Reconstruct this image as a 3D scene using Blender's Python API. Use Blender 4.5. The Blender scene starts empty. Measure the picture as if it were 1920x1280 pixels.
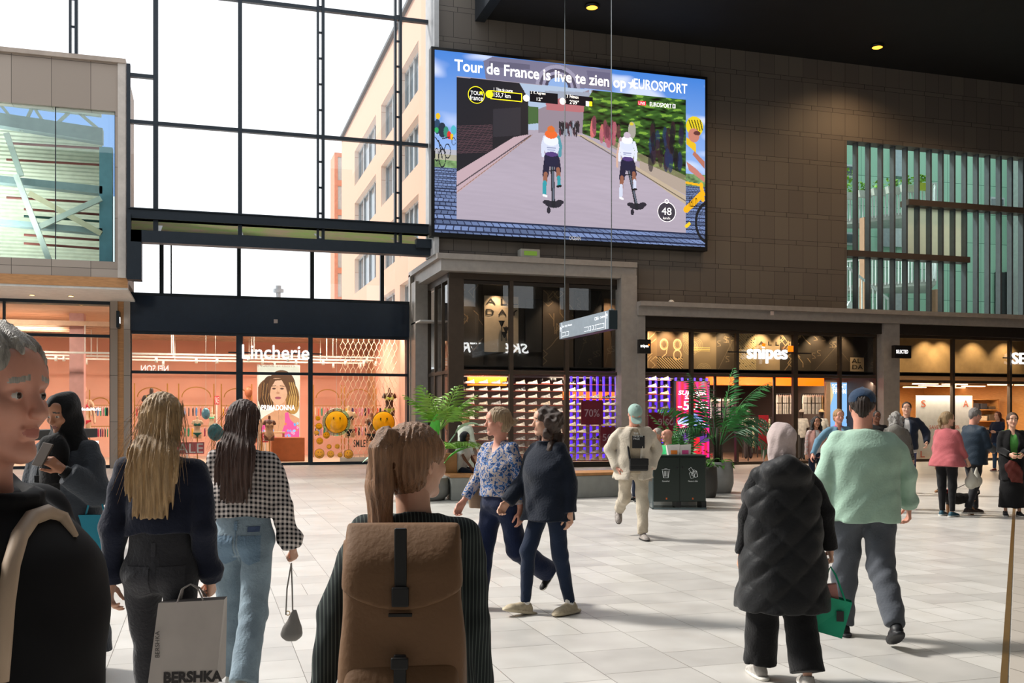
import bpy, bmesh, math, random
import numpy as np
from mathutils import Vector, Matrix, Euler
random.seed(7); RNG=np.random.RandomState(5)
SC=bpy.context.scene; COL=SC.collection
# ---------------- camera ----------------
FPX=1867.0; AZ=math.radians(17.2); CS,SN=math.cos(AZ),math.sin(AZ); CH=1.6; HOR=778.0
cam_d=bpy.data.cameras.new('camera'); cam=bpy.data.objects.new('camera',cam_d); COL.objects.link(cam)
cam_d.sensor_width=36; cam_d.lens=FPX*36/1920; cam_d.shift_y=(HOR-640)/1920; cam_d.clip_end=400
cam.location=(0,0,CH); cam.rotation_euler=(math.pi/2,0,-AZ); SC.camera=cam
SC.view_settings.view_transform='Standard'; SC.view_settings.look='None'; SC.view_settings.gamma=1; SC.view_settings.exposure=0.2
SC.view_settings.use_curve_mapping=False
SC.cycles.max_bounces=7; SC.cycles.diffuse_bounces=3; SC.cycles.glossy_bounces=3; SC.cycles.transparent_max_bounces=14
SC.cycles.caustics_reflective=False; SC.cycles.caustics_refractive=False; SC.cycles.sample_clamp_indirect=10
SC.cycles.use_denoising=True
# ---------------- sky and sun ----------------
W=bpy.data.worlds.new('sky'); SC.world=W; W.use_nodes=True
nt=W.node_tree; nt.nodes.clear()
_o=nt.nodes.new('ShaderNodeOutputWorld'); _b=nt.nodes.new('ShaderNodeBackground'); _tc=nt.nodes.new('ShaderNodeTexCoord')
_n=nt.nodes.new('ShaderNodeTexNoise'); _n.inputs['Scale'].default_value=2.0; _n.inputs['Detail'].default_value=4
_r=nt.nodes.new('ShaderNodeValToRGB'); _r.color_ramp.elements[0].color=(.86,.93,1,1); _r.color_ramp.elements[1].color=(1,1,1,1)
nt.links.new(_tc.outputs['Generated'],_n.inputs['Vector']); nt.links.new(_n.outputs['Fac'],_r.inputs['Fac'])
nt.links.new(_r.outputs['Color'],_b.inputs['Color']); _b.inputs['Strength'].default_value=1.4
nt.links.new(_b.outputs['Background'],_o.inputs['Surface'])
def light(name,kind,loc,energy,color=(1,1,1),size=1,size_y=None,rot=(0,0,0),spot=None,blend=.6):
    d=bpy.data.lights.new(name,kind); d.energy=energy; d.color=color
    if kind=='AREA':
        d.size=size
        if size_y: d.shape='RECTANGLE'; d.size_y=size_y
    elif kind=='SUN': d.angle=size
    else: d.shadow_soft_size=size
    if spot: d.spot_size=math.radians(spot); d.spot_blend=blend
    o=bpy.data.objects.new(name,d); COL.objects.link(o); o.location=loc; o.rotation_euler=rot
    return o
sun=light('sun','SUN',(-20,45,40),4.2,(1,.95,.88),.16); sun.rotation_euler=Vector((.60,-.42,-.68)).to_track_quat('-Z','Y').to_euler()
# ---------------- helpers ----------------
def P(px,py,Y):
    t=(px-960)/FPX; X=Y*(SN+t*CS)/(CS-t*SN); zc=X*SN+Y*CS
    return X,CH+(HOR-py)*zc/FPX
def PX(px,Y): return P(px,HOR,Y)[0]
def G(px,py):
    zc=CH*FPX/(py-HOR); xc=(px-960)/FPX*zc
    return (CS*xc+SN*zc, -SN*xc+CS*zc)
def D(px,ppm):
    zc=FPX/ppm; xc=(px-960)/FPX*zc
    return (CS*xc+SN*zc, -SN*xc+CS*zc)
def V(*a): return np.array(a,float)
def nrm(v): return v/(np.linalg.norm(v)+1e-12)
def lin(c):
    if isinstance(c,str):
        c=[int(c[i:i+2],16)/255 for i in (0,2,4)]
    return tuple((v/12.92 if v<=.04045 else ((v+.055)/1.055)**2.4) for v in c[:3])+(1,)
MC={}
def nd(nt,t,**kw):
    n=nt.nodes.new(t)
    for k,v in kw.items(): setattr(n,k,v)
    return n
def M(name,col='808080',rough=.55,metal=0,emit=0,var=.08,vs=6,bump=0,bs=40,spec=.4,ecol=None,coords='Object',stretch=(1,1,1),sheen=0,alpha=1):
    if name in MC: return MC[name]
    m=bpy.data.materials.new(name); m.use_nodes=True; MC[name]=m; nt=m.node_tree
    p=nt.nodes['Principled BSDF']; c=lin(col); L=nt.links.new
    p.inputs['Roughness'].default_value=rough; p.inputs['Metallic'].default_value=metal
    p.inputs['Specular IOR Level'].default_value=spec
    if sheen: p.inputs['Sheen Weight'].default_value=sheen
    tc=nd(nt,'ShaderNodeTexCoord'); mp=nd(nt,'ShaderNodeMapping'); mp.inputs['Scale'].default_value=stretch
    L(tc.outputs[coords],mp.inputs['Vector'])
    n=nd(nt,'ShaderNodeTexNoise'); n.inputs['Scale'].default_value=vs; n.inputs['Detail'].default_value=3; L(mp.outputs[0],n.inputs['Vector'])
    r=nd(nt,'ShaderNodeValToRGB')
    r.color_ramp.elements[0].position=.3; r.color_ramp.elements[1].position=.7
    r.color_ramp.elements[0].color=tuple(v*(1-var) for v in c[:3])+(1,)
    r.color_ramp.elements[1].color=tuple(min(1,v*(1+var)) for v in c[:3])+(1,)
    L(n.outputs['Fac'],r.inputs['Fac']); L(r.outputs['Color'],p.inputs['Base Color'])
    if emit:
        p.inputs['Emission Strength'].default_value=emit
        p.inputs['Emission Color'].default_value=lin(ecol or col)
    if bump:
        n2=nd(nt,'ShaderNodeTexNoise'); n2.inputs['Scale'].default_value=bs; n2.inputs['Detail'].default_value=2; L(mp.outputs[0],n2.inputs['Vector'])
        b=nd(nt,'ShaderNodeBump'); b.inputs['Strength'].default_value=bump; b.inputs['Distance'].default_value=.01
        L(n2.outputs['Fac'],b.inputs['Height']); L(b.outputs['Normal'],p.inputs['Normal'])
    if alpha<1: p.inputs['Alpha'].default_value=alpha
    return m
def Mglass(name,tint=(1,1,1),refl=1.0,rough=0.0):
    if name in MC: return MC[name]
    m=bpy.data.materials.new(name); m.use_nodes=True; MC[name]=m; nt=m.node_tree; nt.nodes.clear(); L=nt.links.new
    o=nd(nt,'ShaderNodeOutputMaterial'); mx=nd(nt,'ShaderNodeMixShader'); tr=nd(nt,'ShaderNodeBsdfTransparent'); gl=nd(nt,'ShaderNodeBsdfGlossy')
    tr.inputs['Color'].default_value=tuple(tint)+(1,); gl.inputs['Roughness'].default_value=rough
    lw=nd(nt,'ShaderNodeLayerWeight'); pw=nd(nt,'ShaderNodeMath',operation='POWER'); pw.inputs[1].default_value=5; L(lw.outputs['Facing'],pw.inputs[0])
    ml=nd(nt,'ShaderNodeMath',operation='MULTIPLY_ADD'); ml.inputs[1].default_value=.94; ml.inputs[2].default_value=.035; L(pw.outputs[0],ml.inputs[0])
    mu=nd(nt,'ShaderNodeMath',operation='MULTIPLY'); mu.inputs[1].default_value=refl
    lw.inputs['Blend'].default_value=.5; L(ml.outputs[0],mu.inputs[0]); L(mu.outputs[0],mx.inputs['Fac']); L(tr.outputs[0],mx.inputs[1]); L(gl.outputs[0],mx.inputs[2]); L(mx.outputs[0],o.inputs['Surface'])
    return m
def Mvc(name,emit=1.0,rough=.6,base=True):
    # flat picture on a print or a screen, colour attribute 'col'
    if name in MC: return MC[name]
    m=bpy.data.materials.new(name); m.use_nodes=True; MC[name]=m; nt=m.node_tree; L=nt.links.new
    p=nt.nodes['Principled BSDF']; a=nd(nt,'ShaderNodeVertexColor'); a.layer_name='col'
    p.inputs['Roughness'].default_value=rough
    if emit: p.inputs['Specular IOR Level'].default_value=.05
    if emit:
        p.inputs['Base Color'].default_value=(.02,.02,.02,1)
        L(a.outputs['Color'],p.inputs['Emission Color']); p.inputs['Emission Strength'].default_value=emit
    else: L(a.outputs['Color'],p.inputs['Base Color'])
    return m
def meta(o,label=None,cat=None,group=None,kind=None):
    if label: o['label']=label
    if cat: o['category']=cat
    if group: o['group']=group
    if kind: o['kind']=kind
    return o
def empty(name,loc=(0,0,0),rz=0,label=None,cat=None,group=None,kind=None):
    o=bpy.data.objects.new(name,None); COL.objects.link(o); o.location=loc; o.rotation_euler=(0,0,rz); o.empty_display_size=.1
    return meta(o,label,cat,group,kind)
class MB:
    def __init__(s): s.v=[]; s.f=[]; s.mi=[]; s.m=0
    def add(s,vs,fs):
        b=len(s.v); s.v+= [tuple(v) for v in vs]
        for f in fs: s.f.append(tuple(i+b for i in f)); s.mi.append(s.m)
        return s
    def box(s,x0,x1,y0,y1,z0,z1,R=None):
        vs=[(x,y,z) for z in (z0,z1) for y in (y0,y1) for x in (x0,x1)]
        if R is not None: vs=[tuple(R@Vector(v)) for v in vs]
        return s.add(vs,[(0,2,3,1),(4,5,7,6),(0,1,5,4),(2,6,7,3),(0,4,6,2),(1,3,7,5)])
    def beam(s,a,b,w,h=None,up=(0,0,1)):
        a=Vector(a); b=Vector(b); h=h or w; d=(b-a).normalized(); u=Vector(up)
        if abs(d.dot(u))>.98: u=Vector((0,1,0))
        r=d.cross(u).normalized()*w/2; u=r.cross(d).normalized()*h/2
        vs=[p+i*r+j*u for p in (a,b) for i,j in ((-1,-1),(1,-1),(1,1),(-1,1))]
        return s.add(vs,[(3,2,1,0),(4,5,6,7),(0,1,5,4),(1,2,6,5),(2,3,7,6),(3,0,4,7)])
    def tube(s,pts,r,n=8,cap=True):
        pts=[Vector(p) for p in pts]; rs=r if isinstance(r,(list,tuple)) else [r]*len(pts)
        b=len(s.v); ref=None
        for i,p in enumerate(pts):
            d=(pts[min(i+1,len(pts)-1)]-pts[max(i-1,0)]).normalized()
            if ref is None: ref=Vector((0,0,1)) if abs(d.z)<.9 else Vector((1,0,0))
            u=d.cross(ref).normalized(); w=u.cross(d).normalized(); ref=w.cross(u)*0+w if False else (u.cross(d)).normalized()
            for k in range(n):
                a=2*math.pi*k/n; q=p+(u*math.cos(a)+w*math.sin(a))*rs[i]; s.v.append(tuple(q))
        for i in range(len(pts)-1):
            for k in range(n):
                s.f.append((b+i*n+k,b+i*n+(k+1)%n,b+(i+1)*n+(k+1)%n,b+(i+1)*n+k)); s.mi.append(s.m)
        if cap:
            s.f.append(tuple(b+k for k in range(n))[::-1]); s.mi.append(s.m)
            s.f.append(tuple(b+(len(pts)-1)*n+k for k in range(n))); s.mi.append(s.m)
        return s
    def lathe(s,prof,c=(0,0,0),n=32,a0=0,a1=2*math.pi):
        b=len(s.v); full=abs(a1-a0-2*math.pi)<1e-6; m=n if full else n+1
        for (r,z) in prof:
            for k in range(m):
                a=a0+(a1-a0)*k/n; s.v.append((c[0]+r*math.cos(a),c[1]+r*math.sin(a),c[2]+z))
        for i in range(len(prof)-1):
            for k in range(n):
                k2=(k+1)%m
                s.f.append((b+i*m+k,b+i*m+k2,b+(i+1)*m+k2,b+(i+1)*m+k)); s.mi.append(s.m)
        return s
    def prism(s,pts,y0,y1,ax='y'):
        # outline pts (a,b) in the xz plane (ax y), extruded y0..y1
        n=len(pts)
        f=(lambda a,b,c:(a,c,b)) if ax=='y' else ((lambda a,b,c:(c,a,b)) if ax=='x' else (lambda a,b,c:(a,b,c)))
        vs=[f(a,b,y0) for a,b in pts]+[f(a,b,y1) for a,b in pts]
        fs=[tuple(range(n)),tuple(range(2*n-1,n-1,-1))]+[(i,i+n,(i+1)%n+n,(i+1)%n) for i in range(n)]
        return s.add(vs,fs)
    def build(s,name,mats,parent=None,smooth=False,loc=None,bevel=0):
        me=bpy.data.meshes.new(name); me.from_pydata(s.v,[],s.f)
        mats=mats if isinstance(mats,(list,tuple)) else [mats]
        for m in mats: me.materials.append(m)
        if len(mats)>1: me.polygons.foreach_set('material_index',s.mi)
        if smooth: me.polygons.foreach_set('use_smooth',[True]*len(me.polygons))
        me.update()
        bm=bmesh.new(); bm.from_mesh(me); bmesh.ops.recalc_face_normals(bm,faces=bm.faces)
        if bevel: bmesh.ops.bevel(bm,geom=bm.edges[:],offset=bevel,segments=2,affect='EDGES',profile=.5)
        bm.to_mesh(me); bm.free()
        o=bpy.data.objects.new(name,me); COL.objects.link(o)
        if loc is not None: o.location=loc
        if parent: o.parent=parent
        return o
def struct(o): o['kind']='structure'; return o
def copy_tree(o,parent=None):
    c=o.copy(); COL.objects.link(c); c.parent=parent
    for ch in list(o.children): copy_tree(ch,c)
    return c
TXD=[0]
def text(name,s,size,mat,parent=None,loc=(0,0,0),rot=(math.pi/2,0,0),ext=.01,sx=1,off=0,shear=0,align='CENTER',space=1.0,valign='BOTTOM_BASELINE',line=1.0):
    cu=bpy.data.curves.new(name,'FONT'); cu.body=s; cu.size=size; cu.extrude=ext; cu.align_x=align; cu.offset=off; cu.shear=shear
    cu.space_character=space; cu.space_line=line; cu.resolution_u=3; cu.align_y=valign
    t=bpy.data.objects.new(name,cu); COL.objects.link(t)
    dg=bpy.context.evaluated_depsgraph_get(); dg.update()
    me=bpy.data.meshes.new_from_object(t.evaluated_get(dg)); bpy.data.objects.remove(t); bpy.data.curves.remove(cu)
    me.materials.clear(); me.materials.append(mat); me.name=name
    o=bpy.data.objects.new(name,me); COL.objects.link(o); o.location=loc; o.rotation_euler=rot; o.scale=(sx,1,1)
    if parent: o.parent=parent
    return o
# ---- painted picture: numpy canvas -> grid of coloured faces ----
class Canvas:
    def __init__(s,w,h,nx,ny,bg):
        s.w,s.h,s.nx,s.ny=w,h,nx,ny
        xs=(np.arange(nx)+.5)/nx; ys=(np.arange(ny)+.5)/ny
        s.X,s.Y=np.meshgrid(xs*w,ys*h); s.C=np.zeros((ny,nx,3)); s.C[:]=lin(bg)[:3]
    def put(s,m,c,a=1.0):
        c=np.array(lin(c)[:3]) if not isinstance(c,np.ndarray) else c
        m=np.clip(m.astype(float),0,1)[...,None]*a; s.C=s.C*(1-m)+c*m; return s
    def poly(s,pts,c,a=1.0):
        ins=np.zeros(s.X.shape,bool); n=len(pts)
        for i in range(n):
            x1,y1=pts[i]; x2,y2=pts[(i+1)%n]
            if y1==y2: continue
            cr=((y1>s.Y)!=(y2>s.Y))&(s.X<(x2-x1)*(s.Y-y1)/(y2-y1)+x1); ins^=cr
        return s.put(ins,c,a)
    def rect(s,x0,y0,x1,y1,c,a=1.0): return s.put((s.X>=x0)&(s.X<x1)&(s.Y>=y0)&(s.Y<y1),c,a)
    def ell(s,cx,cy,rx,ry,c,a=1.0,rot=0,ring=0):
        X,Y=s.X-cx,s.Y-cy
        if rot: ca,sa=math.cos(rot),math.sin(rot); X,Y=X*ca+Y*sa,-X*sa+Y*ca
        q=np.sqrt((X/rx)**2+(Y/ry)**2); m=q<1
        if ring: m&=q>1-ring
        return s.put(m,c,a)
    def line(s,pts,wd,c,a=1.0):
        m=np.zeros(s.X.shape,bool)
        for (x1,y1),(x2,y2) in zip(pts[:-1],pts[1:]):
            dx,dy=x2-x1,y2-y1; L=dx*dx+dy*dy+1e-12
            t=np.clip(((s.X-x1)*dx+(s.Y-y1)*dy)/L,0,1); m|=((s.X-x1-t*dx)**2+(s.Y-y1-t*dy)**2)<(wd/2)**2
        return s.put(m,c,a)
    def noise(s,amp,fx=20,fy=20,mask=None,seed=0):
        r=np.random.RandomState(seed); N=np.zeros(s.X.shape)
        for k in range(5):
            a=r.uniform(-1,1,2); ph=r.uniform(0,6,3)
            N+=np.sin(s.X*fx*(1+k*.6)*a[0]*2+s.Y*fy*(1+k*.6)*a[1]*2+ph[0]+2*np.sin(s.Y*fy*.7+ph[1])+1.5*np.sin(s.X*fx*.6+ph[2]))/(1+k*.5)
        f=1+amp*N/2
        if mask is not None: f=np.where(mask,f,1)
        s.C=np.clip(s.C*f[...,None],0,1.2); return s
    def build(s,name,mat,parent,loc=(0,0,0),rot=(math.pi/2,0,0)):
        nx,ny=s.nx,s.ny; gx,gy=np.meshgrid(np.linspace(0,s.w,nx+1),np.linspace(0,s.h,ny+1))
        v=np.stack([gx,gy,np.zeros_like(gx)],-1).reshape(-1,3)
        i=np.arange(ny*nx); a=(i//nx)*(nx+1)+i%nx
        f=np.stack([a,a+1,a+nx+2,a+nx+1],-1)
        me=np_mesh(name,v,f); at=me.color_attributes.new('col','FLOAT_COLOR','CORNER')
        c=np.ones((ny*nx,4,4),np.float32); c[:,:,:3]=s.C.reshape(-1,1,3); at.data.foreach_set('color',c.ravel())
        me.materials.append(mat); o=bpy.data.objects.new(name,me); COL.objects.link(o); o.location=loc; o.rotation_euler=rot
        if parent: o.parent=parent
        return o
def np_mesh(name,v,f,smooth=False):
    me=bpy.data.meshes.new(name); me.vertices.add(len(v)); me.vertices.foreach_set('co',np.asarray(v,np.float32).ravel())
    n=len(f); me.loops.add(n*4); me.loops.foreach_set('vertex_index',np.asarray(f,np.int32).ravel())
    me.polygons.add(n); me.polygons.foreach_set('loop_start',np.arange(0,n*4,4,dtype=np.int32)); me.polygons.foreach_set('loop_total',np.full(n,4,np.int32))
    if smooth: me.polygons.foreach_set('use_smooth',np.ones(n,bool))
    me.update(calc_edges=True); return me
YL,YC,YW,YG=32.5,28.2,28.6,29.3
# ---------------- setting ----------------
def floor_mat():
    m=bpy.data.materials.new('floor_tiles'); m.use_nodes=True; nt=m.node_tree; L=nt.links.new; p=nt.nodes['Principled BSDF']
    def ma(op,a,b=None):
        n=nd(nt,'ShaderNodeMath',operation=op)
        for i,v in enumerate((a,b)):
            if v is None: continue
            if isinstance(v,(int,float)): n.inputs[i].default_value=v
            else: L(v,n.inputs[i])
        return n.outputs[0]
    tc=nd(nt,'ShaderNodeTexCoord'); sp=nd(nt,'ShaderNodeSeparateXYZ'); L(tc.outputs['Object'],sp.inputs[0])
    x=ma('DIVIDE',sp.outputs['X'],.59); col=ma('FLOOR',x); fx=ma('FRACT',x)
    w1=nd(nt,'ShaderNodeTexWhiteNoise',noise_dimensions='1D'); L(col,w1.inputs['W'])
    v=ma('DIVIDE',ma('ADD',sp.outputs['Y'],ma('MULTIPLY',w1.outputs['Value'],3)),1.05); cell=ma('FLOOR',v); fy=ma('FRACT',v)
    cx=nd(nt,'ShaderNodeCombineXYZ'); L(col,cx.inputs[0]); L(cell,cx.inputs[1])
    w2=nd(nt,'ShaderNodeTexWhiteNoise',noise_dimensions='3D'); L(cx.outputs[0],w2.inputs['Vector'])
    s=ma('ADD',ma('MULTIPLY',w2.outputs['Value'],.3),.35)
    half=ma('GREATER_THAN',fy,s)
    cx2=nd(nt,'ShaderNodeCombineXYZ'); L(col,cx2.inputs[0]); L(cell,cx2.inputs[1]); L(half,cx2.inputs[2])
    w3=nd(nt,'ShaderNodeTexWhiteNoise',noise_dimensions='3D'); L(cx2.outputs[0],w3.inputs['Vector'])
    # some tiles are cut once more along their length
    cut=ma('MULTIPLY',ma('LESS_THAN',ma('ABSOLUTE',ma('SUBTRACT',fx,.5)),.004),ma('GREATER_THAN',w3.outputs['Value'],.72))
    j=ma('MAXIMUM',ma('LESS_THAN',fx,.007),ma('LESS_THAN',ma('ABSOLUTE',ma('SUBTRACT',fy,s)),.0025))
    j=ma('MAXIMUM',j,ma('LESS_THAN',fy,.004)); j=ma('MAXIMUM',j,cut)
    r=nd(nt,'ShaderNodeValToRGB'); r.color_ramp.elements[0].color=lin('b6b3ae'); r.color_ramp.elements[1].color=lin('c9c6c0'); L(w3.outputs['Value'],r.inputs['Fac'])
    n=nd(nt,'ShaderNodeTexNoise'); n.inputs['Scale'].default_value=2.5; n.inputs['Detail'].default_value=6; L(tc.outputs['Object'],n.inputs['Vector'])
    mx=nd(nt,'ShaderNodeMix',data_type='RGBA',blend_type='OVERLAY'); mx.inputs['Factor'].default_value=.25; L(r.outputs['Color'],mx.inputs[6]); L(n.outputs['Fac'],mx.inputs[7])
    m2=nd(nt,'ShaderNodeMix',data_type='RGBA'); L(j,m2.inputs['Factor']); L(mx.outputs[2],m2.inputs[6]); m2.inputs[7].default_value=lin('5a544c')
    L(m2.outputs[2],p.inputs['Base Color']); p.inputs['Specular IOR Level'].default_value=.5
    rr=ma('ADD',ma('MULTIPLY',n.outputs['Fac'],.18),.26); L(rr,p.inputs['Roughness'])
    return m
def wall_mat(name,c1,c2,cj,pitch=.9,nar=.17,tw=.54):
    m=bpy.data.materials.new(name); m.use_nodes=True; nt=m.node_tree; L=nt.links.new; p=nt.nodes['Principled BSDF']
    def ma(op,a,b=None):
        n=nd(nt,'ShaderNodeMath',operation=op)
        for i,v in enumerate((a,b)):
            if v is None: continue
            if isinstance(v,(int,float)): n.inputs[i].default_value=v
            else: L(v,n.inputs[i])
        return n.outputs[0]
    tc=nd(nt,'ShaderNodeTexCoord'); sp=nd(nt,'ShaderNodeSeparateXYZ'); L(tc.outputs['Object'],sp.inputs[0])
    xy=ma('ADD',sp.outputs['X'],sp.outputs['Y'])
    z=ma('DIVIDE',sp.outputs['Z'],pitch); row=ma('FLOOR',z); fz=ma('FRACT',z); isn=ma('LESS_THAN',fz,nar)
    off=ma('MULTIPLY',isn,ma('MULTIPLY',row,.37))
    xt=ma('DIVIDE',ma('ADD',xy,off),tw); xn=ma('DIVIDE',ma('ADD',xy,off),tw*1.5)
    xs=ma('ADD',ma('MULTIPLY',ma('SUBTRACT',1.0,isn),xt),ma('MULTIPLY',isn,xn)); fx=ma('FRACT',xs); ix=ma('FLOOR',xs)
    j=ma('MAXIMUM',ma('LESS_THAN',fx,.022),ma('LESS_THAN',fz,.013)); j=ma('MAXIMUM',j,ma('LESS_THAN',ma('ABSOLUTE',ma('SUBTRACT',fz,nar)),.007))
    cx=nd(nt,'ShaderNodeCombineXYZ'); L(ix,cx.inputs[0]); L(row,cx.inputs[1]); L(isn,cx.inputs[2])
    w=nd(nt,'ShaderNodeTexWhiteNoise',noise_dimensions='3D'); L(cx.outputs[0],w.inputs['Vector'])
    r=nd(nt,'ShaderNodeValToRGB'); r.color_ramp.elements[0].color=lin(c1); r.color_ramp.elements[1].color=lin(c2); L(w.outputs['Value'],r.inputs['Fac'])
    m2=nd(nt,'ShaderNodeMix',data_type='RGBA'); L(j,m2.inputs['Factor']); L(r.outputs['Color'],m2.inputs[6]); m2.inputs[7].default_value=lin(cj)
    L(m2.outputs[2],p.inputs['Base Color']); p.inputs['Roughness'].default_value=.6
    n=nd(nt,'ShaderNodeTexNoise'); n.inputs['Scale'].default_value=30; L(tc.outputs['Object'],n.inputs['Vector'])
    b=nd(nt,'ShaderNodeBump'); b.inputs['Strength'].default_value=.15; b.inputs['Distance'].default_value=.01; L(n.outputs['Fac'],b.inputs['Height']); L(b.outputs['Normal'],p.inputs['Normal'])
    return m
mfloor=floor_mat()
struct(MB().box(-40,70,-16,60,-.2,0).build('floor',mfloor))
m_wall=wall_mat('dark_wall_tiles','5c554f','655e56','1c1917')
m_dark=M('dark_steel','232b33',.4,.3); m_navy=M('dark_blue_fascia','1b2838',.18,.2,spec=.6)
m_frame=M('grey_portal_metal','9a948e',.45,.2); m_brown=M('bronze_metal','43382e',.45,.3); m_brownd=M('dark_bronze','2b241e',.5,.3)
m_glass=Mglass('shop_glass',(.97,.985,.98),1.1); m_glassr=Mglass('atrium_glass',(1,1,1),1.0)
m_stone=M('beige_stone','a3958a',.6,var=.14,vs=3); m_wood=M('oak_board','b07f52',.5,var=.18,vs=5,stretch=(1,1,12)); m_white=M('white_paint','c9c5c0',.6)
Xa=6.56; Xn=PX(1588,YW)
zwt=P(1588,263,YW)[1]; zwb=5.14
# upper dark wall with the louvred opening, one wall
w=MB(); w.box(Xa,Xn,YW,YW+.5,6.25,18); w.box(PX(1195,YC)-.1,Xn,YW,YW+.5,5.05,6.25); w.box(Xn,46,YW,YW+.5,zwt,18); w.box(29.0,46,YW,YW+.5,0,zwt); w.box(PX(1195,YC),29.0,YW+.02,YW+.5,5.0,zwb)
struct(w.build('wall_upper',m_wall))
struct(MB().box(Xa-.14,Xa,YW-.2,YW+1,6.3,18).build('trim_1',M('pale_trim','a8a9ab',.5)))
# hall ceiling, near black, its left edge runs away from the camera
m_ceil=M('black_ceiling','0b0c0f',.75,var=.3,vs=1.5)
c=MB(); c.box(8.0,60,-15.5,YW,13.4,13.7); struct(c.build('ceiling',m_ceil))
struct(MB().box(-40,7.7,-15.5,4.5,14.6,14.9).build('ceiling_rear',m_ceil))  # added slab out of view, keeps sky light off the foreground backs
struct(MB().box(7.7,8.0,-15.5,YW,13.3,14.6).build('trim_2',m_dark))
# walls behind and beside the camera
wb_=MB(); wb_.box(-40,60,-16,-15.5,0,9.8); wb_.box(-40,60,-16,-15.5,12.2,17)
for i in range(22): wb_.box(-40+i*4.6,-40+i*4.6+2.0,-16,-15.5,9.8,12.2)
struct(wb_.build('wall_back',M('grey_render','6a6662',.8)))
struct(MB().box(46,46.3,-15.5,YW,0,18).build('wall_right',M('dark_render','4a4540',.8)))
struct(MB().box(-30.3,-30,-15.5,29,0,6.5).build('wall_left',M('grey_render','6a6662',.8)))
# ---- left stone box with big window ----
xb=-16.0; xe=PX(236,YG); xo=PX(216,YG); ztop=P(200,117,YG)[1]; zwt2=P(200,207,YG)[1]; zwb2=P(200,490,YG)[1]; zbb=P(200,520,YG)[1]; zsf=5.1
w=MB(); w.box(xb,xe,YG,YG+.4,zwt2,ztop); w.box(xb,xe,YG,YG+.4,zbb,zwb2); w.box(xo,xe,YG,YG+.4,zwb2,zwt2); w.box(xe-.3,xe,YG+.4,YL+.1,zbb,ztop)
def stone_panels():
    m=M('stone_panels','a3958a',.6,var=.12,vs=3); nt=m.node_tree; p=nt.nodes['Principled BSDF']; L=nt.links.new
    tc=nd(nt,'ShaderNodeTexCoord'); mp=nd(nt,'ShaderNodeMapping'); mp.inputs['Rotation'].default_value=(math.pi/2,0,0); L(tc.outputs['Object'],mp.inputs[0])
    b=nd(nt,'ShaderNodeTexBrick'); b.inputs['Scale'].default_value=1; b.inputs['Brick Width'].default_value=.98; b.inputs['Row Height'].default_value=1.4; b.offset=0
    b.inputs['Mortar Size'].default_value=.008; b.inputs['Color1'].default_value=lin('a3968b'); b.inputs['Color2'].default_value=lin('93867b'); b.inputs['Mortar'].default_value=lin('5a5049')
    L(mp.outputs[0],b.inputs['Vector']); L(b.outputs['Color'],p.inputs['Base Color']); return m
struct(w.build('wall_left_upper',stone_panels()))
struct(MB().box(PX(221,YG),xe,YG-.06,YG,zbb,ztop).build('trim_3',M('pale_stone_trim','bdb4ac',.5)))
struct(MB().box(xb,xe,YG-.1,YG+.5,ztop,ztop+.12).build('trim_4',m_stone))
w=empty('window_1',kind='structure'); 
MB().box(xb,xo,YG+.1,YG+.13,zwb2,zwt2).build('pane',Mglass('tinted_glass',(.85,.95,.95),1.4),w)
fr=MB(); fr.box(xo-.02,xo,YG+.06,YG+.16,zwb2,zwt2); fr.box(PX(103,YG)-.01,PX(103,YG)+.01,YG+.08,YG+.15,zwb2,zwt2); fr.build('window_frame',m_dark,w)
# hall seen behind that window: ribbed sloping soffit, truss, pipes
hr=empty('steel_roof_structure',(0,0,0),0,'white corrugated steel roof with truss and pipes behind the big upper left window','roof structure')
mt=M('cream_steel','e0decb',.5); rb=MB(); Yh=YG+2.6
z0,z1=zwb2-.4,P(150,262,Yh)[1]+.3; xr=PX(190,Yh)
n=46
for i in range(n):
    za=z0+(z1-z0)*i/n; ya=Yh+3.0*(1-i/n); zb=z0+(z1-z0)*(i+1)/n; yb=Yh+3.0*(1-(i+1)/n)
    zm=(za+zb)/2; ym=(ya+yb)/2
    rb.add([(xb,ya,za),(xr,ya,za),(xr,ym+.05,zm),(xb,ym+.05,zm)],[(0,1,2,3)]); rb.add([(xb,ym+.05,zm),(xr,ym+.05,zm),(xr,yb,zb),(xb,yb,zb)],[(0,1,2,3)])
rb.build('corrugated_deck',mt,hr)
for k,(py,c) in enumerate(((272,'7d3b34'),(303,'7d3b34'),(345,'7d3b34'),(374,'7d3b34'),(396,'7d3b34'),(409,'20443c'),(424,'7d3b34'),(444,'7d3b34'),(460,'7d3b34'))):
    xs=P(45 if k>3 else 12,py-4,Yh-.5); xe_=P(186,py+6,Yh-.5); MB().tube([(xs[0],Yh-.5,xs[1]),(xe_[0],Yh-.5,xe_[1])],.035).build('pipe',M('pipe'+c,c,.5),hr)
for (a,b,wd,c) in (((30,328),(92,487),.16,'e4e4da'),((12,250),(40,330),.14,'c4c9c0'),((75,425),(190,372),.12,'c9cbc0'),((55,362),(190,438),.1,'d9c9a8')):
    A=P(a[0],a[1],Yh-.8); B=P(b[0],b[1],Yh-.8); MB().beam((A[0],Yh-.8,A[1]),(B[0],Yh-.8,B[1]),wd,.15).build('brace',M('steel'+c,c,.5),hr)
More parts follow.
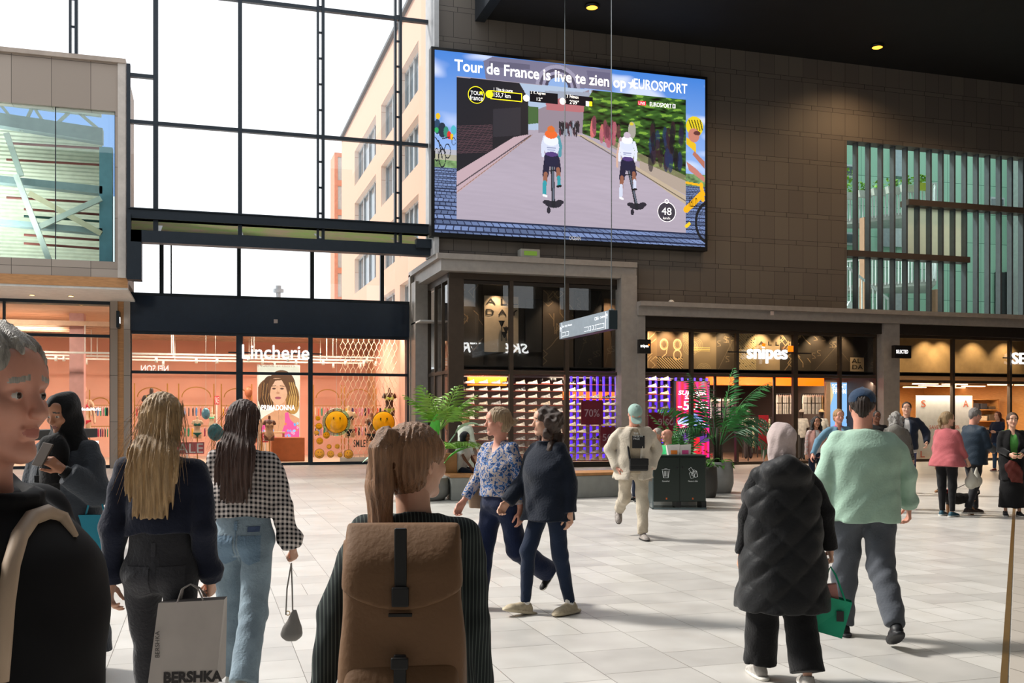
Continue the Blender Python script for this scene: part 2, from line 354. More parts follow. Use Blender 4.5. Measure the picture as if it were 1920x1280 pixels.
for (ya,yb) in ((240,262),(349,361),(428,437)):
    A=P(-40,ya-12,Yh-.6); B=P(192,yb,Yh-.6); t=abs(P(100,ya,Yh)[1]-P(100,yb,Yh)[1])
    MB().add([(A[0],Yh-.6,A[1]),(B[0],Yh-.6,B[1]-t*.2),(B[0],Yh-.6,B[1]+t),(A[0],Yh-.6,A[1]+t),(A[0],Yh-.2,A[1]),(B[0],Yh-.2,B[1]-t*.2),(B[0],Yh-.2,B[1]+t),(A[0],Yh-.2,A[1]+t)],[(0,1,2,3),(4,7,6,5),(0,4,5,1),(3,2,6,7),(1,5,6,2)]).build('girder',M('grey_girder','8c9a9c',.5),hr)
cl=MB(); za,zb=P(100,255,Yh)[1],P(100,190,Yh)[1]; cl.box(xb,PX(214,Yh),Yh+3.2,Yh+3.25,za-1,zb+1.5); cl.build('clerestory_panel',Mglass('blue_translucent',(.50,.60,.80),.6),hr)
light('roof_hall_fill','AREA',(-8,YG+1.2,6.4),420,(1,1,.95),6,2,rot=(math.radians(150),0,0))  # added fill lamp that brightens the cream roof steel
tr=MB()
for i,(px) in enumerate((0,40,62,92,138,188)):
    A=P(px,195+px*.06 if i%2==0 else 245,Yh-.4); nx=(0,40,62,92,138,188)[min(i+1,5)]; B=P(nx,195+nx*.06 if (i+1)%2==0 else 245,Yh-.4)
    if nx!=px: tr.beam((A[0],Yh-.4,A[1]),(B[0],Yh-.4,B[1]),.08)
A=P(-30,188,Yh-.4); B=P(190,214,Yh-.4); tr.beam((A[0],Yh-.4,A[1]),(B[0],Yh-.4,B[1]),.16); tr.build('truss',M('steelc4c9c0','c4c9c0',.5),hr)
MB().box(PX(190,Yh),PX(214,Yh),Yh-.6,Yh-.3,zwb2-.3,P(200,285,Yh)[1]).build('column',M('blue_grey_steel','6f98a6',.5),hr)
struct(MB().box(xb,xe-.35,YG+.4,YL+6,zwb2-.55,zwb2-.5).build('floor_upper',m_white))
# timber band and white soffit with downlights
struct(MB().box(xb,xe+.05,YG-.02,YG+.3,zsf,zbb).build('trim_5',m_wood))
struct(MB().box(xb,xe+.05,YG+.0,YL+.3,zsf-.06,zsf).build('ceiling_soffit',m_white))
m_lamp=M('warm_lamp','ffd9a0',.5,emit=14,ecol='ffc070',var=0)
def downlight(x,y,z,lab,r=.07,e=0,grp='downlights in the white soffit'):
    t=empty('downlight',(x,y,z),0,lab,'ceiling light',grp)
    MB().lathe([(r*1.25,0),(r*1.25,-.012),(r,-.012),(r,.0)],n=20).build('ring',M('lamp_ring','b9b0a4',.4),t,True)
    MB().lathe([(0.0,-.006),(r,-.006)],n=20).build('lamp',m_lamp,t)
    return t
for i,(px,py) in enumerate(((12,564),(133,551),(156,568),(60,549))):
    zc=(zsf-CH)*FPX/(HOR-py); xc=(px-960)/FPX*zc; downlight(CS*xc+SN*zc,-SN*xc+CS*zc,zsf-.06,('downlight at the far left in the white soffit','small round downlight above the mall sign in the white soffit','rear downlight nearest the timber pillar in the white soffit','faint front downlight at the left of the white soffit')[i])
# ---- pillar between the left shop and the lingerie shop ----
xp0,xp1=PX(208,YL),PX(245,YL); q=(xp1-xp0)/3
pl=MB(); pl.box(xp0,xp0+q*1.1,YL-.25,YL+.3,0,zsf-.06); pl.box(xp1-q*.95,xp1,YL-.25,YL+.3,0,zsf-.06)
pr=empty('wall_pillar',kind='structure'); pl.build('stone_cladding',stone_panels(),pr); MB().box(xp0+q*1.1,xp1-q*.95,YL-.2,YL+.3,0,zsf-.06).build('timber_strip',m_wood,pr)
es=empty('exit_sign',(PX(222,YL-.5),YL-.5,0),0,'dark blade sign with lit white arrow on the timber pillar','sign')
z0_,z1_=P(222,615,YL-.5)[1],P(222,584,YL-.5)[1]; MB().box(-.04,.04,-.25,.25,z0_,z1_).build('sign_case',m_dark,es,bevel=.005); MB().box(.041,.045,-.1,.15,z0_+.15,z1_-.17).build('lit_arrow',M('white_glow','ffffff',.5,emit=3),es); MB().box(-.03,.03,.25,.34,z0_+.2,z0_+.3).build('bracket',m_dark,es)
# ---- shop windows ----
def shopfront(name,X0,X1,Y,z0,z1,posts,tz,mat,door=None,pw=.07,glass=True,tw=.09):
    w=empty(name,kind='structure')
    xs=[X0]+[p if not isinstance(p,tuple) else p for p in posts]+[X1]
    MB().box(X0,X1,Y-.06,Y+.06,z0,z0+.09).box(X0,X1,Y-.06,Y+.06,z1-.09,z1).build('head_and_sill',mat,w)
    MB().box(X0,X1,Y-.05,Y+.05,tz-tw/2,tz+tw/2).build('transom',mat,w)
    for x in xs:
        q=pw
        if isinstance(x,tuple): x,q=x
        MB().box(max(X0,x-q/2),min(X1,x+q/2),Y-.07,Y+.07,z0,z1).build('post',mat,w)
    xc=[x[0] if isinstance(x,tuple) else x for x in xs]
    for a,b in zip(xc[:-1],xc[1:]):
        MB().box(a,b,Y-.006,Y+.006,tz,z1-.05).build('pane',m_glass,w)
        if not(door and a<=door<=b): MB().box(a,b,Y-.006,Y+.006,z0+.05,tz).build('pane',m_glass,w)
    return w
xL0=xp1; xL1=6.47; zf0,zf1=P(500,626,YL)[1],P(500,562,YL)[1]
# Lincherie bay
fa=MB(); fa.box(xL0,xL1,YL-.12,YL+.2,zf0,zf1); struct(fa.build('trim_6',m_navy))
struct(MB().box(xL0,xL1,YL-.16,YL+.25,zf1,zf1+.08).build('trim_7',m_dark))
shopfront('window_2',xL0,xL1,YL,0,zf0,[(PX(449,YL),.2),(PX(582,YL),.14)],2.92,m_dark,door=PX(515,YL))
# left shop bay
shopfront('window_3',xb,xp0,YL,0,zsf-.06,[PX(8,YL),PX(-130,YL),PX(-260,YL)],P(100,628,YL)[1],m_dark)
# atrium glazing
aw=empty('window_4',kind='structure')
xg0,xg1=PX(241,YG),PX(806,YG)
def mull(px,Y,z0,z1,w=.1,d=.18,ladder=False):
    x=PX(px,Y)
    if ladder:
        b=MB(); b.box(x-.11,x-.05,Y-d/2,Y+d/2,z0,z1); b.box(x+.03,x+.11,Y-d/2,Y+d/2,z0,z1)
        z=z0
        while z<z1: b.box(x-.05,x+.03,Y-.03,Y+.03,z,z+.05); z+=.75
        return b.build('mullion',m_dark,aw)
    return MB().box(x-w/2,x+w/2,Y-d/2,Y+d/2,z0,z1).build('mullion',m_dark,aw)
zlb=P(600,450,YG)[1]
mull(138,YG,ztop+.1,18,ladder=True); mull(292,YG,zlb,18,.13); mull(450,YG,zlb,18,.11); mull(601,YG,zlb,18,ladder=True); mull(746,YG,zlb,18,ladder=True); mull(241,YG,zbb,ztop,.1); mull(806,YG,zlb,18,.1)
for (px0,px1,py,pxr) in ((241,806,257,600),(241,292,143,265),(292,806,18,600)):
    z=P(pxr,py,YG)[1]; MB().box(PX(px0,YG),PX(px1,YG),YG-.07,YG+.07,z-.05,z+.05).build('transom',m_dark,aw)
MB().box(xg0,xg1,YG+.02,YG+.03,zlb,18).build('pane',m_glassr,aw)
MB().box(xb-8,xg0,YG+.02,YG+.03,ztop+.12,18).build('pane',m_glassr,aw)
za,zb=P(600,430,YG)[1],P(600,411,YG)[1]
b=MB(); b.box(xg0,xg1,YG-.15,YG+.15,za,zb); b.box(xg0,xg1,YG-.2,YG+.2,zb-.03,zb); b.box(xg0,xg1,YG-.2,YG+.2,za,za+.03); b.build('upper_girder',m_dark,aw)
zc_,zd_=P(525,470,YG)[1],P(525,449,YG)[1]
b=MB(); b.box(PX(247,YG),6.7,YG-.4,YG-.05,zc_,zd_); b.box(PX(247,YG),PX(267,YG),YG-.4,YG+.1,P(255,527,YG)[1],zd_); b.build('lower_girder',m_dark,aw)
MB().box(PX(780,YG)-.1,6.9,YG-.55,YG-.3,zd_-.12,zd_+.14).build('girder_end',m_dark,aw)
MB().box(PX(244,YG)-.06,PX(247,YG),YG-.4,YG,P(255,527,YG)[1],P(255,405,YG)[1]).build('end_post',m_dark,aw)
# rear low glazing over the lingerie shop and mossy glass roof between
rw=empty('window_5',kind='structure'); zr=7.62
for px in (303,448,585,716): x=PX(px,YL); MB().box(x-.06,x+.06,YL-.08,YL+.08,zf1,zr).build('mullion',m_dark,rw)
x=PX(321,YL); MB().box(x-.02,x+.02,YL-.03,YL+.03,zf1,zr).build('mullion',m_dark,rw)
MB().box(xL0,xL1,YL,YL+.01,zf1,zr).build('pane',m_glassr,rw)
def moss():
    m=M('moss_glass','8c7a5c',.8,var=.5,vs=1.5); nt=m.node_tree; p=nt.nodes['Principled BSDF']; r=[n for n in nt.nodes if n.type=='VALTORGB'][0]
    r.color_ramp.elements[0].color=lin('7c9a3c'); r.color_ramp.elements[1].color=lin('9a8368'); p.inputs['Transmission Weight'].default_value=0; 
    L=nt.links.new; tl=nd(nt,'ShaderNodeBsdfTranslucent'); mx=nd(nt,'ShaderNodeMixShader'); mx.inputs[0].default_value=.6; o=[n for n in nt.nodes if n.type=='OUTPUT_MATERIAL'][0]
    L(r.outputs[0],tl.inputs[0]); L(p.outputs[0],mx.inputs[1]); L(tl.outputs[0],mx.inputs[2]); L(mx.outputs[0],o.inputs[0]); return m
gr=MB(); gr.add([(xL0,YG+.2,6.72),(xL1,YG+.2,6.72),(xL1,YL,zr),(xL0,YL,zr),(xL0,YG+.2,6.75),(xL1,YG+.2,6.75),(xL1,YL,zr+.03),(xL0,YL,zr+.03)],[(0,1,2,3),(7,6,5,4),(0,4,5,1),(3,2,6,7)]); gr.build('glass_roof',moss(),rw)
for px in (300,450,595,740):
    x=PX(px,YG+1); MB().beam((x,YG+.1,6.66),(x,YL,zr-.06),.12,.14).build('rafter',m_dark,rw)
MB().box(xL0,xL1,YL-.1,YL+.1,zr-.12,zr+.1).build('eaves_beam',m_dark,rw)
# ---- corner portal ----
Xc0,Xc1=6.47,PX(1195,YC); zt=6.31
f=MB(); f.box(Xc0,Xc1,YC,YL,zt-.16,zt); f.box(Xc0+.12,Xc1,YC+.06,YC+.5,zt-.5,zt-.16); f.box(Xc0+.12,Xc0+.55,YC+.5,YL,zt-.5,zt-.16)
f.box(PX(1166,YC),Xc1,YC+.03,YC+.5,0,zt-.4); f.box(Xc0+.03,Xc0+.5,31.5,YL,0,zt-.4); f.box(Xc0,Xc0+.1,32.2,YL,0,zt-.1)
struct(f.build('wall_portal',m_frame))
gX,gY=6.95,YC+.42
f=MB(); f.box(gX-.05,Xc1-.3,gY-.05,gY+.1,5.6,zt-.5); f.box(gX-.05,gX+.1,gY,31.6,5.6,zt-.5); struct(f.build('trim_8',m_brown))
cw=empty('window_6',kind='structure')
f=MB(); f.box(gX-.06,gX+.4,gY-.06,gY+.1,0,5.65); f.build('post',m_brown,cw)
for px in (957.8,1062,1160): x=PX(px,gY); MB().box(x-.06,x+.06,gY-.08,gY+.08,0,5.65).build('post',m_brown,cw)
for y in (29.5,30.5,31.45): MB().box(gX-.05,gX+.05,y-.04,y+.04,0,5.65).build('post',m_brown,cw)
xj=PX(1166,YC)+.05
MB().box(gX,xj,gY-.05,gY+.05,2.83,2.93).box(gX-.05,gX+.05,gY,31.6,2.83,2.93).build('transom',m_brown,cw)
MB().box(gX,xj,gY-.05,gY+.05,0,.16).box(gX-.05,gX+.05,gY,31.6,0,.16).box(gX,xj,gY-.05,gY+.05,5.5,5.62).build('sill',m_brownd,cw)
MB().box(gX+.3,xj,gY-.005,gY+.005,.16,5.5).build('pane',m_glass,cw); MB().box(gX-.005,gX+.005,gY+.1,31.6,.16,5.5).build('pane',m_glass,cw)
# ---- the long portal over the sneaker shop and the clothes shop ----
zcor=5.1; xP0,xP1=PX(1657,YC),PX(1687,YC)
f=MB(); f.box(Xc1,40,YC-.25,YC+.3,zcor-.14,zcor); f.box(Xc1,40,YC-.1,YC+.3,zcor-.42,zcor-.14); f.box(Xc1,Xc1+.27,YC,YC+.5,0,zcor-.4); f.box(xP0,xP1,YC,YC+.5,0,zcor-.4)
struct(f.build('wall_portal_long',m_frame))
struct(MB().box(Xc1+.27,xP0,YC+.1,YC+.5,4.33,zcor-.42).box(xP1,40,YC+.1,YC+.5,4.33,zcor-.42).build('trim_9',m_brownd))
sw=shopfront('window_7',Xc1+.27,xP0,gY,0,4.33,[(PX(1296,gY),.11),PX(1381,gY),(PX(1490,gY),.16),PX(1574,gY)],2.89,m_brown,door=PX(1430,gY),pw=.09)
for px in (1340,1451): x=PX(px,gY+.2); MB().box(x-.04,x+.04,gY+.15,gY+.22,0,2.85).build('door_stile',m_brown,sw)
shopfront('window_8',xP1,30,gY,0,4.33,[PX(1786,gY),PX(1893,gY),28.6],2.76,m_brown,door=27.2,pw=.09)
cream_m=M('cream_panel','dedbcb',.6); _t=nd(cream_m.node_tree,'ShaderNodeBsdfTranslucent'); _t.inputs[0].default_value=lin('e8e6da'); _x=nd(cream_m.node_tree,'ShaderNodeMixShader'); _x.inputs[0].default_value=.7; cream_m.node_tree.links.new(cream_m.node_tree.nodes['Principled BSDF'].outputs[0],_x.inputs[1]); cream_m.node_tree.links.new(_t.outputs[0],_x.inputs[2]); cream_m.node_tree.links.new(_x.outputs[0],[n for n in cream_m.node_tree.nodes if n.type=='OUTPUT_MATERIAL'][0].inputs[0])
# ---- louvred window in the dark wall ----
lw=empty('window_9',kind='structure'); m_fin=M('fin_grey','59626a',.35,.3)
zA,zB=P(1650,478,YW)[1],P(1850,383,YW)[1]; x=Xn; i=0
zA=P(1588,474,YW)[1]; zB=P(1723,380,YW)[1]
fins=[Xn+.01]
while x<28.8: x+=.5; fins.append(x)
for i,x in enumerate(fins): MB().box(x-.035,x+.035,YW+.12,YW+.34,zwb,zwt).build('louvre_fin',m_fin,lw)
MB().box(Xn,fins[10]+.03,YW-.03,YW+.44,zA-.1,zA+.1).box(fins[5]-.03,29,YW-.03,YW+.44,zB-.1,zB+.1).build('cross_bar',M('bar_brown','4a403a',.5),lw)
MB().box(fins[5],fins[10],YW+.35,YW+.38,zA+.1,zB-.1).build('cream_panel',cream_m,lw)
MB().box(Xn,29,YW+.43,YW+.44,zwb,zwt).build('pane',Mglass('court_glass',(.9,1,.97),1),lw)
# ---------------- outside the glass ----------------
m_peach=M('peach_stone','c9a083',.7,var=.1,vs=.5); nt=m_peach.node_tree; tc=nd(nt,'ShaderNodeTexCoord'); mp=nd(nt,'ShaderNodeMapping'); mp.inputs['Rotation'].default_value=(math.pi/2,0,math.pi/2)
bk=nd(nt,'ShaderNodeTexBrick'); bk.offset=0; bk.inputs['Scale'].default_value=1; bk.inputs['Brick Width'].default_value=1.5; bk.inputs['Row Height'].default_value=.95; bk.inputs['Mortar Size'].default_value=.012
bk.inputs['Color1'].default_value=lin('f6e6da'); bk.inputs['Color2'].default_value=lin('efdccc'); bk.inputs['Mortar'].default_value=lin('c9a08a')
nt.links.new(tc.outputs['Object'],mp.inputs[0]); nt.links.new(mp.outputs[0],bk.inputs['Vector']); nt.links.new(bk.outputs['Color'],nt.nodes['Principled BSDF'].inputs['Base Color'])
m_pane=M('dark_pane','5b6870',.1,spec=.8); m_wframe=M('window_metal','3d4348',.5)
fb=empty('office_building',(7.5,40,0),0,'sunlit peach stone office building with ribbon windows outside the atrium glass','building')
wl=MB(); ys=[34.0,35.8,39.4,40.5,43.8,45.2,51.9,57.0]; zs=[4.6,4.9,6.8,7.9,9.7,10.8,12.6,13.5,15.3,17.2]
Xf=7.5
for i in range(7):
    for j in range(9):
        hole=(i in(1,3,5)) and (j in(1,3,5,7))
        if i==3 and j in(6,): hole=False
        if not hole: wl.box(0,.6,ys[i]-40,ys[i+1]-40,zs[j],zs[j+1])
wl.build('wall',m_peach,fb)
for i in (1,3,5):
    for j in (1,3,5,7):
        y0,y1=ys[i]-40,ys[i+1]-40; z0,z1=zs[j],zs[j+1]; wi=MB(); wi.box(.22,.3,y0,y1,z0,z0+.08).box(.22,.3,y0,y1,z1-.08,z1)
        n=4 if i!=3 else 2
        for k in range(n+1): y=y0+(y1-y0)*k/n; wi.box(.2,.3,y-.05,y+.05,z0,z1)
        o=wi.build('window',M('pale_window_frame','b5bcc0',.5),fb); MB().box(.27,.29,y0,y1,z0,z1).build('pane',m_pane,o)
MB().box(-.15,.8,-6,17,17.2,17.35).build('roof_edge',m_wframe,fb)
MB().box(.6,8,-6,17,4.6,17.2).build('rear_block',M('peach_plain','e8cdb8',.7),fb); struct(MB().box(6.5,18.6,30.75,60,4.9-.35,4.6).build('floor_podium',m_white))
tw=empty('chimney_tower',(PX(646,62),62,0),0,'narrow grey gable wall edged in red brick beside the peach building','tower')
zt_=P(646,295,62)[1]; MB().box(-.5,1.2,0,2,0,zt_).build('wall',M('grey_render2','b7b3b0',.8),tw)
b=MB(); b.box(-.62,-.42,-.05,2,0,zt_); b.box(-.62,1.2,-.05,2,zt_,zt_+.25)
for k in range(9): b.box(-.45,-.1,-.06,.02,zt_-1.8*(k+1),zt_-1.8*(k+1)+.35)
b.build('red_brick_edge',M('red_brick','cf8a70',.8),tw)
tw2=empty('chimney_pipe',(PX(522,60),60,0),0,'small round chimney cap seen low through the atrium glass','chimney')
zt_=P(522,545,60)[1]; MB().lathe([(.14,0),(.14,zt_-.1),(.3,zt_-.1),(.3,zt_+.1),(.16,zt_+.1),(.16,zt_+.3),(0,zt_+.3)],n=16).build('chimney_pipe',M('zinc','8d9499',.5),tw2)
# green courtyard on the right
m_green=M('green_cladding','6fa58c',.6,var=.05); nt=m_green.node_tree; tc=nd(nt,'ShaderNodeTexCoord'); mp=nd(nt,'ShaderNodeMapping'); mp.inputs['Rotation'].default_value=(math.pi/2,0,0)
bk=nd(nt,'ShaderNodeTexBrick'); bk.offset=0; bk.inputs['Scale'].default_value=1; bk.inputs['Brick Width'].default_value=1.0; bk.inputs['Row Height'].default_value=1.45; bk.inputs['Mortar Size'].default_value=.012
bk.inputs['Color1'].default_value=lin('a9d4bf'); bk.inputs['Color2'].default_value=lin('9dcab4'); bk.inputs['Mortar'].default_value=lin('4f7a68')
nt.links.new(tc.outputs['Object'],mp.inputs[0]); nt.links.new(mp.outputs[0],bk.inputs['Vector']); nt.links.new(bk.outputs['Color'],nt.nodes['Principled BSDF'].inputs['Base Color'])
gb=empty('courtyard_housing',(33,40.5,0),0,'pale green clad housing block behind the louvred opening in the dark wall','building')
wl=MB(); wl.box(-6,9,0,.4,4.85,20); wl.build('wall',m_green,gb)
for (px,py,w_,h_) in ((1592,320,.9,.6),(1592,447,.9,.6),(1870,379,.9,.5)):
    X,Z=P(px,py,40.3); o=MB().box(X-33-w_/2,X-33+w_/2,-.2,-.05,Z-h_/2,Z+h_/2).build('window',M('white_window_frame','c3ccd0',.5),gb); MB().box(X-33-w_/2+.1,X-33+w_/2-.1,-.23,-.19,Z-h_/2+.1,Z+h_/2-.1).build('pane',m_pane,o)
for (px,y0,y1,c) in ((1664,425,462,'9aa3a8'),(1683,418,462,'c3ccd0'),(1703,412,462,'24282c'),(1683,548,590,'b5bcc0'),(1880,510,600,'2a2c30'),(1898,510,600,'2a2c30'),(1690,280,330,'b0bec8')):
    X,Z1=P(px,y0,40.3); Z0=P(px,y1,40.3)[1]; MB().box(X-33-.35,X-33+.35,-.16,-.04,Z0,Z1).build('door',M('court_door'+c,c,.5),gb)
X=PX(1925,40)-33; MB().box(X-.55,X+1.5,-1.2,-.1,4.85,20).build('white_pier',M('bright_white','c9cdcd',.6),gb)
def balcony(z,lab,plants):
    bl=empty('gallery_balcony',(-33,-40.5,0)); bl.parent=gb; A=V(27.6,39.9); B=V(30.5,36.0); n=nrm(B-A); pr=V(.55,.83); mb=MB()
    q=[A,B,B+pr*3.4,A+pr*.6+n*.2]; vs=[(p[0],p[1],z-.25) for p in q]+[(p[0],p[1],z) for p in q]
    mb.add(vs,[(0,1,2,3),(7,6,5,4),(0,4,5,1),(1,5,6,2),(2,6,7,3),(3,7,4,0)]); mb.build('slab',M('concrete_slab','a9b0ae',.7),bl)
    r=MB(); L=np.linalg.norm(B-A); k=int(L/.14)
    for i in range(k+1):
        p=A+n*(L*i/k); r.beam((p[0],p[1],z-.1),(p[0],p[1],z+1.1),.05)
    r.beam((A[0],A[1],z+1.1),(B[0],B[1],z+1.1),.07); C_=B+pr*3.3; r.beam((B[0],B[1],z+1.1),(C_[0],C_[1],z+1.1),.07)
    for i in range(1,14): p=B+(C_-B)*i/14; r.beam((p[0],p[1],z-.1),(p[0],p[1],z+1.1),.05)
    r.build('railing',M('galvanised_rail','dce4e8',.5,0),bl); return A,B,n,L
A,B,n_,L_=balcony(10.6,'upper gallery balcony with planters on its railing, in the green courtyard',1)
balcony(7.55,'lower gallery balcony beside the outside stairs in the green courtyard',0)
R=random.Random(4)
for i in range(7):
    p=A+n_*(L_*(.12+.13*i)); t=empty('balcony_planter',(p[0]-.17,p[1]-.13,11.43),0,'balcony planter %s along the upper railing behind the louvres'%('at the left end','second from the left end','third from the left end','in the middle','third from the right end','second from the right end','at the right end in lime green')[i],'planter','planters on the upper balcony railing')
    MB().prism([(-.3,0),(.3,0),(.36,.3),(-.36,.3)],-.1,.12).build('trough',M('trough_white','c3c7c3',.6) if i<6 else M('trough_lime','b8c93c',.6),t)
    f=MB()
    for k in range(60):
        a=R.uniform(0,6.3); r=R.uniform(.05,.34); z=R.uniform(.28,.62 if i!=1 else 1.3); c=V(r*math.cos(a),.25*r*math.sin(a),z); d=V(R.uniform(-1,1),R.uniform(-1,1),R.uniform(-.3,1))*.07; e=V(-d[1],d[0],.03)
        f.add([tuple(c),tuple(c+d+e),tuple(c+2*d),tuple(c+d-e)],[(0,1,2,3)])
    f.build('foliage',M('leaf_bright','7fae3a',.6,var=.4,vs=8),t)
for px in (1622,1755):
    X,Z=P(px,408 if px<1700 else 512,37.6); t=MB().box(-.17,.17,-.17,.17,4.85,10.35 if px<1700 else 7.3).build('timber_post',M('pink_timber','b58a72',.6),gb,loc=(X-33,37.6-40.5,0))
st=empty('outside_stair',(-33,-40.5,0)); st.parent=gb
a=P(1588,500,37.0); b=P(1665,560,37.0); c=P(1590,538,37.0); d=P(1640,585,37.0); r=MB(); r.beam((a[0],37.0,a[1]),(b[0],37.0,b[1]),.08); r.beam((a[0],37.0,a[1]-1.6),(b[0],37.0,b[1]-1.6),.25)
for i in range(12): x=a[0]+(b[0]-a[0])*i/11; z=a[1]+(b[1]-a[1])*i/11; r.beam((x,37.0,z-1.6),(x,37.0,z),.04)
r.build('stair_railing',M('galvanised_rail','dce4e8',.5,0),st)
sb=MB(); sb.box(a[0]-.5,b[0]+.3,37.2,38,4.85,b[1]-1.5); sb.build('stair_base',M('concrete_slab','a9b0ae',.7),st)
struct(MB().box(19,46,YW+.6,60,4.7,4.85).build('floor_courtyard',M('court_paving','b5b3ac',.7)))
# ---------------- text fitted to a photo rectangle on a wall plane ----------------
def TF(s,x0,x1,y0,y1,Y,mat,parent=None,name='lettering',ext=.01,off=0,shear=0,mirror=False,space=1.0,line=1.0):
    X0,Z1=P(x0,y0,Y); X1,_=P(x1,y0,Y); xm=(x0+x1)/2; Z0=P(xm,y1,Y)[1]; Z1=P(xm,y0,Y)[1]
    o=text(name,s,1,mat,None,ext=0,off=off,shear=shear,align='LEFT',space=space,line=line); me=o.data
    n=len(me.vertices); c=np.zeros(n*3,np.float32); me.vertices.foreach_get('co',c); c=c.reshape(-1,3); lo=c.min(0); hi=c.max(0)
    c[:,0]=(c[:,0]-lo[0])/(hi[0]-lo[0])*(X1-X0); c[:,1]=(c[:,1]-lo[1])/(hi[1]-lo[1])*(Z1-Z0)
    if mirror: c[:,0]=(X1-X0)-c[:,0]
    me.vertices.foreach_set('co',c.ravel()); me.update()
    if ext:
        bm=bmesh.new(); bm.from_mesh(me); r=bmesh.ops.extrude_face_region(bm,geom=bm.faces[:]); vv=[g for g in r['geom'] if isinstance(g,bmesh.types.BMVert)]
        bmesh.ops.translate(bm,verts=vv,vec=(0,0,ext)); bmesh.ops.recalc_face_normals(bm,faces=bm.faces); bm.to_mesh(me); bm.free()
    if parent:
        L=parent.matrix_basis.translation; o.parent=parent; o.location=(X0-parent.location.x,Y-parent.location.y,Z0-parent.location.z)
    else: o.location=(X0,Y,Z0)
    return o
def glow(c,e): return M('glow_%s_%s'%(c,e),c,.5,emit=e,var=0,spec=0)
white_g=glow('ffffff',1.1)
def matte(c): return M('matte_'+c,c,.7)
# ---------------- video wall ----------------
Ys=28.3; vx0,vz1=P(815,93,Ys); vx1,_=P(1322,147,Ys); vz0=P(815,435,Ys)[1]; VW,VH=vx1-vx0,vz1-vz0
vw=empty('video_wall',(vx0,Ys,vz0),0,'huge video wall on the dark tiled wall showing a cycling race','screen')
MB().box(-.1,VW+.1,.02,.32,-.12,VH+.1).build('housing',M('black_plastic','08080a',.4),vw,bevel=.01)
def S(px,py): X,Z=P(px,py,Ys); return (X-vx0,Z-vz0)
def q(zx,zy): return S(780+zx/3.048,60+zy/3.048)
cv=Canvas(VW,VH,520,318,'4d7fc0'); X,Y=cv.X,cv.Y
t=np.clip(Y/VH,0,1)[...,None]; cv.C=np.array(lin('a9c3ea')[:3])*(1-t)+np.array(lin('3f78c8')[:3])*t
def N2(fx,fy,seed=0):
    r=np.random.RandomState(seed); o=np.zeros(X.shape)
    for k in range(6):
        a,b=r.uniform(-1,1,2)*(1+k*.7); p=r.uniform(0,6,3); o+=np.sin(X*fx*a+Y*fy*b+p[0]+1.6*np.sin(Y*fy*.8*a+p[1])+1.6*np.sin(X*fx*.7*b+p[2]))/(1+k*.35)
    return o/2.2
c=N2(1.6,3.5,2); cv.put(np.clip((c-.1)*1.3,0,1),'d5dcf0',.75)
# cobbles
ty=(VH*.64); low=Y<VH*.36; k=1+ (VH*.36-Y)*0.9; u=X*6.5/np.maximum(.6,.5+ (VH*.4-Y)*.5); v_=np.log(np.maximum(.2,VH*.46-Y))*14
row=np.floor(v_); fu=np.abs(((u+row*.5+.15*np.sin(v_*2.2))%1)-.5); fv=np.abs((v_%1)-.5); edge=(fu>.43)|(fv>.36)
rnd=np.sin(np.floor(u+row*.5)*12.9+row*78.2)*.5+.5
base=np.array(lin('6a7ca6')[:3])*(.55+.6*rnd[...,None]); base=np.where(edge[...,None],np.array(lin('1e2640')[:3]),base); cv.C=np.where(low[...,None],base,cv.C)
hz=(Y>=VH*.36)&(Y<VH*.43); cv.C=np.where(hz[...,None],np.array(lin('6b8a5a')[:3])*(1+.5*N2(14,20,5)[...,None]),cv.C); cv.C=np.clip(cv.C,0,1)
hz=(Y>=VH*.4)&(Y<VH*.46)&(X<1); cv.put(hz,'b3a79a',.7)
# arch
cv.poly([q(385,165),q(440,140),q(1115,215),q(1115,335),q(400,275)],'6f6c84'); cv.poly([q(420,165),q(650,185),q(650,215),q(420,200)],'4a475c',.6); cv.poly([q(975,220),q(1110,235),q(1110,320),q(985,290)],'585570',.7)
for r,c_ in ((.62,'8f8ba2'),(.52,'454258'),(.44,'8a86a0'),(.36,'3d3a50'),(.28,'7f9fd0')): a=q(812,318); cv.ell(a[0],a[1],r*1.15,r*1.1,c_)
# left riders in the side picture
for zx,zy,rx,ry,c_ in ((125,480,.07,.09,'d8b020'),(122,540,.1,.22,'27405c'),(150,560,.12,.22,'1d2b3a'),(172,570,.08,.16,'2f7f6a'),(190,590,.07,.12,'c9302a'),(215,560,.08,.14,'4aa9b8'),(205,600,.05,.1,'d8b020'),(118,560,.06,.08,'2f9f5a')):
    a=q(zx,zy); cv.ell(a[0],a[1],rx,ry,c_)
for zx,zy,rx,ry in ((150,720,.11,.28),(180,680,.1,.22),(215,625,.06,.12),(118,700,.06,.2)): a=q(zx,zy); cv.ell(a[0],a[1],rx,ry,'15181f',ring=.18)
for l in ((110,600,170,690),(130,620,150,720),(150,610,190,600)): cv.line([q(l[0],l[1]),q(l[2],l[3])],.03,'20242c')
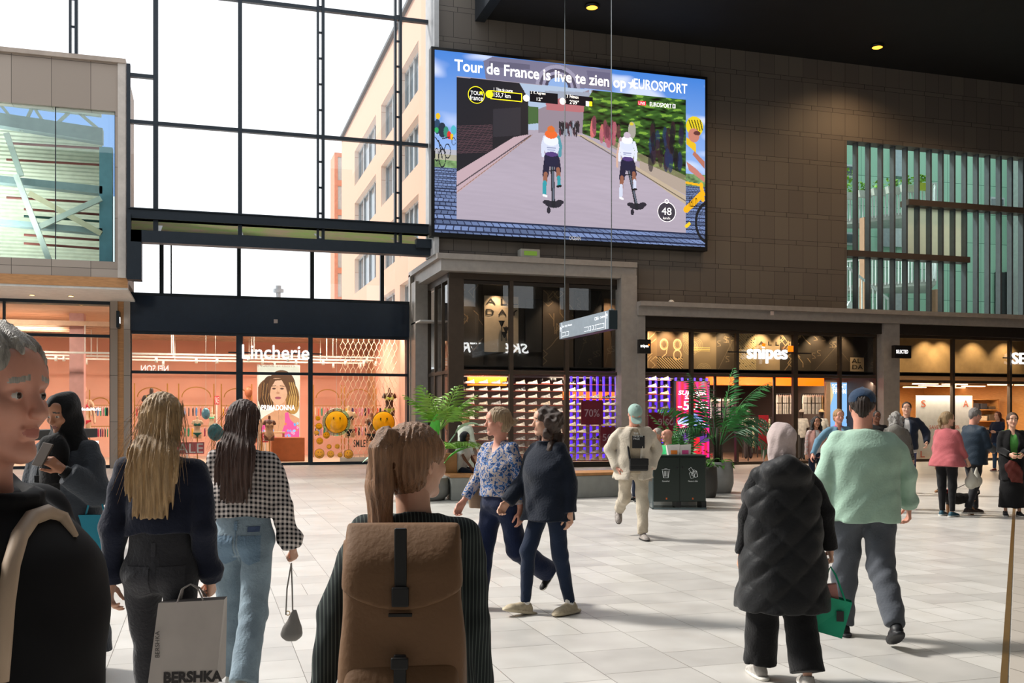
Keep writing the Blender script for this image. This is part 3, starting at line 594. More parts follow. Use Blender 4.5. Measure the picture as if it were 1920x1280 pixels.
# inner film
V0=[q(232,257),q(1541,384),q(1541,1144),q(232,1074)]; xi0,xi1=V0[0][0],V0[1][0]; zi0,zi1=(V0[2][1]+V0[3][1])/2,(V0[0][1]+V0[1][1])/2
def ip(zx,zy): return q(zx,zy)
keep=cv.C.copy(); inm=(X>=xi0)&(X<=xi1)&(Y>=zi0)&(Y<=zi1)
cv.rect(xi0,zi0,xi1,zi1,'a59aa8'); g=np.clip((Y-zi0)/(zi1-zi0),0,1); cv.C=np.where(inm[...,None],cv.C*(1.02-.25*np.abs(g-.3))[...,None]*(1+.03*N2(3,30,8)[...,None]),cv.C)
cv.poly([ip(232,257),ip(1000,330),ip(1000,560),ip(640,560),ip(232,560)],'9fb0c8')
cv.poly([ip(700,440),ip(990,330),ip(1000,580),ip(700,575)],'867a86'); cv.poly([ip(740,370),ip(970,390),ip(975,460),ip(745,445)],'a8646a'); cv.poly([ip(735,335),ip(990,345),ip(990,390),ip(740,375)],'8f97a8')
m_=cv.C.copy(); cv.poly([ip(622,420),ip(700,430),ip(700,520),ip(622,530)],'3d5c34')
cv.poly([ip(232,257),ip(590,290),ip(642,380),ip(640,600),ip(232,820)],'191820')
for i in range(18):
    y0=535+i*9; cv.line([ip(238,y0+3),ip(435,y0-4)],.018,'5c4048',.8)
cv.poly([ip(440,440),ip(600,430),ip(600,590),ip(440,600)],'2a2830')
cv.poly([ip(232,800),ip(560,600),ip(640,585),ip(664,588),ip(232,925)],'b39aa2'); cv.line([ip(232,880),ip(655,590)],.035,'4a4048'); cv.line([ip(232,915),ip(664,588)],.02,'8a6a58')
cv.poly([ip(1010,330),ip(1541,384),ip(1541,850),ip(1280,740),ip(1110,640),ip(950,580),ip(960,430)],'2f4f1e')
mk_=(X>ip(960,0+400)[0])&inm&(Y>ip(1250,840)[1])&(X<=xi1)
gm=N2(5,14,11); gr=(cv.C[...,1]>cv.C[...,0]*1.3)&(cv.C[...,1]>cv.C[...,2]*1.6)&inm&(X>ip(940,500)[0]); cv.C=np.where(gr[...,None],np.clip(cv.C*(1+1.0*gm[...,None]),.002,1),cv.C)
cv.put(gr&(gm>.55),'7fa83a',.7); cv.poly([ip(1270,740),ip(1100,650),ip(1090,600),ip(1541,820),ip(1541,850)],'8a8064',.6)
cv.poly([ip(1541,850),ip(1280,735),ip(1280,790),ip(1541,930)],'a39488'); cv.poly([ip(1541,985),ip(1120,690),ip(950,600),ip(900,585),ip(960,590),ip(1541,935)],'b3a28c'); cv.line([ip(1541,965),ip(1275,800),ip(1100,690),ip(940,595)],.03,'5c5348')
cv.rect(ip(1541,500)[0],0,VW,VH*.99,'000000',0)
rr=random.Random(9)
for i in range(60):
    zx=rr.uniform(820,930); a=ip(zx,rr.uniform(525,580)); cv.ell(a[0],a[1],.03,.11,rr.choice(['2a2630','5c2c3c','8a90a0','3d2a34','1c1c24']))
for i in range(26):
    zx=rr.uniform(1000,1180); a=ip(zx,560+(zx-1000)*.25+rr.uniform(-50,40)); cv.ell(a[0],a[1],.07,.22,rr.choice(['a85a6a','7a3a4a','b8a0a8','8f9aa8','c96a6a','5a2c38']),.8)
for i in range(30):
    zx=rr.uniform(1340,1530); a=ip(zx,rr.uniform(560,760)); cv.ell(a[0],a[1],.09,.3,rr.choice(['141220','221c3a','301c24','1c2a50','0c0c14']),.75)
a=ip(1235,560); cv.ell(a[0],a[1],.13,.26,'9a968c'); a=ip(1232,525); cv.ell(a[0],a[1],.07,.05,'c9b53a')
cv.C=np.where((X<xi0)[...,None]|(X>xi1)[...,None]|(Y<zi0)[...,None]|(Y>zi1)[...,None],keep,cv.C)
def rider(x,y,sc,body,sh,lean=0):
    def e(dx,dy,rx,ry,c,rot=0,ring=0): a=ip(x+dx*sc,y+dy*sc); cv.ell(a[0],a[1],rx*sc,ry*sc,c,1,rot,ring)
    def l(p,w,c): cv.line([ip(x+a*sc,y+b*sc) for a,b in p],w*sc,c)
    e(15+lean,445,.26,.1,'25232e'); e(-22+lean,432,.13,.07,'25232e'); e(52+lean,432,.13,.07,'25232e'); e(-12+lean,478,.06,.1,'25232e')
    l([(8,200),(16+lean,455)],.11,'1c1e26'); l([(10,215),(16+lean*.9,420)],.05,'59606e'); l([(-24,255),(40,250)],.04,'1c1e26')
    l([(-20,190),(-30,275)],.2,'1e1c34'); l([(-29,270),(-34,330)],.13,'8a5a48'); l([(-34,320),(-37,385)],.12,sh); l([(-40,392),(-24,398)],.07,'e0e0e4')
    l([(34,190),(42,250)],.2,'1e1c34'); l([(42,245),(46,300)],.13,'8a5a48'); l([(46,290),(48,335)],.11,sh); l([(38,342),(56,340)],.07,'14141a')
    l([(-34,60),(-48,110),(-44,165)],.1,body[1]); l([(44,60),(56,110),(52,165)],.1,body[2])
    e(5,185,.24,.24,'1c1c38'); e(4,115,.25,.28,body[1]); e(2,80,.24,.16,body[0]); l([(-20,120),(26,124)],.03,'8a90b0'); l([(-18,132),(24,136)],.03,'9aa0c0'); e(5,158,.2,.07,'4a3570')
    e(2,45,.2,.13,body[3]); e(2,15,.12,.1,body[4])
rider(770,540,1.0,('d8dce8','c3c9dc','4a8a98','d8602a','c9652a'),'2f8f9a')
rider(1205,575,.95,('c9cfe4','d0d4e4','d0d4e4','e0e4f0','b8a8b8'),'c3c9dc',45)
cv.line([ip(1160,640),ip(1150,700),ip(1150,770)],.06,'c3a090')
# right: rider in yellow
for p_,c_ in (([q(1545,600),q(1600,640),q(1600,690),q(1545,640)],'d8b020'),([q(1590,680),q(1649,740),q(1649,780),q(1580,700)],'a86a5a'),([q(1545,740),q(1600,780),q(1649,830),q(1649,860),q(1560,790)],'b5756a')): cv.poly(p_,c_)
a=q(1592,540); cv.ell(a[0],a[1],.3,.32,'d8c022'); 
for i in range(5): cv.line([q(1560+i*16,505),q(1580+i*14,560)],.035,'4a4410')
a=q(1588,590); cv.ell(a[0],a[1],.2,.22,'b87868'); a=q(1606,578); cv.ell(a[0],a[1],.12,.07,'5a3030')
cv.line([q(1545,860),q(1625,875),q(1649,930)],.07,'e8a818'); cv.line([q(1545,1015),q(1630,930)],.2,'e8a818'); cv.line([q(1630,870),q(1640,960)],.12,'e8a818'); cv.line([q(1545,1110),q(1562,1095)],.1,'e8c020')
a=q(1675,1090); cv.ell(a[0],a[1],.5,.68,'14161c',ring=.16); cv.ell(a[0],a[1],.36,.5,'2a3040',ring=.05)
for zx,c_ in ((1560,'8a9060'),(1600,'4a7a3a'),(1630,'3f7a34')): a=q(zx,640); cv.ell(a[0],a[1],.14,.12,c_,.0)
cv.build('screen_picture',Mvc('video_glow',1.15),vw)
def VT(s,x0,x1,y0,y1,mat=white_g,off=0,name='caption',dy=0,**k): # rotated slightly by perspective is free: fitted on the plane
    return TF(s,780+x0/3.048,780+x1/3.048,60+y0/3.048,60+y1/3.048,Ys-.006-dy,mat,vw,name,0,off,**k)
VT('Tour de France is live te zien op',220,1200,208,292,off=.018)
VT('EUROSPORT',1245,1550,281,338,off=.012); st_=[]
cxs,czs=q(1238,300); mb=MB()
pts=[(cxs+(.17 if i%2==0 else .07)*math.sin(math.pi*i/5),czs+(.17 if i%2==0 else .07)*math.cos(math.pi*i/5)) for i in range(10)]; mb.prism(pts,-.008,-.005); mb.build('star_mark',white_g,vw)
yg=glow('e8d820',1.2); dk=glow('1c1c24',.25)
def ring2(zx,zy,r0,r1,mat,name='ring_mark'):
    a=q(zx,zy); n=36; mb=MB(); vs=[(a[0]+r*math.cos(2*math.pi*i/n),-.009,a[1]+r*math.sin(2*math.pi*i/n)) for r in (r0,r1) for i in range(n)]
    mb.add(vs,[(i,(i+1)%n,n+(i+1)%n,n+i) for i in range(n)]); return mb.build(name,mat,vw)
def vrect(x0,y0,x1,y1,mat,d=.007,name='caption_bar'):
    a=q(x0,y0); b=q(x1,y1); ym=(a[1]+b[1])/2; h=abs(q((x0+x1)/2,y0)[1]-q((x0+x1)/2,y1)[1])/2; return MB().box(a[0],b[0],-d,-d+.002,ym-h,ym+h).build(name,mat,vw)
def vdisc(zx,zy,r,mat,d=.007): 
    a=q(zx,zy); n=28; return MB().add([(a[0]+r*math.cos(2*math.pi*i/n),-d,a[1]+r*math.sin(2*math.pi*i/n)) for i in range(n)],[tuple(range(n))]).build('disc_mark',mat,vw)
vdisc(344,360,.25,dk); ring2(344,360,.235,.255,yg); VT('TOUR',312,384,338,360,dy=.006); VT('france',308,382,362,390,dy=.006); vdisc(371,349,.05,yg,.014)
vrect(425,342,606,392,yg); vrect(430,347,601,387,dk,.01); vdisc(419,356,.115,yg,.011); VT('155,7 km',445,540,349,378,dy=.006); VT('1  Tête de course',445,552,322,340)
vdisc(630,378,.1,white_g); vdisc(838,396,.1,white_g); vrect(650,345,810,405,dk); vrect(855,365,1010,420,dk); VT('2  K. Asgreen',656,740,340,360,dy=.004); VT('12"',690,722,374,393,dy=.006); VT('3  Peloton',862,928,360,378,dy=.004); VT("2'09\"",878,930,390,413,dy=.006)
vrect(970,396,988,424,white_g,.009); vrect(990,398,1006,424,yg,.009)
vrect(1268,395,1313,419,glow('e01838',1.2)); VT('LIVE',1273,1309,399,415,dy=.006); VT('EUROSPORT',1336,1460,405,430,off=.01); vrect(1466,412,1482,436,white_g,.007); VT('1',1471,1477,415,432,mat=dk,dy=.006)
vdisc(1432,1028,.29,glow('3c3a44',.8)); ring2(1432,1028,.3,.315,white_g); ring2(1432,968,.05,.07,white_g); VT('48',1404,1460,1003,1045,dy=.006); VT('km/h',1412,1452,1056,1070,dy=.006)
o=VT('RELLO',1560,1607,945,1000,mat=glow('2a1c0c',.3)); 
TF('OCEAN',1067.5,1088.5,443,450,Ys-.0,M('bezel_white','d0d0d0',.5,emit=.4),vw,'maker_name',.004)
# ---------------- hanging direction sign ----------------
xs_,ys_=D(1049,1867/27.3); xe_2,ye_2=D(1146,1867/24.0)
hx=(xs_+xe_2)/2; sg=empty('hanging_direction_sign',(hx,ye_2,0),0,'long grey direction sign hanging on two wires from the hall ceiling','sign'); Ln=ys_-ye_2; zb_=CH+(778-617)*24/FPX; zt2_=CH+(778-581)*24/FPX
MB().box(-.02,.2,0,Ln,zb_,zt2_).build('sign_case',M('sign_dark','1c2a30',.4),sg,bevel=.01)
MB().box(-.035,-.02,0.01,Ln-.01,zb_+.01,zt2_-.01).build('sign_face',M('sign_grey','8a96a0',.4,emit=.12),sg)
for y in (.1,Ln-.12):
    MB().tube([(.08,y,zt2_),(.08,y,13.4)],.012,6).build('wire',M('steel_wire','9a9f9f',.3,.8),sg); MB().box(.04,.12,y-.06,y+.06,zt2_,zt2_+.04).build('clamp',M('steel_wire','9a9f9f',.3,.8),sg)
hh=zt2_-zb_; wg=glow('e8ecf0',1.0)
def ST(s,y0,y1,z0,z1,mat=wg):
    # text on the left face, reads towards the camera side
    o=text('sign_lettering',s,1,mat,None,ext=0,align='LEFT'); me=o.data; n=len(me.vertices); c=np.zeros(n*3,np.float32); me.vertices.foreach_get('co',c); c=c.reshape(-1,3); lo=c.min(0); hi=c.max(0)
    c[:,0]=(c[:,0]-lo[0])/(hi[0]-lo[0])*abs(y1-y0); c[:,1]=(c[:,1]-lo[1])/(hi[1]-lo[1])*(z1-z0); me.vertices.foreach_set('co',c.ravel()); me.update(); o.parent=sg; o.rotation_euler=(math.pi/2,0,-math.pi/2); o.location=(-.037,max(y0,y1),z0); return o
ST('Exit Only Wonen',Ln*.72,Ln*.93,zb_+hh*.62,zb_+hh*.78); ST('C&A',Ln*.18,Ln*.26,zb_+hh*.62,zb_+hh*.8); ST('CINEMA',Ln*.06,Ln*.16,zb_+hh*.66,zb_+hh*.76)
for y in (Ln*.945,Ln*.055): MB().box(-.038,-.036,y-.008,y+.008,zb_+.02,zt2_-.02).build('dividing_line',wg,sg)

for y,z in ((Ln*.97,.6),(Ln*.03,.72)): b=MB(); b.beam((-.038,y,zb_+hh*(z-.15)),(-.038,y,zb_+hh*(z+.12)),.012,.003); b.beam((-.038,y,zb_+hh*(z+.12)),(-.038,y-.05,zb_+hh*(z+.0)),.012,.003); b.beam((-.038,y,zb_+hh*(z+.12)),(-.038,y+.05,zb_+hh*(z+.0)),.012,.003); b.build('arrow',wg,sg)
for y0,y1 in ((.08,.22),(.23,.26),(.28,.31),(.33,.36),(.38,.46),(.86,.93),(.79,.84)): b=MB(); b.box(-.038,-.036,Ln*y0,Ln*y1,zb_+hh*.14,zb_+hh*.16); b.box(-.038,-.036,Ln*y0,Ln*y1,zb_+hh*.36,zb_+hh*.38); b.box(-.038,-.036,Ln*y0,Ln*y0+.01,zb_+hh*.14,zb_+hh*.38); b.build('pictogram_frame',wg,sg)
# ceiling lamps
for i,(px,py) in enumerate(((1110,9),(1645,84))):
    zc=(13.4-CH)*FPX/(HOR-py); xc=(px-960)/FPX*zc; x,y=CS*xc+SN*zc,-SN*xc+CS*zc
    t=empty('ceiling_lamp',(x,y,13.4),0,('round glowing amber lamp on the black ceiling above the video wall','round glowing amber lamp on the black ceiling nearest the louvred window')[i],'ceiling light')
    MB().lathe([(0,0),(.2,0),(.22,-.05),(.16,-.09)],n=24).build('lamp_housing',M('lamp_black','151515',.4),t,True); MB().lathe([(.16,-.085),(.1,-.11),(0,-.12)],n=24).build('lamp_glass',M('amber_lamp','ffb050',.5,emit=5,ecol='ff9a28',var=0),t,True)
    light('amber_pool','SPOT',(x,y,13.2),620,(1,.66,.36),.15,rot=(math.radians(-6),0,0),spot=150,blend=1)
light('amber_pool','SPOT',(15.5,25.5,13.2),620,(1,.68,.4),.15,spot=120,blend=1)
light('amber_pool','SPOT',(24,25.5,13.2),820,(1,.68,.4),.15,spot=120,blend=1)
light('hall_glow','AREA',(20,16,12.8),300,(1,.76,.58),8,8)
cb=empty('control_cabinet',(PX(987,YW),YW,6.31),0,'small grey control cabinet with green display on the corner roof','cabinet')
a,b=P(968,464,YW-.3),P(1006,476,YW-.3); MB().box(-.3,.3,-.4,-.05,0,.24).build('cabinet_box',M('cabinet_grey','8d8d86',.5),cb,bevel=.01); MB().box(-.2,.2,-.41,-.4,.05,.18).build('display',glow('6a8a3a',.35),cb)
# ---------------- soft body modeller: smooth distance fields turned into one surface ----------------
def V(*a): return np.array(a,float)
def nrm(v): return v/(np.linalg.norm(v)+1e-12)
def rotx(d): c,s=math.cos(math.radians(d)),math.sin(math.radians(d)); return np.array([[1,0,0],[0,c,-s],[0,s,c]])
def roty(d): c,s=math.cos(math.radians(d)),math.sin(math.radians(d)); return np.array([[c,0,s],[0,1,0],[-s,0,c]])
def rotz(d): c,s=math.cos(math.radians(d)),math.sin(math.radians(d)); return np.array([[c,-s,0],[s,c,0],[0,0,1]])
I3=np.eye(3)
class F:
    BIG=.08
    def __init__(s,lo,hi,h):
        s.h=h; s.lo=np.array(lo,float); n=np.ceil((np.array(hi)-s.lo)/h).astype(int)+1
        s.ax=[s.lo[i]+np.arange(n[i])*h for i in range(3)]; s.D=np.full(tuple(n),F.BIG,np.float32)
    def sub(s,lo,hi):
        sl=[]
        for i in range(3):
            a=int(np.searchsorted(s.ax[i],lo[i])); b=int(np.searchsorted(s.ax[i],hi[i])); 
            if b<=a: return None,None
            sl.append(slice(a,b))
        X=s.ax[0][sl[0]][:,None,None]; Y=s.ax[1][sl[1]][None,:,None]; Z=s.ax[2][sl[2]][None,None,:]
        return tuple(sl),(X,Y,Z)
    def mix(s,sl,d,k,op='u'):
        A=s.D[sl]
        if op=='u':
            if k<=0: s.D[sl]=np.minimum(A,d); return
            h=np.clip(.5+.5*(A-d)/k,0,1); s.D[sl]=A+(d-A)*h-k*h*(1-h)
        else:
            d=-d
            if k<=0: s.D[sl]=np.maximum(A,d); return
            h=np.clip(.5-.5*(A-d)/k,0,1); s.D[sl]=A+(d-A)*h+k*h*(1-h)
    def cone(s,a,b,ra,rb,k=.02,op='u',flat=False,sq=None):
        a=np.asarray(a,float); b=np.asarray(b,float); m=max(ra,rb)*(1.6 if sq else 1)+k+.03
        sl,c=s.sub(np.minimum(a,b)-m,np.maximum(a,b)+m)
        if sl is None: return s
        X,Y,Z=c[0]-a[0],c[1]-a[1],c[2]-a[2]; e=b-a; L=float(e@e)+1e-12
        t=(X*e[0]+Y*e[1]+Z*e[2])/L; tc=np.clip(t,0,1)
        qx,qy,qz=X-tc*e[0],Y-tc*e[1],Z-tc*e[2]
        if sq:
            n,f=sq; g=(f-1)*(qx*n[0]+qy*n[1]+qz*n[2]); qx=qx+g*n[0]; qy=qy+g*n[1]; qz=qz+g*n[2]
        d=np.sqrt(qx*qx+qy*qy+qz*qz)-(ra+tc*(rb-ra))
        if flat: d=np.maximum(d,(t-1)*math.sqrt(L))
        s.mix(sl,d,k,op); return s
    def ell(s,c,r,R=None,k=.015,op='u'):
        c=np.asarray(c,float); r=np.asarray(r,float); m=r.max()+k+.03
        sl,q=s.sub(c-m,c+m)
        if sl is None: return s
        X,Y,Z=q[0]-c[0],q[1]-c[1],q[2]-c[2]
        if R is not None: X,Y,Z=[R[0][i]*X+R[1][i]*Y+R[2][i]*Z for i in range(3)]
        k0=np.sqrt((X/r[0])**2+(Y/r[1])**2+(Z/r[2])**2); k1=np.sqrt((X/r[0]**2)**2+(Y/r[1]**2)**2+(Z/r[2]**2)**2)+1e-9
        s.mix(sl,np.clip(k0*(k0-1)/k1,-.2,.2),k,op); return s
    def loft(s,rings,o=(0,0,0),R=None,k=.02,op='u',pw=2.0,arc=None):
        # rings: (z,cx,cy,rx,ry)
        o=np.asarray(o,float); R=I3 if R is None else R; rg=np.array(rings,float); rg=rg[np.argsort(rg[:,0])]
        zz=np.linspace(rg[0,0],rg[-1,0],60); n=len(rg); T=np.zeros((60,5)); T[:,0]=zz
        dz=np.gradient(rg[:,0]) if n>2 else np.ones(n)
        for c in range(1,5):
            m=np.gradient(rg[:,c],rg[:,0]) if n>2 else np.full(n,(rg[-1,c]-rg[0,c])/(rg[-1,0]-rg[0,0]))
            i=np.clip(np.searchsorted(rg[:,0],zz)-1,0,n-2); hh=rg[i+1,0]-rg[i,0]; u=(zz-rg[i,0])/hh
            T[:,c]=(2*u**3-3*u**2+1)*rg[i,c]+(u**3-2*u**2+u)*hh*m[i]+(-2*u**3+3*u**2)*rg[i+1,c]+(u**3-u**2)*hh*m[i+1]
        rm=rg[:,3:5].max()+abs(rg[:,1:3]).max()+k+.04
        P0=o+R@V(0,0,rg[0,0]); P1=o+R@V(0,0,rg[-1,0])
        sl,q=s.sub(np.minimum(P0,P1)-rm,np.maximum(P0,P1)+rm)
        if sl is None: return s
        X,Y,Z=q[0]-o[0],q[1]-o[1],q[2]-o[2]
        x,y,z=[R[0][i]*X+R[1][i]*Y+R[2][i]*Z for i in range(3)]
        x,y,z=np.broadcast_arrays(x,y,z)
        cx,cy,rx,ry=[np.interp(z,zz,T[:,c]) for c in range(1,5)]
        rx=np.maximum(rx,.004); ry=np.maximum(ry,.004)
        yy=y-cy+(0 if arc is None else arc*(x-cx)**2)
        qq=(np.abs((x-cx)/rx)**pw+np.abs(yy/ry)**pw)**(1/pw)
        d=np.clip((qq-1)*np.minimum(rx,ry),-.2,.2); d=np.maximum(d,np.maximum(rg[0,0]-z,z-rg[-1,0]))
        s.mix(sl,d,k,op); return s
    def rip(s,amp,seed=0,fx=14,fz=22,fn=None):
        r=np.random.RandomState(seed); X=s.ax[0][:,None,None]; Y=s.ax[1][None,:,None]; Z=s.ax[2][None,None,:]
        p=r.uniform(0,6.3,8)
        w=1.3*np.sin(X*9+p[0])*np.sin(Z*7+p[1])+np.sin(Y*11+p[2]+Z*5)
        a=np.sin(X*fx+Y*fx*.8+Z*fz*.35+w*1.6+p[3])+.7*np.sin(X*fx*1.3-Y*fx*1.1+Z*fz+w*2+p[4])+.5*np.sin((X-Y)*fx*2.3-Z*fz*1.6+w*2.4+p[5])
        a=a*amp/1.6
        if fn is not None: a=a*fn(X,Y,Z)
        s.D+=a.astype(np.float32); return s
    def add(s,fn):
        X=s.ax[0][:,None,None]; Y=s.ax[1][None,:,None]; Z=s.ax[2][None,None,:]; s.D+=np.broadcast_to(fn(X,Y,Z),s.D.shape).astype(np.float32); return s
    def keep(s,fn,k=.006):
        # intersect with half space / volume fn<0
        X=s.ax[0][:,None,None]; Y=s.ax[1][None,:,None]; Z=s.ax[2][None,None,:]
        s.D=np.maximum(s.D,np.broadcast_to(fn(X,Y,Z),s.D.shape)).astype(np.float32); return s
    def mesh(s):
        D=s.D.copy(); D[0]=D[-1]=.05; D[:,0]=D[:,-1]=.05; D[:,:,0]=D[:,:,-1]=.05
        ins=D<0; nx,ny,nz=D.shape; S=np.zeros((nx-1,ny-1,nz-1,3),np.float32); C=np.zeros((nx-1,ny-1,nz-1),np.int16)
        qs=[]
        cross={}
        for a in range(3):
            i0=[slice(None)]*3; i1=[slice(None)]*3; i0[a]=slice(0,-1); i1[a]=slice(1,None)
            A,B=D[tuple(i0)],D[tuple(i1)]; cr=ins[tuple(i0)]!=ins[tuple(i1)]
            idx=np.argwhere(cr); t=(A[cr]/(A[cr]-B[cr]))
            pos=idx.astype(np.float32).copy(); pos[:,a]+=t
            b,c=[q for q in range(3) if q!=a]
            for ob in (0,1):
                for oc in (0,1):
                    ci=idx.copy(); ci[:,b]-=ob; ci[:,c]-=oc
                    ok=(ci[:,b]>=0)&(ci[:,c]>=0)&(ci[:,b]<S.shape[b])&(ci[:,c]<S.shape[c]); ci=ci[ok]
                    np.add.at(S,(ci[:,0],ci[:,1],ci[:,2]),pos[ok]); np.add.at(C,(ci[:,0],ci[:,1],ci[:,2]),1)
            cross[a]=(idx,A[cr]<0,b,c)
        vid=-np.ones(C.shape,np.int64); act=C>0; vid[act]=np.arange(act.sum())
        v=S[act]/C[act][:,None]*s.h+s.lo
        for a in range(3):
            idx,neg,b,c=cross[a]; ok=(idx[:,b]>0)&(idx[:,c]>0)&(idx[:,b]<C.shape[b])&(idx[:,c]<C.shape[c]); I=idx[ok]; ng=neg[ok]
            def g(ob,oc):
                J=I.copy(); J[:,b]-=ob; J[:,c]-=oc; return vid[J[:,0],J[:,1],J[:,2]]
            q=np.stack([g(1,1),g(0,1),g(0,0),g(1,0)],-1)
            flip=ng if a!=1 else ~ng
            q=np.where(flip[:,None],q,q[:,::-1]); qs.append(q)
        f=np.concatenate(qs); f=f[(f>=0).all(1)]
        return v,f
def bake(name,parts,mats,parent,s=1.0,matfn=None,relax=1,dz=0):
    # parts: list of F (fields) meshed and joined in one object
    vs=[];fs=[];b=0
    for p in parts:
        v,f=p.mesh()
        if len(v)==0: continue
        for _ in range(relax):
            acc=np.zeros_like(v); cnt=np.zeros(len(v))
            for i,j in ((0,1),(1,2),(2,3),(3,0)):
                np.add.at(acc,f[:,i],v[f[:,j]]); np.add.at(cnt,f[:,i],1); np.add.at(acc,f[:,j],v[f[:,i]]); np.add.at(cnt,f[:,j],1)
            v=.5*v+.5*acc/np.maximum(cnt,1)[:,None]
        vs.append(v); fs.append(f+b); b+=len(v)
    v=np.concatenate(vs); f=np.concatenate(fs)
    mats=mats if isinstance(mats,(list,tuple)) else [mats]
    mi=None
    if matfn is not None:
        c=v[f].mean(1); mi=matfn(c).astype(np.int32)
    v=v.copy(); v[:,2]+=dz; v*=s
    me=np_mesh(name,v,f,True)
    for m in mats: me.materials.append(m)
    if mi is not None: me.polygons.foreach_set('material_index',mi)
    o=bpy.data.objects.new(name,me); COL.objects.link(o); o.parent=parent; return o
def hand(f,w,d,n,t,curl=.35,thumb=.3,sc=1.0):
    d,n,t=nrm(d),nrm(n),nrm(t); kn=[]
    for i,(o,L,u) in enumerate(((.030,.088,.071),(.010,.092,.080),(-.011,.088,.074),(-.031,.080,.058))):
        K=w+d*L*sc+t*o*sc; f.cone(w+t*o*.6*sc,K,.0145*sc,.0115*sc,.012,sq=(n,1.15)); c=curl+.08*i; p=K; dd=d.copy(); ang=0
        for q,(seg,r0,r1,bend) in enumerate(((.46,.0098,.009,48),(.30,.009,.0083,58),(.24,.0083,.0068,38))):
            ang+=math.radians(bend*c*1.35); dd=d*math.cos(ang)+n*math.sin(ang); p2=p+dd*u*seg*sc; f.cone(p,p2,r0*sc,r1*sc,.004); p=p2
        kn.append(p)
    p=w+d*.022*sc+t*.022*sc; d1=nrm(d*.62+t*(.75-.5*thumb)+n*(.25+.5*thumb)); p2=p+d1*.042*sc; f.cone(p,p2,.0145*sc,.0115*sc,.01)
    d2=nrm(d*.85+t*(.3-.5*thumb)+n*(.2+.7*thumb)); p3=p2+d2*.032*sc; f.cone(p2,p3,.0115*sc,.0095*sc,.005); f.cone(p3,p3+nrm(d2+n*.3*thumb)*.026*sc,.0095*sc,.0075*sc,.004)
    return kn
SK={'fair':'d0a188','pink':'c98f7a','tan':'a87458','brown':'6d4431','dark':'4a2e22'}
def skinm(k):
    m=M('skin_'+k,SK[k],.5,var=.07,vs=20,bump=.05,bs=120); p=m.node_tree.nodes['Principled BSDF']; p.inputs['Subsurface Weight'].default_value=.12; p.inputs['Subsurface Radius'].default_value=(.012,.005,.003); return m
def hairm(c,d=None):
    nm='hair_'+c
    if nm in MC: return MC[nm]
    m=M(nm,c,.42,var=.35,vs=9,stretch=(14,14,1.2),spec=.5,bump=.6,bs=30); return m
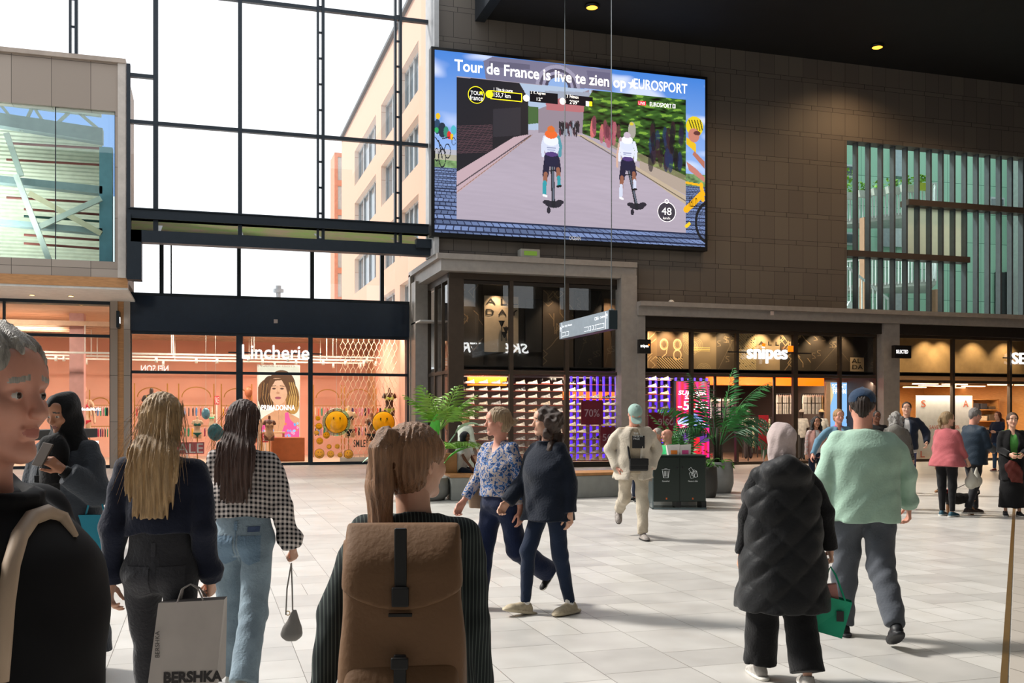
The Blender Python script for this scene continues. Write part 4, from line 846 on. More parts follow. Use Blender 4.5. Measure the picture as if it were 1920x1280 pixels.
def person(label,pos,face,H=1.7,sex='f',skin='fair',hair=None,hairc='3a2a20',top=None,bottom=None,shoes=None,leg=((0,0),(0,0)),arm=((0,6,10,0),(0,6,10,0)),
           lean=0,twist=0,hy=0,hp=0,w=1.0,res=1.0,coat=None,hat=None,scarf=None,curl=(.35,.35),sit=False,extra=None,group=None,toe=(0,0),seat_z=None,tilt=0,palm=(None,None),belly=0,hz=1.0,hres=1.0):
    """leg: (hip flex, knee) L,R  arm: (flex,abduct,elbow,inward) L,R ; L is local -x"""
    s=H/1.75; root=empty('person',(pos[0],pos[1],0),-AZ-math.radians(180-face),label,'person',group)
    m=sex=='m'; sw=.185 if m else .16; hw=.088
    pel=V(0,0,.95); Rt=rotz(twist)@rotx(-lean)@roty(tilt)
    T=lambda x,y,z: pel+Rt@V(x,y,z)
    J={}
    low=9
    for i,sd in ((0,-1),(1,1)):
        hf,kn=leg[i][:2]; ab=leg[i][2] if len(leg[i])>2 else 1.5
        hj=pel+V(sd*hw,0,-.03); a=math.radians(hf); b=math.radians(ab)
        th=V(sd*math.sin(b),math.sin(a)*math.cos(b),-math.cos(a)*math.cos(b)); k=hj+th*.42; a2=math.radians(hf-kn)
        sh=V(sd*math.sin(b)*.5,math.sin(a2),-math.cos(a2)); an=k+sh*.41
        tp=toe[i]; fd=V(sd*.12,math.cos(math.radians(tp)),math.sin(math.radians(tp))); fd=nrm(fd); fu=nrm(np.cross(V(1,0,0),fd)) ; fu=fu if fu[2]>0 else -fu
        J[i]=dict(hip=hj,knee=k,ank=an,fd=fd,fu=fu,sh=sh); low=min(low,(an-fu*.085)[2],(an-fu*.085+fd*.16)[2],(an-fu*.085-fd*.05)[2])
    dz=-low if seat_z is None else (seat_z/s-(pel[2]-.12))
    for i,sd in ((0,-1),(1,1)):
        fl,ab,el,inn=arm[i]; sj=T(sd*sw,0,.435); a,b=math.radians(fl),math.radians(ab)
        u=Rt@V(sd*math.sin(b),math.sin(a)*math.cos(b),-math.cos(a)*math.cos(b)); e=sj+u*.285
        a2=math.radians(fl+el); c=math.radians(ab*.6-inn); fo=Rt@V(sd*math.sin(c),math.sin(a2)*math.cos(c),-math.cos(a2)*math.cos(c)); wr=e+fo*.25
        nn=Rt@V(-sd,0.15,0); nn=nrm(nn-fo*(nn@fo)); tt=nrm(np.cross(fo,nn)); 
        if (tt@(Rt@V(0,1,.3)))<0: tt=-tt
        if palm[i] is not None: nn=nrm(V(*palm[i])); nn=nrm(nn-fo*(nn@fo)); tt=nrm(np.cross(fo,nn))*(1 if sd>0 else -1)
        J['a%d'%i]=dict(sh=sj,el=e,wr=wr,fo=fo,n=nn,t=tt)
    nb=T(0,-.01,.475); Rh=Rt@rotz(hy)@rotx(-hp) if abs(hy)<200 else Rt
    Rh=rotz(twist+hy)@rotx(-(lean*.4)-hp); hc=nb+rotz(twist)@rotx(-lean*.6-hp*.35)@V(0,.03,.168); HH=lambda x,y,z: hc+Rh@V(x,y,z)
    if seat_z is None: s=H/((hc+Rh@V(0,-.01,.125))[2]+dz)
    J.update(nb=nb,hc=hc,Rh=Rh,Rt=Rt,pel=pel,T=T,HH=HH,dz=dz,s=s,root=root)
    def wp(p): # canonical point -> world
        q=(np.asarray(p)+V(0,0,dz))*s; a=root.rotation_euler[2]; return Vector((pos[0]+q[0]*math.cos(a)-q[1]*math.sin(a),pos[1]+q[0]*math.sin(a)+q[1]*math.cos(a),q[2]))
    J['wp']=wp
    sm=skinm(skin); res_h=.0052*res*hres; hb=.016*res
    # --- body: head, hands fine, the rest coarser but one surface in one mesh
    f=F(hc-.19,hc+.16,res_h)
    f.ell(HH(0,-.014,.03),(.076,.094,.086),Rh,.01); f.ell(HH(0,.018,-.03),(.059,.068,.083),Rh,.03)
    for q in (-1,1):
        f.cone(HH(q*.05,-.005,-.05),HH(q*.012,.062,-.092),.018,.017,.02); f.ell(HH(q*.038,.058,-.022),(.024,.026,.026),Rh,.02)
    f.ell(HH(0,.07,-.096),(.019,.017,.016),Rh,.015); f.cone(HH(-.034,.074,.026),HH(.034,.074,.026),.012,.012,.014)
    f.ell(HH(0,.07,.05),(.05,.02,.035),Rh,.03)
    for q in (-1,1): f.ell(HH(q*.031,.096,.004),(.017,.015,.011),Rh,.012,'s'); f.ell(HH(q*.031,.0735,.003),(.0145,.0145,.0125),Rh,.003)
    f.cone(HH(0,.084,.014),HH(0,.104,-.026),.0085,.0115,.012); f.ell(HH(0,.1,-.031),(.0165,.012,.009),Rh,.008)
    f.cone(HH(-.017,.081,-.057),HH(.017,.081,-.057),.0065,.0065,.005); f.cone(HH(-.014,.081,-.066),HH(.014,.081,-.066),.0072,.0072,.004)
    for q in (-1,1):
        f.ell(HH(q*.076,-.012,-.004),(.009,.018,.031),Rh@rotz(q*18),.006); f.ell(HH(q*.082,-.008,.0),(.006,.009,.016),Rh,.004,'s')
    nr=.058 if m else .048
    f.cone(HH(0,-.03,-.05),nb+V(0,0,-.05),nr,nr*1.15,.03)
    parts=[f]
    g=F((-.62,-.65,-.02),(.62,.75,1.6),hb) if not sit else F((-.6,-.5,-.02),(.6,.9,1.6),hb)
    tr=torso_rings(m,-.025,1+(w-1)*.7,belly*.6); tr[0]=(-.11,0,-.005,.09,.065); tr[1]=(-.03,0,-.005,.13,.09)
    g.loft(tr,pel,Rt,.03)
    g.cone(nb+V(0,0,-.03),hc-V(0,0.02,.06),nr*1.1,nr*.9,.03)
    for i in (0,1):
        j=J[i]; g.cone(j['hip']-V(0,.012,.03),j['knee'],.062,.042,.04); g.cone(j['knee'],j['ank'],.042,.03,.03); g.cone(j['ank']-j['fu']*.045,j['ank']-j['fu']*.06+j['fd']*.13,.032,.026,.02)
        a=J['a%d'%i]; g.cone(a['sh']-V(0,0,.012),a['el'],.034,.034,.03); g.cone(a['el'],a['wr'],.036,.024,.02)
    parts.append(g)
    for i in (0,1):
        a=J['a%d'%i]; mid=a['wr']+a['fo']*.06; q=F(mid-.15,mid+.15,.0052*max(1,res*.85)); q.cone(a['el']*.4+a['wr']*.6,a['wr'],.031,.024,.01,sq=(a['n'],1.1)); q.cone(a['wr'],a['wr']+a['fo']*.03,.023,.02,.01)
        J['tips%d'%i]=hand(q,a['wr'],a['fo'],a['n'],a['t'],curl[i],.2+.6*curl[i],(1.04 if m else .95)*hz); parts.append(q)
        J['grip%d'%i]=a['wr']+a['fo']*.115+a['n']*.028
    mats=[sm,M('lips_'+skin,'b27064' if skin in('fair','pink') else '7e463c',.4),M('eye_white','b5aea6',.25,var=.02),M('iris','2e241e',.2,var=.02),hairm(hairc)]
    def mf(c):
        p=(c-hc)@Rh; x,y,z=p[:,0],p[:,1],p[:,2]; ax=np.abs(x); mi=np.zeros(len(c),int)
        mi[((z+.0615)**2/.0085**2+x**2/.021**2<1)&(y>.078)]=1
        e=(ax-.031)**2/.013**2+(z-.002)**2/.0058**2; mi[(e<1)&(y>.07)&(y<.095)]=2
        mi[((ax-.031)**2+(z-.002)**2<.0056**2)&(y>.07)&(y<.1)]=3
        mi[(np.abs(z-.031-.004*np.cos(ax*60))<.0048)&(ax>.014)&(ax<.05)&(y>.055)]=4
        return mi
    bake('body',parts,mats,root,s,mf,1,dz)
    # --- trousers / skirt
    B=bottom
    if B:
        hl=(-.62,-.65,-.03); hh=(.62,.75,1.2)
        f=F(hl,hh,.0105*res); wst=B.get('waist',.1)
        rg=[(-.13,0,-.01,.158*w+.01,.118*w),(-.06,0,-.012,.17*w+.008,.128*w+.006),(0,0,-.006,.165*w+.006,.12*w+.006),(wst,0,0,(.148 if m else .135)*w+.008+belly*.5,.108*w+.008+belly)]
        rg[0]=(-.13,0,-.01,.12*w,.09*w)
        f.loft(rg,pel,rotz(twist*.4),.03)
        if B.get('skirt'):
            z1=B['len']; fl=B.get('flare',.05); f.loft([(z1,0,.0,.17*w+fl,.14*w+fl*.8),((z1)/2-.06,0,0,.18*w+fl*.4,.14*w+fl*.4),(-.02,0,0,.175*w,.13*w)],pel,I3,.03)
        else:
            r1,r2,r3=B.get('r',(.088,.062,.055)); e=B.get('end',0.0); k2=.03
            for i in (0,1):
                j=J[i]; f.cone(j['hip']+V(0,-.012,-.02),j['knee'],r1*w,r2*(.5+.5*w),.035); en=j['ank']+j['sh']*e
                f.cone(j['knee'],en,r2*(.5+.5*w),r3,.03,flat=True)
            if B.get('cuff'):
                for i in (0,1): j=J[i]; f.cone(j['ank']-j['sh']*.09,j['ank']-j['sh']*.03,r3*1.12,r3*.95,.02)
        f.rip(B.get('wr',.006),B.get('seed',3),16,24,lambda X,Y,Z:.55+.6*np.exp(-((Z-.5)/.16)**2)+.5*np.exp(-((Z-.12)/.08)**2)+.3*np.exp(-((Z-.8)/.06)**2))
        bake(B.get('name','trousers'),[f],B['m'],root,s,B.get('mf'),1,dz)
    # --- top
    def mk_top(Tp):
        ez=Tp.get('ease',.012); z0=Tp.get('hem',-.08); bx=Tp.get('box',.3); fl=Tp.get('flare',0)
        lo=(-.72,-.62,min(.95+z0-.08,.8)) ; hi=(.72,.75,1.62)
        f=F(lo,hi,.0098*res); tr=[list(r) for r in torso_rings(m,ez,w,belly)]
        mx=max(r[3] for r in tr if r[0]<.45); my=max(r[4] for r in tr if r[0]<.45)
        for r in tr:
            if r[0]<.33: r[3]+= (mx-r[3])*bx; r[4]+=(my-r[4])*bx
        rr=[r for r in tr if r[0]>z0+.03]; b=np.array(tr); 
        bxx=np.interp(z0,b[:,0],b[:,3])+fl; byy=np.interp(z0,b[:,0],b[:,4])+fl
        if z0<-.13: bxx=max(bxx,.172*w+ez+fl); byy=max(byy,.13*w+ez+fl)
        for r in rr:
            if r[0]<.1: q=(.1-r[0])/(.1-z0+1e-6); r[3]+=fl*q; r[4]+=fl*q
        if Tp.get('rib'): rr=[[z0,0,0,bxx-.008,byy-.008],[z0+.045,0,0,bxx-.004,byy-.004]]+[r for r in rr if r[0]>z0+.07]
        else: rr=[[z0,0,0,bxx,byy]]+rr
        f.loft(rr,pel,Rt,.02,pw=2.2)
        sr=Tp.get('sl',(.055,.046,.037)); se=Tp.get('send',1.0)
        for i in (0,1):
            a=J['a%d'%i]; s0=min(sr[0]*(.4+.6*w),.06); q0=a['sh']+Rt@V((.012,-.012)[i],0,-.008-max(0,s0-.048)); qd=a['el']-a['sh']
            if se>.35: f.cone(q0,a['sh']*.65+a['el']*.35,s0,max(s0,sr[0]*.95),.02); f.cone(a['sh']*.65+a['el']*.35,a['el'],max(s0,sr[0]*.95),sr[1],.015)
            else: f.cone(q0,a['sh']+qd*max(se/.35*.75,.2),s0,sr[1]*1.1,.03,flat=True)
            if se>.35:
                en=a['el']+(a['wr']-a['el'])*min(se,1.1); f.cone(a['el'],en,sr[1],sr[2],.012,flat=True)
                if Tp.get('cuffs'): f.cone(a['el']+(a['wr']-a['el'])*.83,en,sr[2]*1.35,sr[2]*.95,.015,flat=True)
            else: pass
        f.cone(nb+V(0,-.008,-.02),T(-sw*.97,0,.428),.064,.034,.03); f.cone(nb+V(0,-.008,-.02),T(sw*.97,0,.428),.064,.034,.03)
        if Tp.get('collar'): 
            ch=Tp['collar']; f.loft([(0,0,0,.078,.078),(ch,0,.01,.07+Tp.get('cw',0),.072+Tp.get('cw',0))],nb-V(0,0,.045),rotz(twist)@rotx(-lean-8),.03); f.loft([(ch*.3,0,0,.05,.05),(ch+.03,0,.01,.058+Tp.get('cw',0),.06+Tp.get('cw',0))],nb-V(0,0,.045),rotz(twist)@rotx(-lean-8),.004,'s')
        if Tp.get('hood'):
            hd=Tp['hood']; f.ell(T(0,-.11,.44),(.13*hd,.07*hd,.09*hd),Rt@rotx(20),.03); f.cone(T(-.1,-.03,.49),T(0,-.12,.5),.035*hd,.045*hd,.03); f.cone(T(.1,-.03,.49),T(0,-.12,.5),.035*hd,.045*hd,.03)
        if Tp.get('vneck'): f.cone(T(0,.16,.3),T(0,.1,.47),.012,.075,.01,'s')
        elif not Tp.get('collar'): f.ell(nb+Rt@V(0,.035,.05),(.066,.082,.042),Rt,.01,'s')
        if Tp.get('open'):
            ow=Tp['open']; f.loft([(z0-.02,0,.12+.1,ow*1.2,.16),(.3,0,.22,ow,.16),(.46,0,.2,ow*.9,.16)],pel,Rt,.008,'s')
        if Tp.get('quilt'):
            q=Tp['quilt']
            f.add(lambda X,Y,Z:-.017*(np.abs(np.sin((Z*1.0+X*.9)*math.pi/q))**.5*np.abs(np.sin((Z*1.0-X*.9)*math.pi/q))**.5-.5))
        f.rip(Tp.get('wr',.007),Tp.get('seed',1),13,20)
        bake(Tp.get('name','shirt'),[f],Tp['m'],root,s,Tp.get('mf'),1,dz)
    if top: mk_top(top)
    if coat: mk_top(coat)
    # --- shoes
    if shoes:
        for i in (0,1):
            j=J[i]; an,fd,fu=j['ank'],j['fd'],j['fu']; sd=nrm(np.cross(fd,fu)); A=lambda x,y,z: an+sd*x+fd*y+fu*z
            f=F(an-.23,an+.23,.0075*res); kb=shoes.get('bulk',1)
            f.cone(A(0,-.035,-.048),A(0,.05,-.052),.034*kb,.036*kb,.02); f.cone(A(0,.05,-.054),A(0,.125,-.062),.036*kb,.034*kb,.02); f.ell(A(0,.13,-.064),(.041*kb,.05*kb,.026*kb),np.stack([sd,fd,fu],1),.02)
            if shoes.get('high',1): f.cone(A(0,-.02,-.03),A(0,-.012,.0+.04*(shoes.get('high',1)-1)),.037,.036,.02,flat=True); f.cone(A(0,.02,-.02),A(0,.09,-.045),.022*kb,.018*kb,.02)
            R_=np.stack([sd,fd,fu],1); so=F(an-.23,an+.23,.0075*res) 
            f.loft([(-.089*kb if kb<1.05 else -.089,0,.042,.043*kb,.135*kb),(-.062,0,.042,.045*kb,.137*kb)],an,R_,.004,pw=2.6)
            f.keep(lambda X,Y,Z:-((X-an[0])*fu[0]+(Y-an[1])*fu[1]+(Z-an[2])*fu[2])-.086)
            zs=shoes.get('solez',-.062)
            bake(shoes.get('name','shoe'),[f],[shoes['m'],shoes.get('sole',M('sole_white','d8d4cc',.6))],root,s,lambda c:((((c-an)@fu)<zs)).astype(int),1,dz)
            if shoes.get('sock'):
                g=F(an-.13,an+.13,.009*res); g.cone(an-j['sh']*.09,an+V(0,0,-.02),.04,.037,.01); bake('sock',[g],shoes['sock'],root,s,None,1,dz)
    # --- hair
    if hair: mk_hair(hair,J,root,s,dz,res,hairc,m)
    if hat:
        f=F(hc-.22,hc+.22,.006*res); f.ell(HH(0,-.012,.05),(.09,.108,.082),Rh,.01); f.keep(lambda X,Y,Z:-((X-hc[0])*Rh[0,2]+(Y-hc[1])*Rh[1,2]+(Z-hc[2])*Rh[2,2]-.028)); 
        f.loft([(.026,0,.11,.072,.09),(.038,0,.105,.07,.09)],hc,Rh@rotx(-6),.01,pw=2.4,arc=0); f.ell(HH(0,-.012,.134),(.012,.012,.006),Rh,.006)
        if hat.get('gap'): f.ell(HH(0,-.125,.045),(.045,.05,.03),Rh,.004,'s')
        bake('cap',[f],hat['m'],root,s,None,1,dz)
    if scarf: mk_scarf(scarf,J,root,s,dz,res)
    if extra: extra(J)
    return J
def torso_rings(m,e,w,belly=0):
    if m: r=[(-.12,0,-.005,.155,.115),(-.02,0,-.005,.158,.118),(.12,0,.005,.148,.108),(.28,0,.005,.168,.12),(.375,0,0,.176,.112),(.425,0,-.005,.148,.088),(.46,0,-.01,.1,.066),(.485,0,-.01,.066,.055)]
    else: r=[(-.12,0,-.008,.16,.115),(-.03,0,-.008,.168,.12),(.12,0,0,.13,.098),(.27,0,.014,.146,.118),(.36,0,.004,.148,.1),(.415,0,-.005,.124,.08),(.45,0,-.01,.084,.062),(.475,0,-.01,.058,.05)]
    o=[]
    for z,cx,cy,rx,ry in r:
        k=w if z<.4 else (1+(w-1)*.5); e_=e if z<.34 else (e*.8 if z<.4 else e*.6); b=belly*math.exp(-((z-.08)/.16)**2); o.append((z,cx,cy+b*.6,rx*k+e_+b*.5,ry*k+e_+b))
    return o
def mk_hair(st,J,root,s,dz,res,hc_,m):
    hc,Rh,HH,T,Rt,nb=J['hc'],J['Rh'],J['HH'],J['T'],J['Rt'],J['nb']; k=st['k']; L=st.get('len',.45); wd=st.get('w',1.0)
    lo=hc-np.array([.26,.3,.2+(L if k in('long','ponytail','wavy','lowtail') else .1)]); hi=hc+np.array([.26,.2,.2])
    f=F(lo,hi,.0062*max(res,.9)); th=st.get('th',.004 if k=='short' else .010)
    f.ell(HH(0,-.018,.034),(.079+th,.098+th,.088+th),Rh,.01)
    if k in('short','curlyshort'):
        f.cone(HH(0,-.075,-.02),HH(0,-.06,-.055),.04,.035,.03)
    else: f.ell(HH(0,-.045,-.03),(.08,.07,.075),Rh,.03)
    # face opening
    fz=st.get('front',0); f.ell(HH(0,.1,-.055+fz),(.074,.092,.125),Rh,.012,'s'); 
    if k in('short','curlyshort','ponytail','bun'):
        for q in (-1,1): f.ell(HH(q*.085,.02,-.05),(.035,.045,.06),Rh,.01,'s')
        f.keep(lambda X,Y,Z:np.where(Y*0+X*0+Z*0==0,-((X-hc[0])*Rh[0,2]+(Y-hc[1])*Rh[1,2]+(Z-hc[2])*Rh[2,2])-.085,0)) if k!='ponytail' else None
    if k=='ponytail':
        p=[HH(*q) for q in st.get('path',((0,-.095,.06),(0,-.13,.07),(0,-.15,.03),(0,-.15,-.08),(0,-.14,-.2),(0,-.13,-.33)))]; r=st.get('r',(.022,.03,.036,.04,.036,.012))
        for a,b,ra,rb in zip(p[:-1],p[1:],r[:-1],r[1:]): f.cone(a,b,ra,rb,.015,sq=(Rh[:,1],1.2))
    if k=='bun': 
        q=st.get('pos',(0,-.12,.02)); f.ell(HH(*q),(.042,.035,.036),Rh,.01); 
        for a in (-40,0,40): f.cone(HH(q[0],q[1],q[2]),HH(q[0]+.02*math.sin(a),q[1]-.05,q[2]+.03*math.cos(a/40)),.015,.006,.01)
    if k=='long':
        R0=rotz(math.degrees(math.atan2(-Rh[0,1],Rh[1,1]))*.6); by=-.10; 
        f.loft([(-L,0,by-.055,.062*wd,.016),(-L*.8,0,by-.05,.092*wd,.024),(-L*.5,0,by-.045,.112*wd,.03),(-L*.28,0,by-.015,.104*wd,.045),(-.06,0,-.05,.09*wd,.07),(.03,0,-.03,.086,.09)],hc,R0,.02,arc=st.get('arc',1.4))
        if st.get('side'):
            for q in st['side']: f.cone(HH(q*.075,.0,.0),T(q*.11,.075,.36),.03,.035,.03); f.cone(T(q*.11,.075,.36),T(q*.11,.11,.22),.035,.012,.03)
    if k in('wavy','curlyshort'):
        for i in range(st.get('n',26)):
            a=RNG.uniform(math.radians(72),math.radians(288))+math.pi/2; z=RNG.uniform(.06,-L); rr=.085+RNG.uniform(-.01,.025); f.ell(hc+Rh@V(rr*math.cos(a),rr*math.sin(a)-.02,z),np.array((.034,.034,.04))*st.get('cs',1),None,.015)
    cx,cy=hc[0],hc[1]-.02; amp=st.get('amp',.0035); fq=st.get('fq',34)
    if k in('wavy','curlyshort'): f.rip(.008,4,60,60)
    else: f.add(lambda X,Y,Z: amp*np.sin(np.arctan2(X-cx,Y-cy)*fq+2*np.sin(Z*12+X*20)+Z*6)+amp*.6*np.sin((X-cx)*330+3*np.sin(Z*8)))
    bake('hair',[f],hairm(hc_),root,s,None,1,dz)
    if st.get('fly'):
        mb=MB(); R=random.Random(3)
        for i in range(st['fly']):
            a=R.uniform(.6,5.7)+math.pi/2; x=hc[0]+.09*math.cos(a); y=hc[1]-.02+.1*math.sin(a)*(1 if k!='long' else 1); z=hc[2]+R.uniform(-.02,.1); l=R.uniform(.12,L*.9); o=R.uniform(.01,.06)
            P_=[V(x,y,z)]; 
            for q in range(1,6): P_.append(V(x+math.cos(a)*o*q/3+R.uniform(-.004,.004),y+math.sin(a)*o*q/4-(.02*q if k=='long' else .004*q),z-l*q/5))
            P_=[(p+V(0,0,dz))*s for p in P_]; mb.tube([tuple(p) for p in P_],[.0011,.0011,.001,.0009,.0008,.0004],3,False)
        o=mb.build('loose_strands',hairm(hc_),root,True); o['kind']='stuff'
def mk_scarf(sc,J,root,s,dz,res):
    hc,Rh,HH,T,Rt,nb=J['hc'],J['Rh'],J['HH'],J['T'],J['Rt'],J['nb']
    f=F(hc-np.array([.3,.3,.42]),hc+np.array([.3,.25,.2]),.0072*res); f.ell(HH(0,-.02,.03),(.094,.114,.1),Rh,.01); f.ell(HH(0,-.02,-.05),(.088,.095,.085),Rh,.03)
    f.cone(HH(0,-.02,-.09),nb+V(0,.0,-.03),.078,.1,.05); 
    if sc.get('drape',1): f.loft([(-.16,0,.03,.17,.12),(-.06,0,.01,.15,.11),(.04,0,0,.09,.09)],nb,rotz(math.degrees(math.atan2(-Rt[0,1],Rt[1,1])))@rotx(-5),.04)
    if sc.get('front'): f.cone(T(0,.13,.42),T(0,.15,.16),.1,.07,.05,sq=((0,1,0),2.0))
    f.ell(HH(0,.115,-.012),(.061,.1,.082),Rh,.012,'s')
    f.rip(.006,sc.get('seed',2),26,18); bake('headscarf',[f],sc['m'],root,s,None,1,dz)

from mathutils.bvhtree import BVHTree
def patch(J,child,cx,cz,w,h,mat,name,side=-1,n=10,lift=.002,point=0,parent=True):
    o=[c for c in J['root'].children if c.name.split('.')[0]==child][0]; me=o.data
    bv=BVHTree.FromPolygons([v.co for v in me.vertices],[tuple(p.vertices) for p in me.polygons]); vs=[];ok=True
    for j in range(n+1):
        for i in range(n+1):
            x=cx+w*(i/n-.5); z=cz+h*(j/n-.5)-(point*(1-abs(i/n-.5)*2)*(1-j/n)); r=bv.ray_cast(Vector((x,side*1.2,z)),Vector((0,-side,0)))
            if r[0] is None: return None
            vs.append(tuple(r[0]+Vector((0,side*lift,0))))
    mb=MB(); mb.add(vs,[(j*(n+1)+i,j*(n+1)+i+1,(j+1)*(n+1)+i+1,(j+1)*(n+1)+i) for j in range(n) for i in range(n)]); b=len(vs)
    return mb.build(name,mat,o,True)
# ---------------- people ----------------
def fab(n,c,r=.85,b=.35,bs=60,var=.1,**k): return M(n,c,r,var=var,vs=8,bump=b,bs=bs,sheen=.15,spec=.2,**k)
def pattern(name,kind,cols,sc):
    if name in MC: return MC[name]
    m=M(name,cols[0],.85,spec=.2); nt=m.node_tree; L=nt.links.new; p=nt.nodes['Principled BSDF']
    tc=nd(nt,'ShaderNodeTexCoord'); sp=nd(nt,'ShaderNodeSeparateXYZ'); L(tc.outputs['Object'],sp.inputs[0])
    def ma(op,a,b=None):
        n=nd(nt,'ShaderNodeMath',operation=op)
        for i,v in enumerate((a,b)):
            if v is None: continue
            if isinstance(v,(int,float)): n.inputs[i].default_value=v
            else: L(v,n.inputs[i])
        return n.outputs[0]
    mx=nd(nt,'ShaderNodeMix',data_type='RGBA')
    if kind=='check':
        a=ma('GREATER_THAN',ma('FRACT',ma('MULTIPLY',ma('ADD',sp.outputs['X'],ma('MULTIPLY',sp.outputs['Y'],.35)),1/sc)),.5); b=ma('GREATER_THAN',ma('FRACT',ma('MULTIPLY',ma('ADD',sp.outputs['Z'],ma('MULTIPLY',sp.outputs['Y'],.25)),1/sc)),.5)
        L(ma('MULTIPLY',ma('ADD',a,b),.5),mx.inputs['Factor']); mx.inputs[6].default_value=lin(cols[0]); mx.inputs[7].default_value=lin(cols[1]); L(mx.outputs[2],p.inputs['Base Color'])
    if kind=='stripe':
        a=ma('GREATER_THAN',ma('FRACT',ma('MULTIPLY',ma('ADD',sp.outputs['X'],ma('MULTIPLY',sp.outputs['Y'],.3)),1/sc)),.72); L(a,mx.inputs['Factor']); mx.inputs[6].default_value=lin(cols[0]); mx.inputs[7].default_value=lin(cols[1]); L(mx.outputs[2],p.inputs['Base Color'])
    if kind=='spots':
        v=nd(nt,'ShaderNodeTexNoise'); v.inputs['Scale'].default_value=sc; v.inputs['Detail'].default_value=4; v.inputs['Distortion'].default_value=1.2; L(tc.outputs['Object'],v.inputs['Vector'])
        r=nd(nt,'ShaderNodeValToRGB'); r.color_ramp.interpolation='CONSTANT'; e=r.color_ramp.elements; e[0].color=lin(cols[0]); e[0].position=0
        for i,c in enumerate(cols[1:]):
            q=e[1] if i==0 else e.new(.5); q.position=.44+.055*i; q.color=lin(c)
        L(v.outputs['Fac'],r.inputs['Fac']); L(r.outputs['Color'],p.inputs['Base Color'])
    return m
blk=fab('black_cloth','101012'); coatb=M('smooth_black_coat','0d0d10',.8,var=.15,vs=5,spec=.2); navy=fab('navy_cloth','141c30'); nv2=fab('dark_navy_wool','0e1726',b=.5)
mk=dict
# old man in front, left edge
J1=person('elderly white haired person in black coat, in profile at the left edge',D(-42,1050),82,1.76,'m','pink',mk(k='short',th=.016,front=.012,amp=.005,fq=22),'a39c92',
  top=mk(m=coatb,hem=-.1,name='jumper'),coat=mk(m=coatb,hem=-.5,ease=.05,box=.8,flare=.06,collar=.06,cw=.03,sl=(.085,.075,.06),name='coat',hood=.8),bottom=mk(m=blk),shoes=mk(m=blk),res=.85,hres=.62,hy=-4,arm=((-5,10,20,0),(10,12,20,0)),w=1.12)
# woman with headscarf and phone
J2=person('person in black headscarf and grey denim robe holding a phone',D(124,305),-10,1.735,'f','tan',None,'1a1512',
  top=mk(m=fab('black_jersey','0c0c0e'),hem=-.1,ease=.02,name='black_top'),coat=mk(m=fab('grey_denim','363b42',b=.6),hem=-.8,ease=.035,flare=.05,box=.9,sl=(.075,.08,.075),send=.85,open=.075,name='denim_robe'),
  bottom=mk(m=blk,skirt=1,len=-.82,flare=.0,name='skirt'),shoes=mk(m=blk),scarf=mk(m=fab('black_scarf','0a0a0c'),front=1),arm=((10,14,122,34),(5,10,10,0)),hp=16,hy=-6,res=.95,curl=(.55,.3),w=1.05)
# blonde
J3=person('person with long blonde hair, navy sweatshirt and black jeans seen from behind',D(303,410),182,1.70,'f','fair',mk(k='long',len=.43,w=1.0,fly=90,side=None),'a5865e',
  top=mk(m=fab('navy_fleece','161b2c',b=.4),hem=.14,ease=.024,box=.5,rib=1,sl=(.06,.056,.048),cuffs=1,name='navy_sweatshirt',wr=.01),
  bottom=mk(m=fab('black_denim','2d2d31',b=.5),r=(.088,.066,.062),name='black_jeans',waist=.16),shoes=mk(m=M('white_leather','c9c5bd')),arm=((-6,9,14,0),(-8,8,30,4)),leg=((16,4),(-10,12)),curl=(.4,.95),res=.85,w=.92)
J4=person('person with long brown hair in checked blouse and pale blue jeans',D(456,330),176,1.685,'f','fair',mk(k='long',len=.46,w=1.02,fly=70),'4a3228',
  top=mk(m=pattern('gingham','check',('cfc5c0','15151b'),.026),hem=.1,ease=.03,box=.6,rib=1,sl=(.066,.062,.058),cuffs=1,name='checked_blouse',collar=.03,wr=.011),
  bottom=mk(m=fab('pale_denim','8496a2',b=.5,var=.2),r=(.092,.078,.078),name='pale_jeans',waist=.13,end=-.0),shoes=mk(m=M('white_canvas','d0ccc4')),arm=((14,10,50,10),(2,15,14,2)),leg=((10,3),(-14,16)),toe=(0,-35),curl=(.5,.9),res=.9)
# backpack woman
m_str=pattern('pin_stripe','stripe',('252a2b','4c5450'),.011)
J5=person('person with blonde ponytail in a dark striped shirt carrying a brown roll-top backpack',D(779,640),176,1.575,'f','fair',mk(k='ponytail',path=((0,-.085,.075),(0,-.128,.08),(.0,-.15,.04),(-.005,-.15,-.07),(-.01,-.14,-.19),(-.01,-.125,-.30)),r=(.024,.034,.04,.046,.04,.015),amp=.0028),'8a6548',
  top=mk(m=m_str,hem=-.28,ease=.02,box=.6,collar=.04,cw=.01,sl=(.058,.054,.045),name='striped_shirt',flare=.01,wr=.008),bottom=mk(m=navy,r=(.09,.07,.06)),shoes=mk(m=blk),arm=((-14,16,10,0),(4,5,10,0)),hy=-38,res=.8,hres=.8,w=.94,leg=((10,5),(-5,10)))
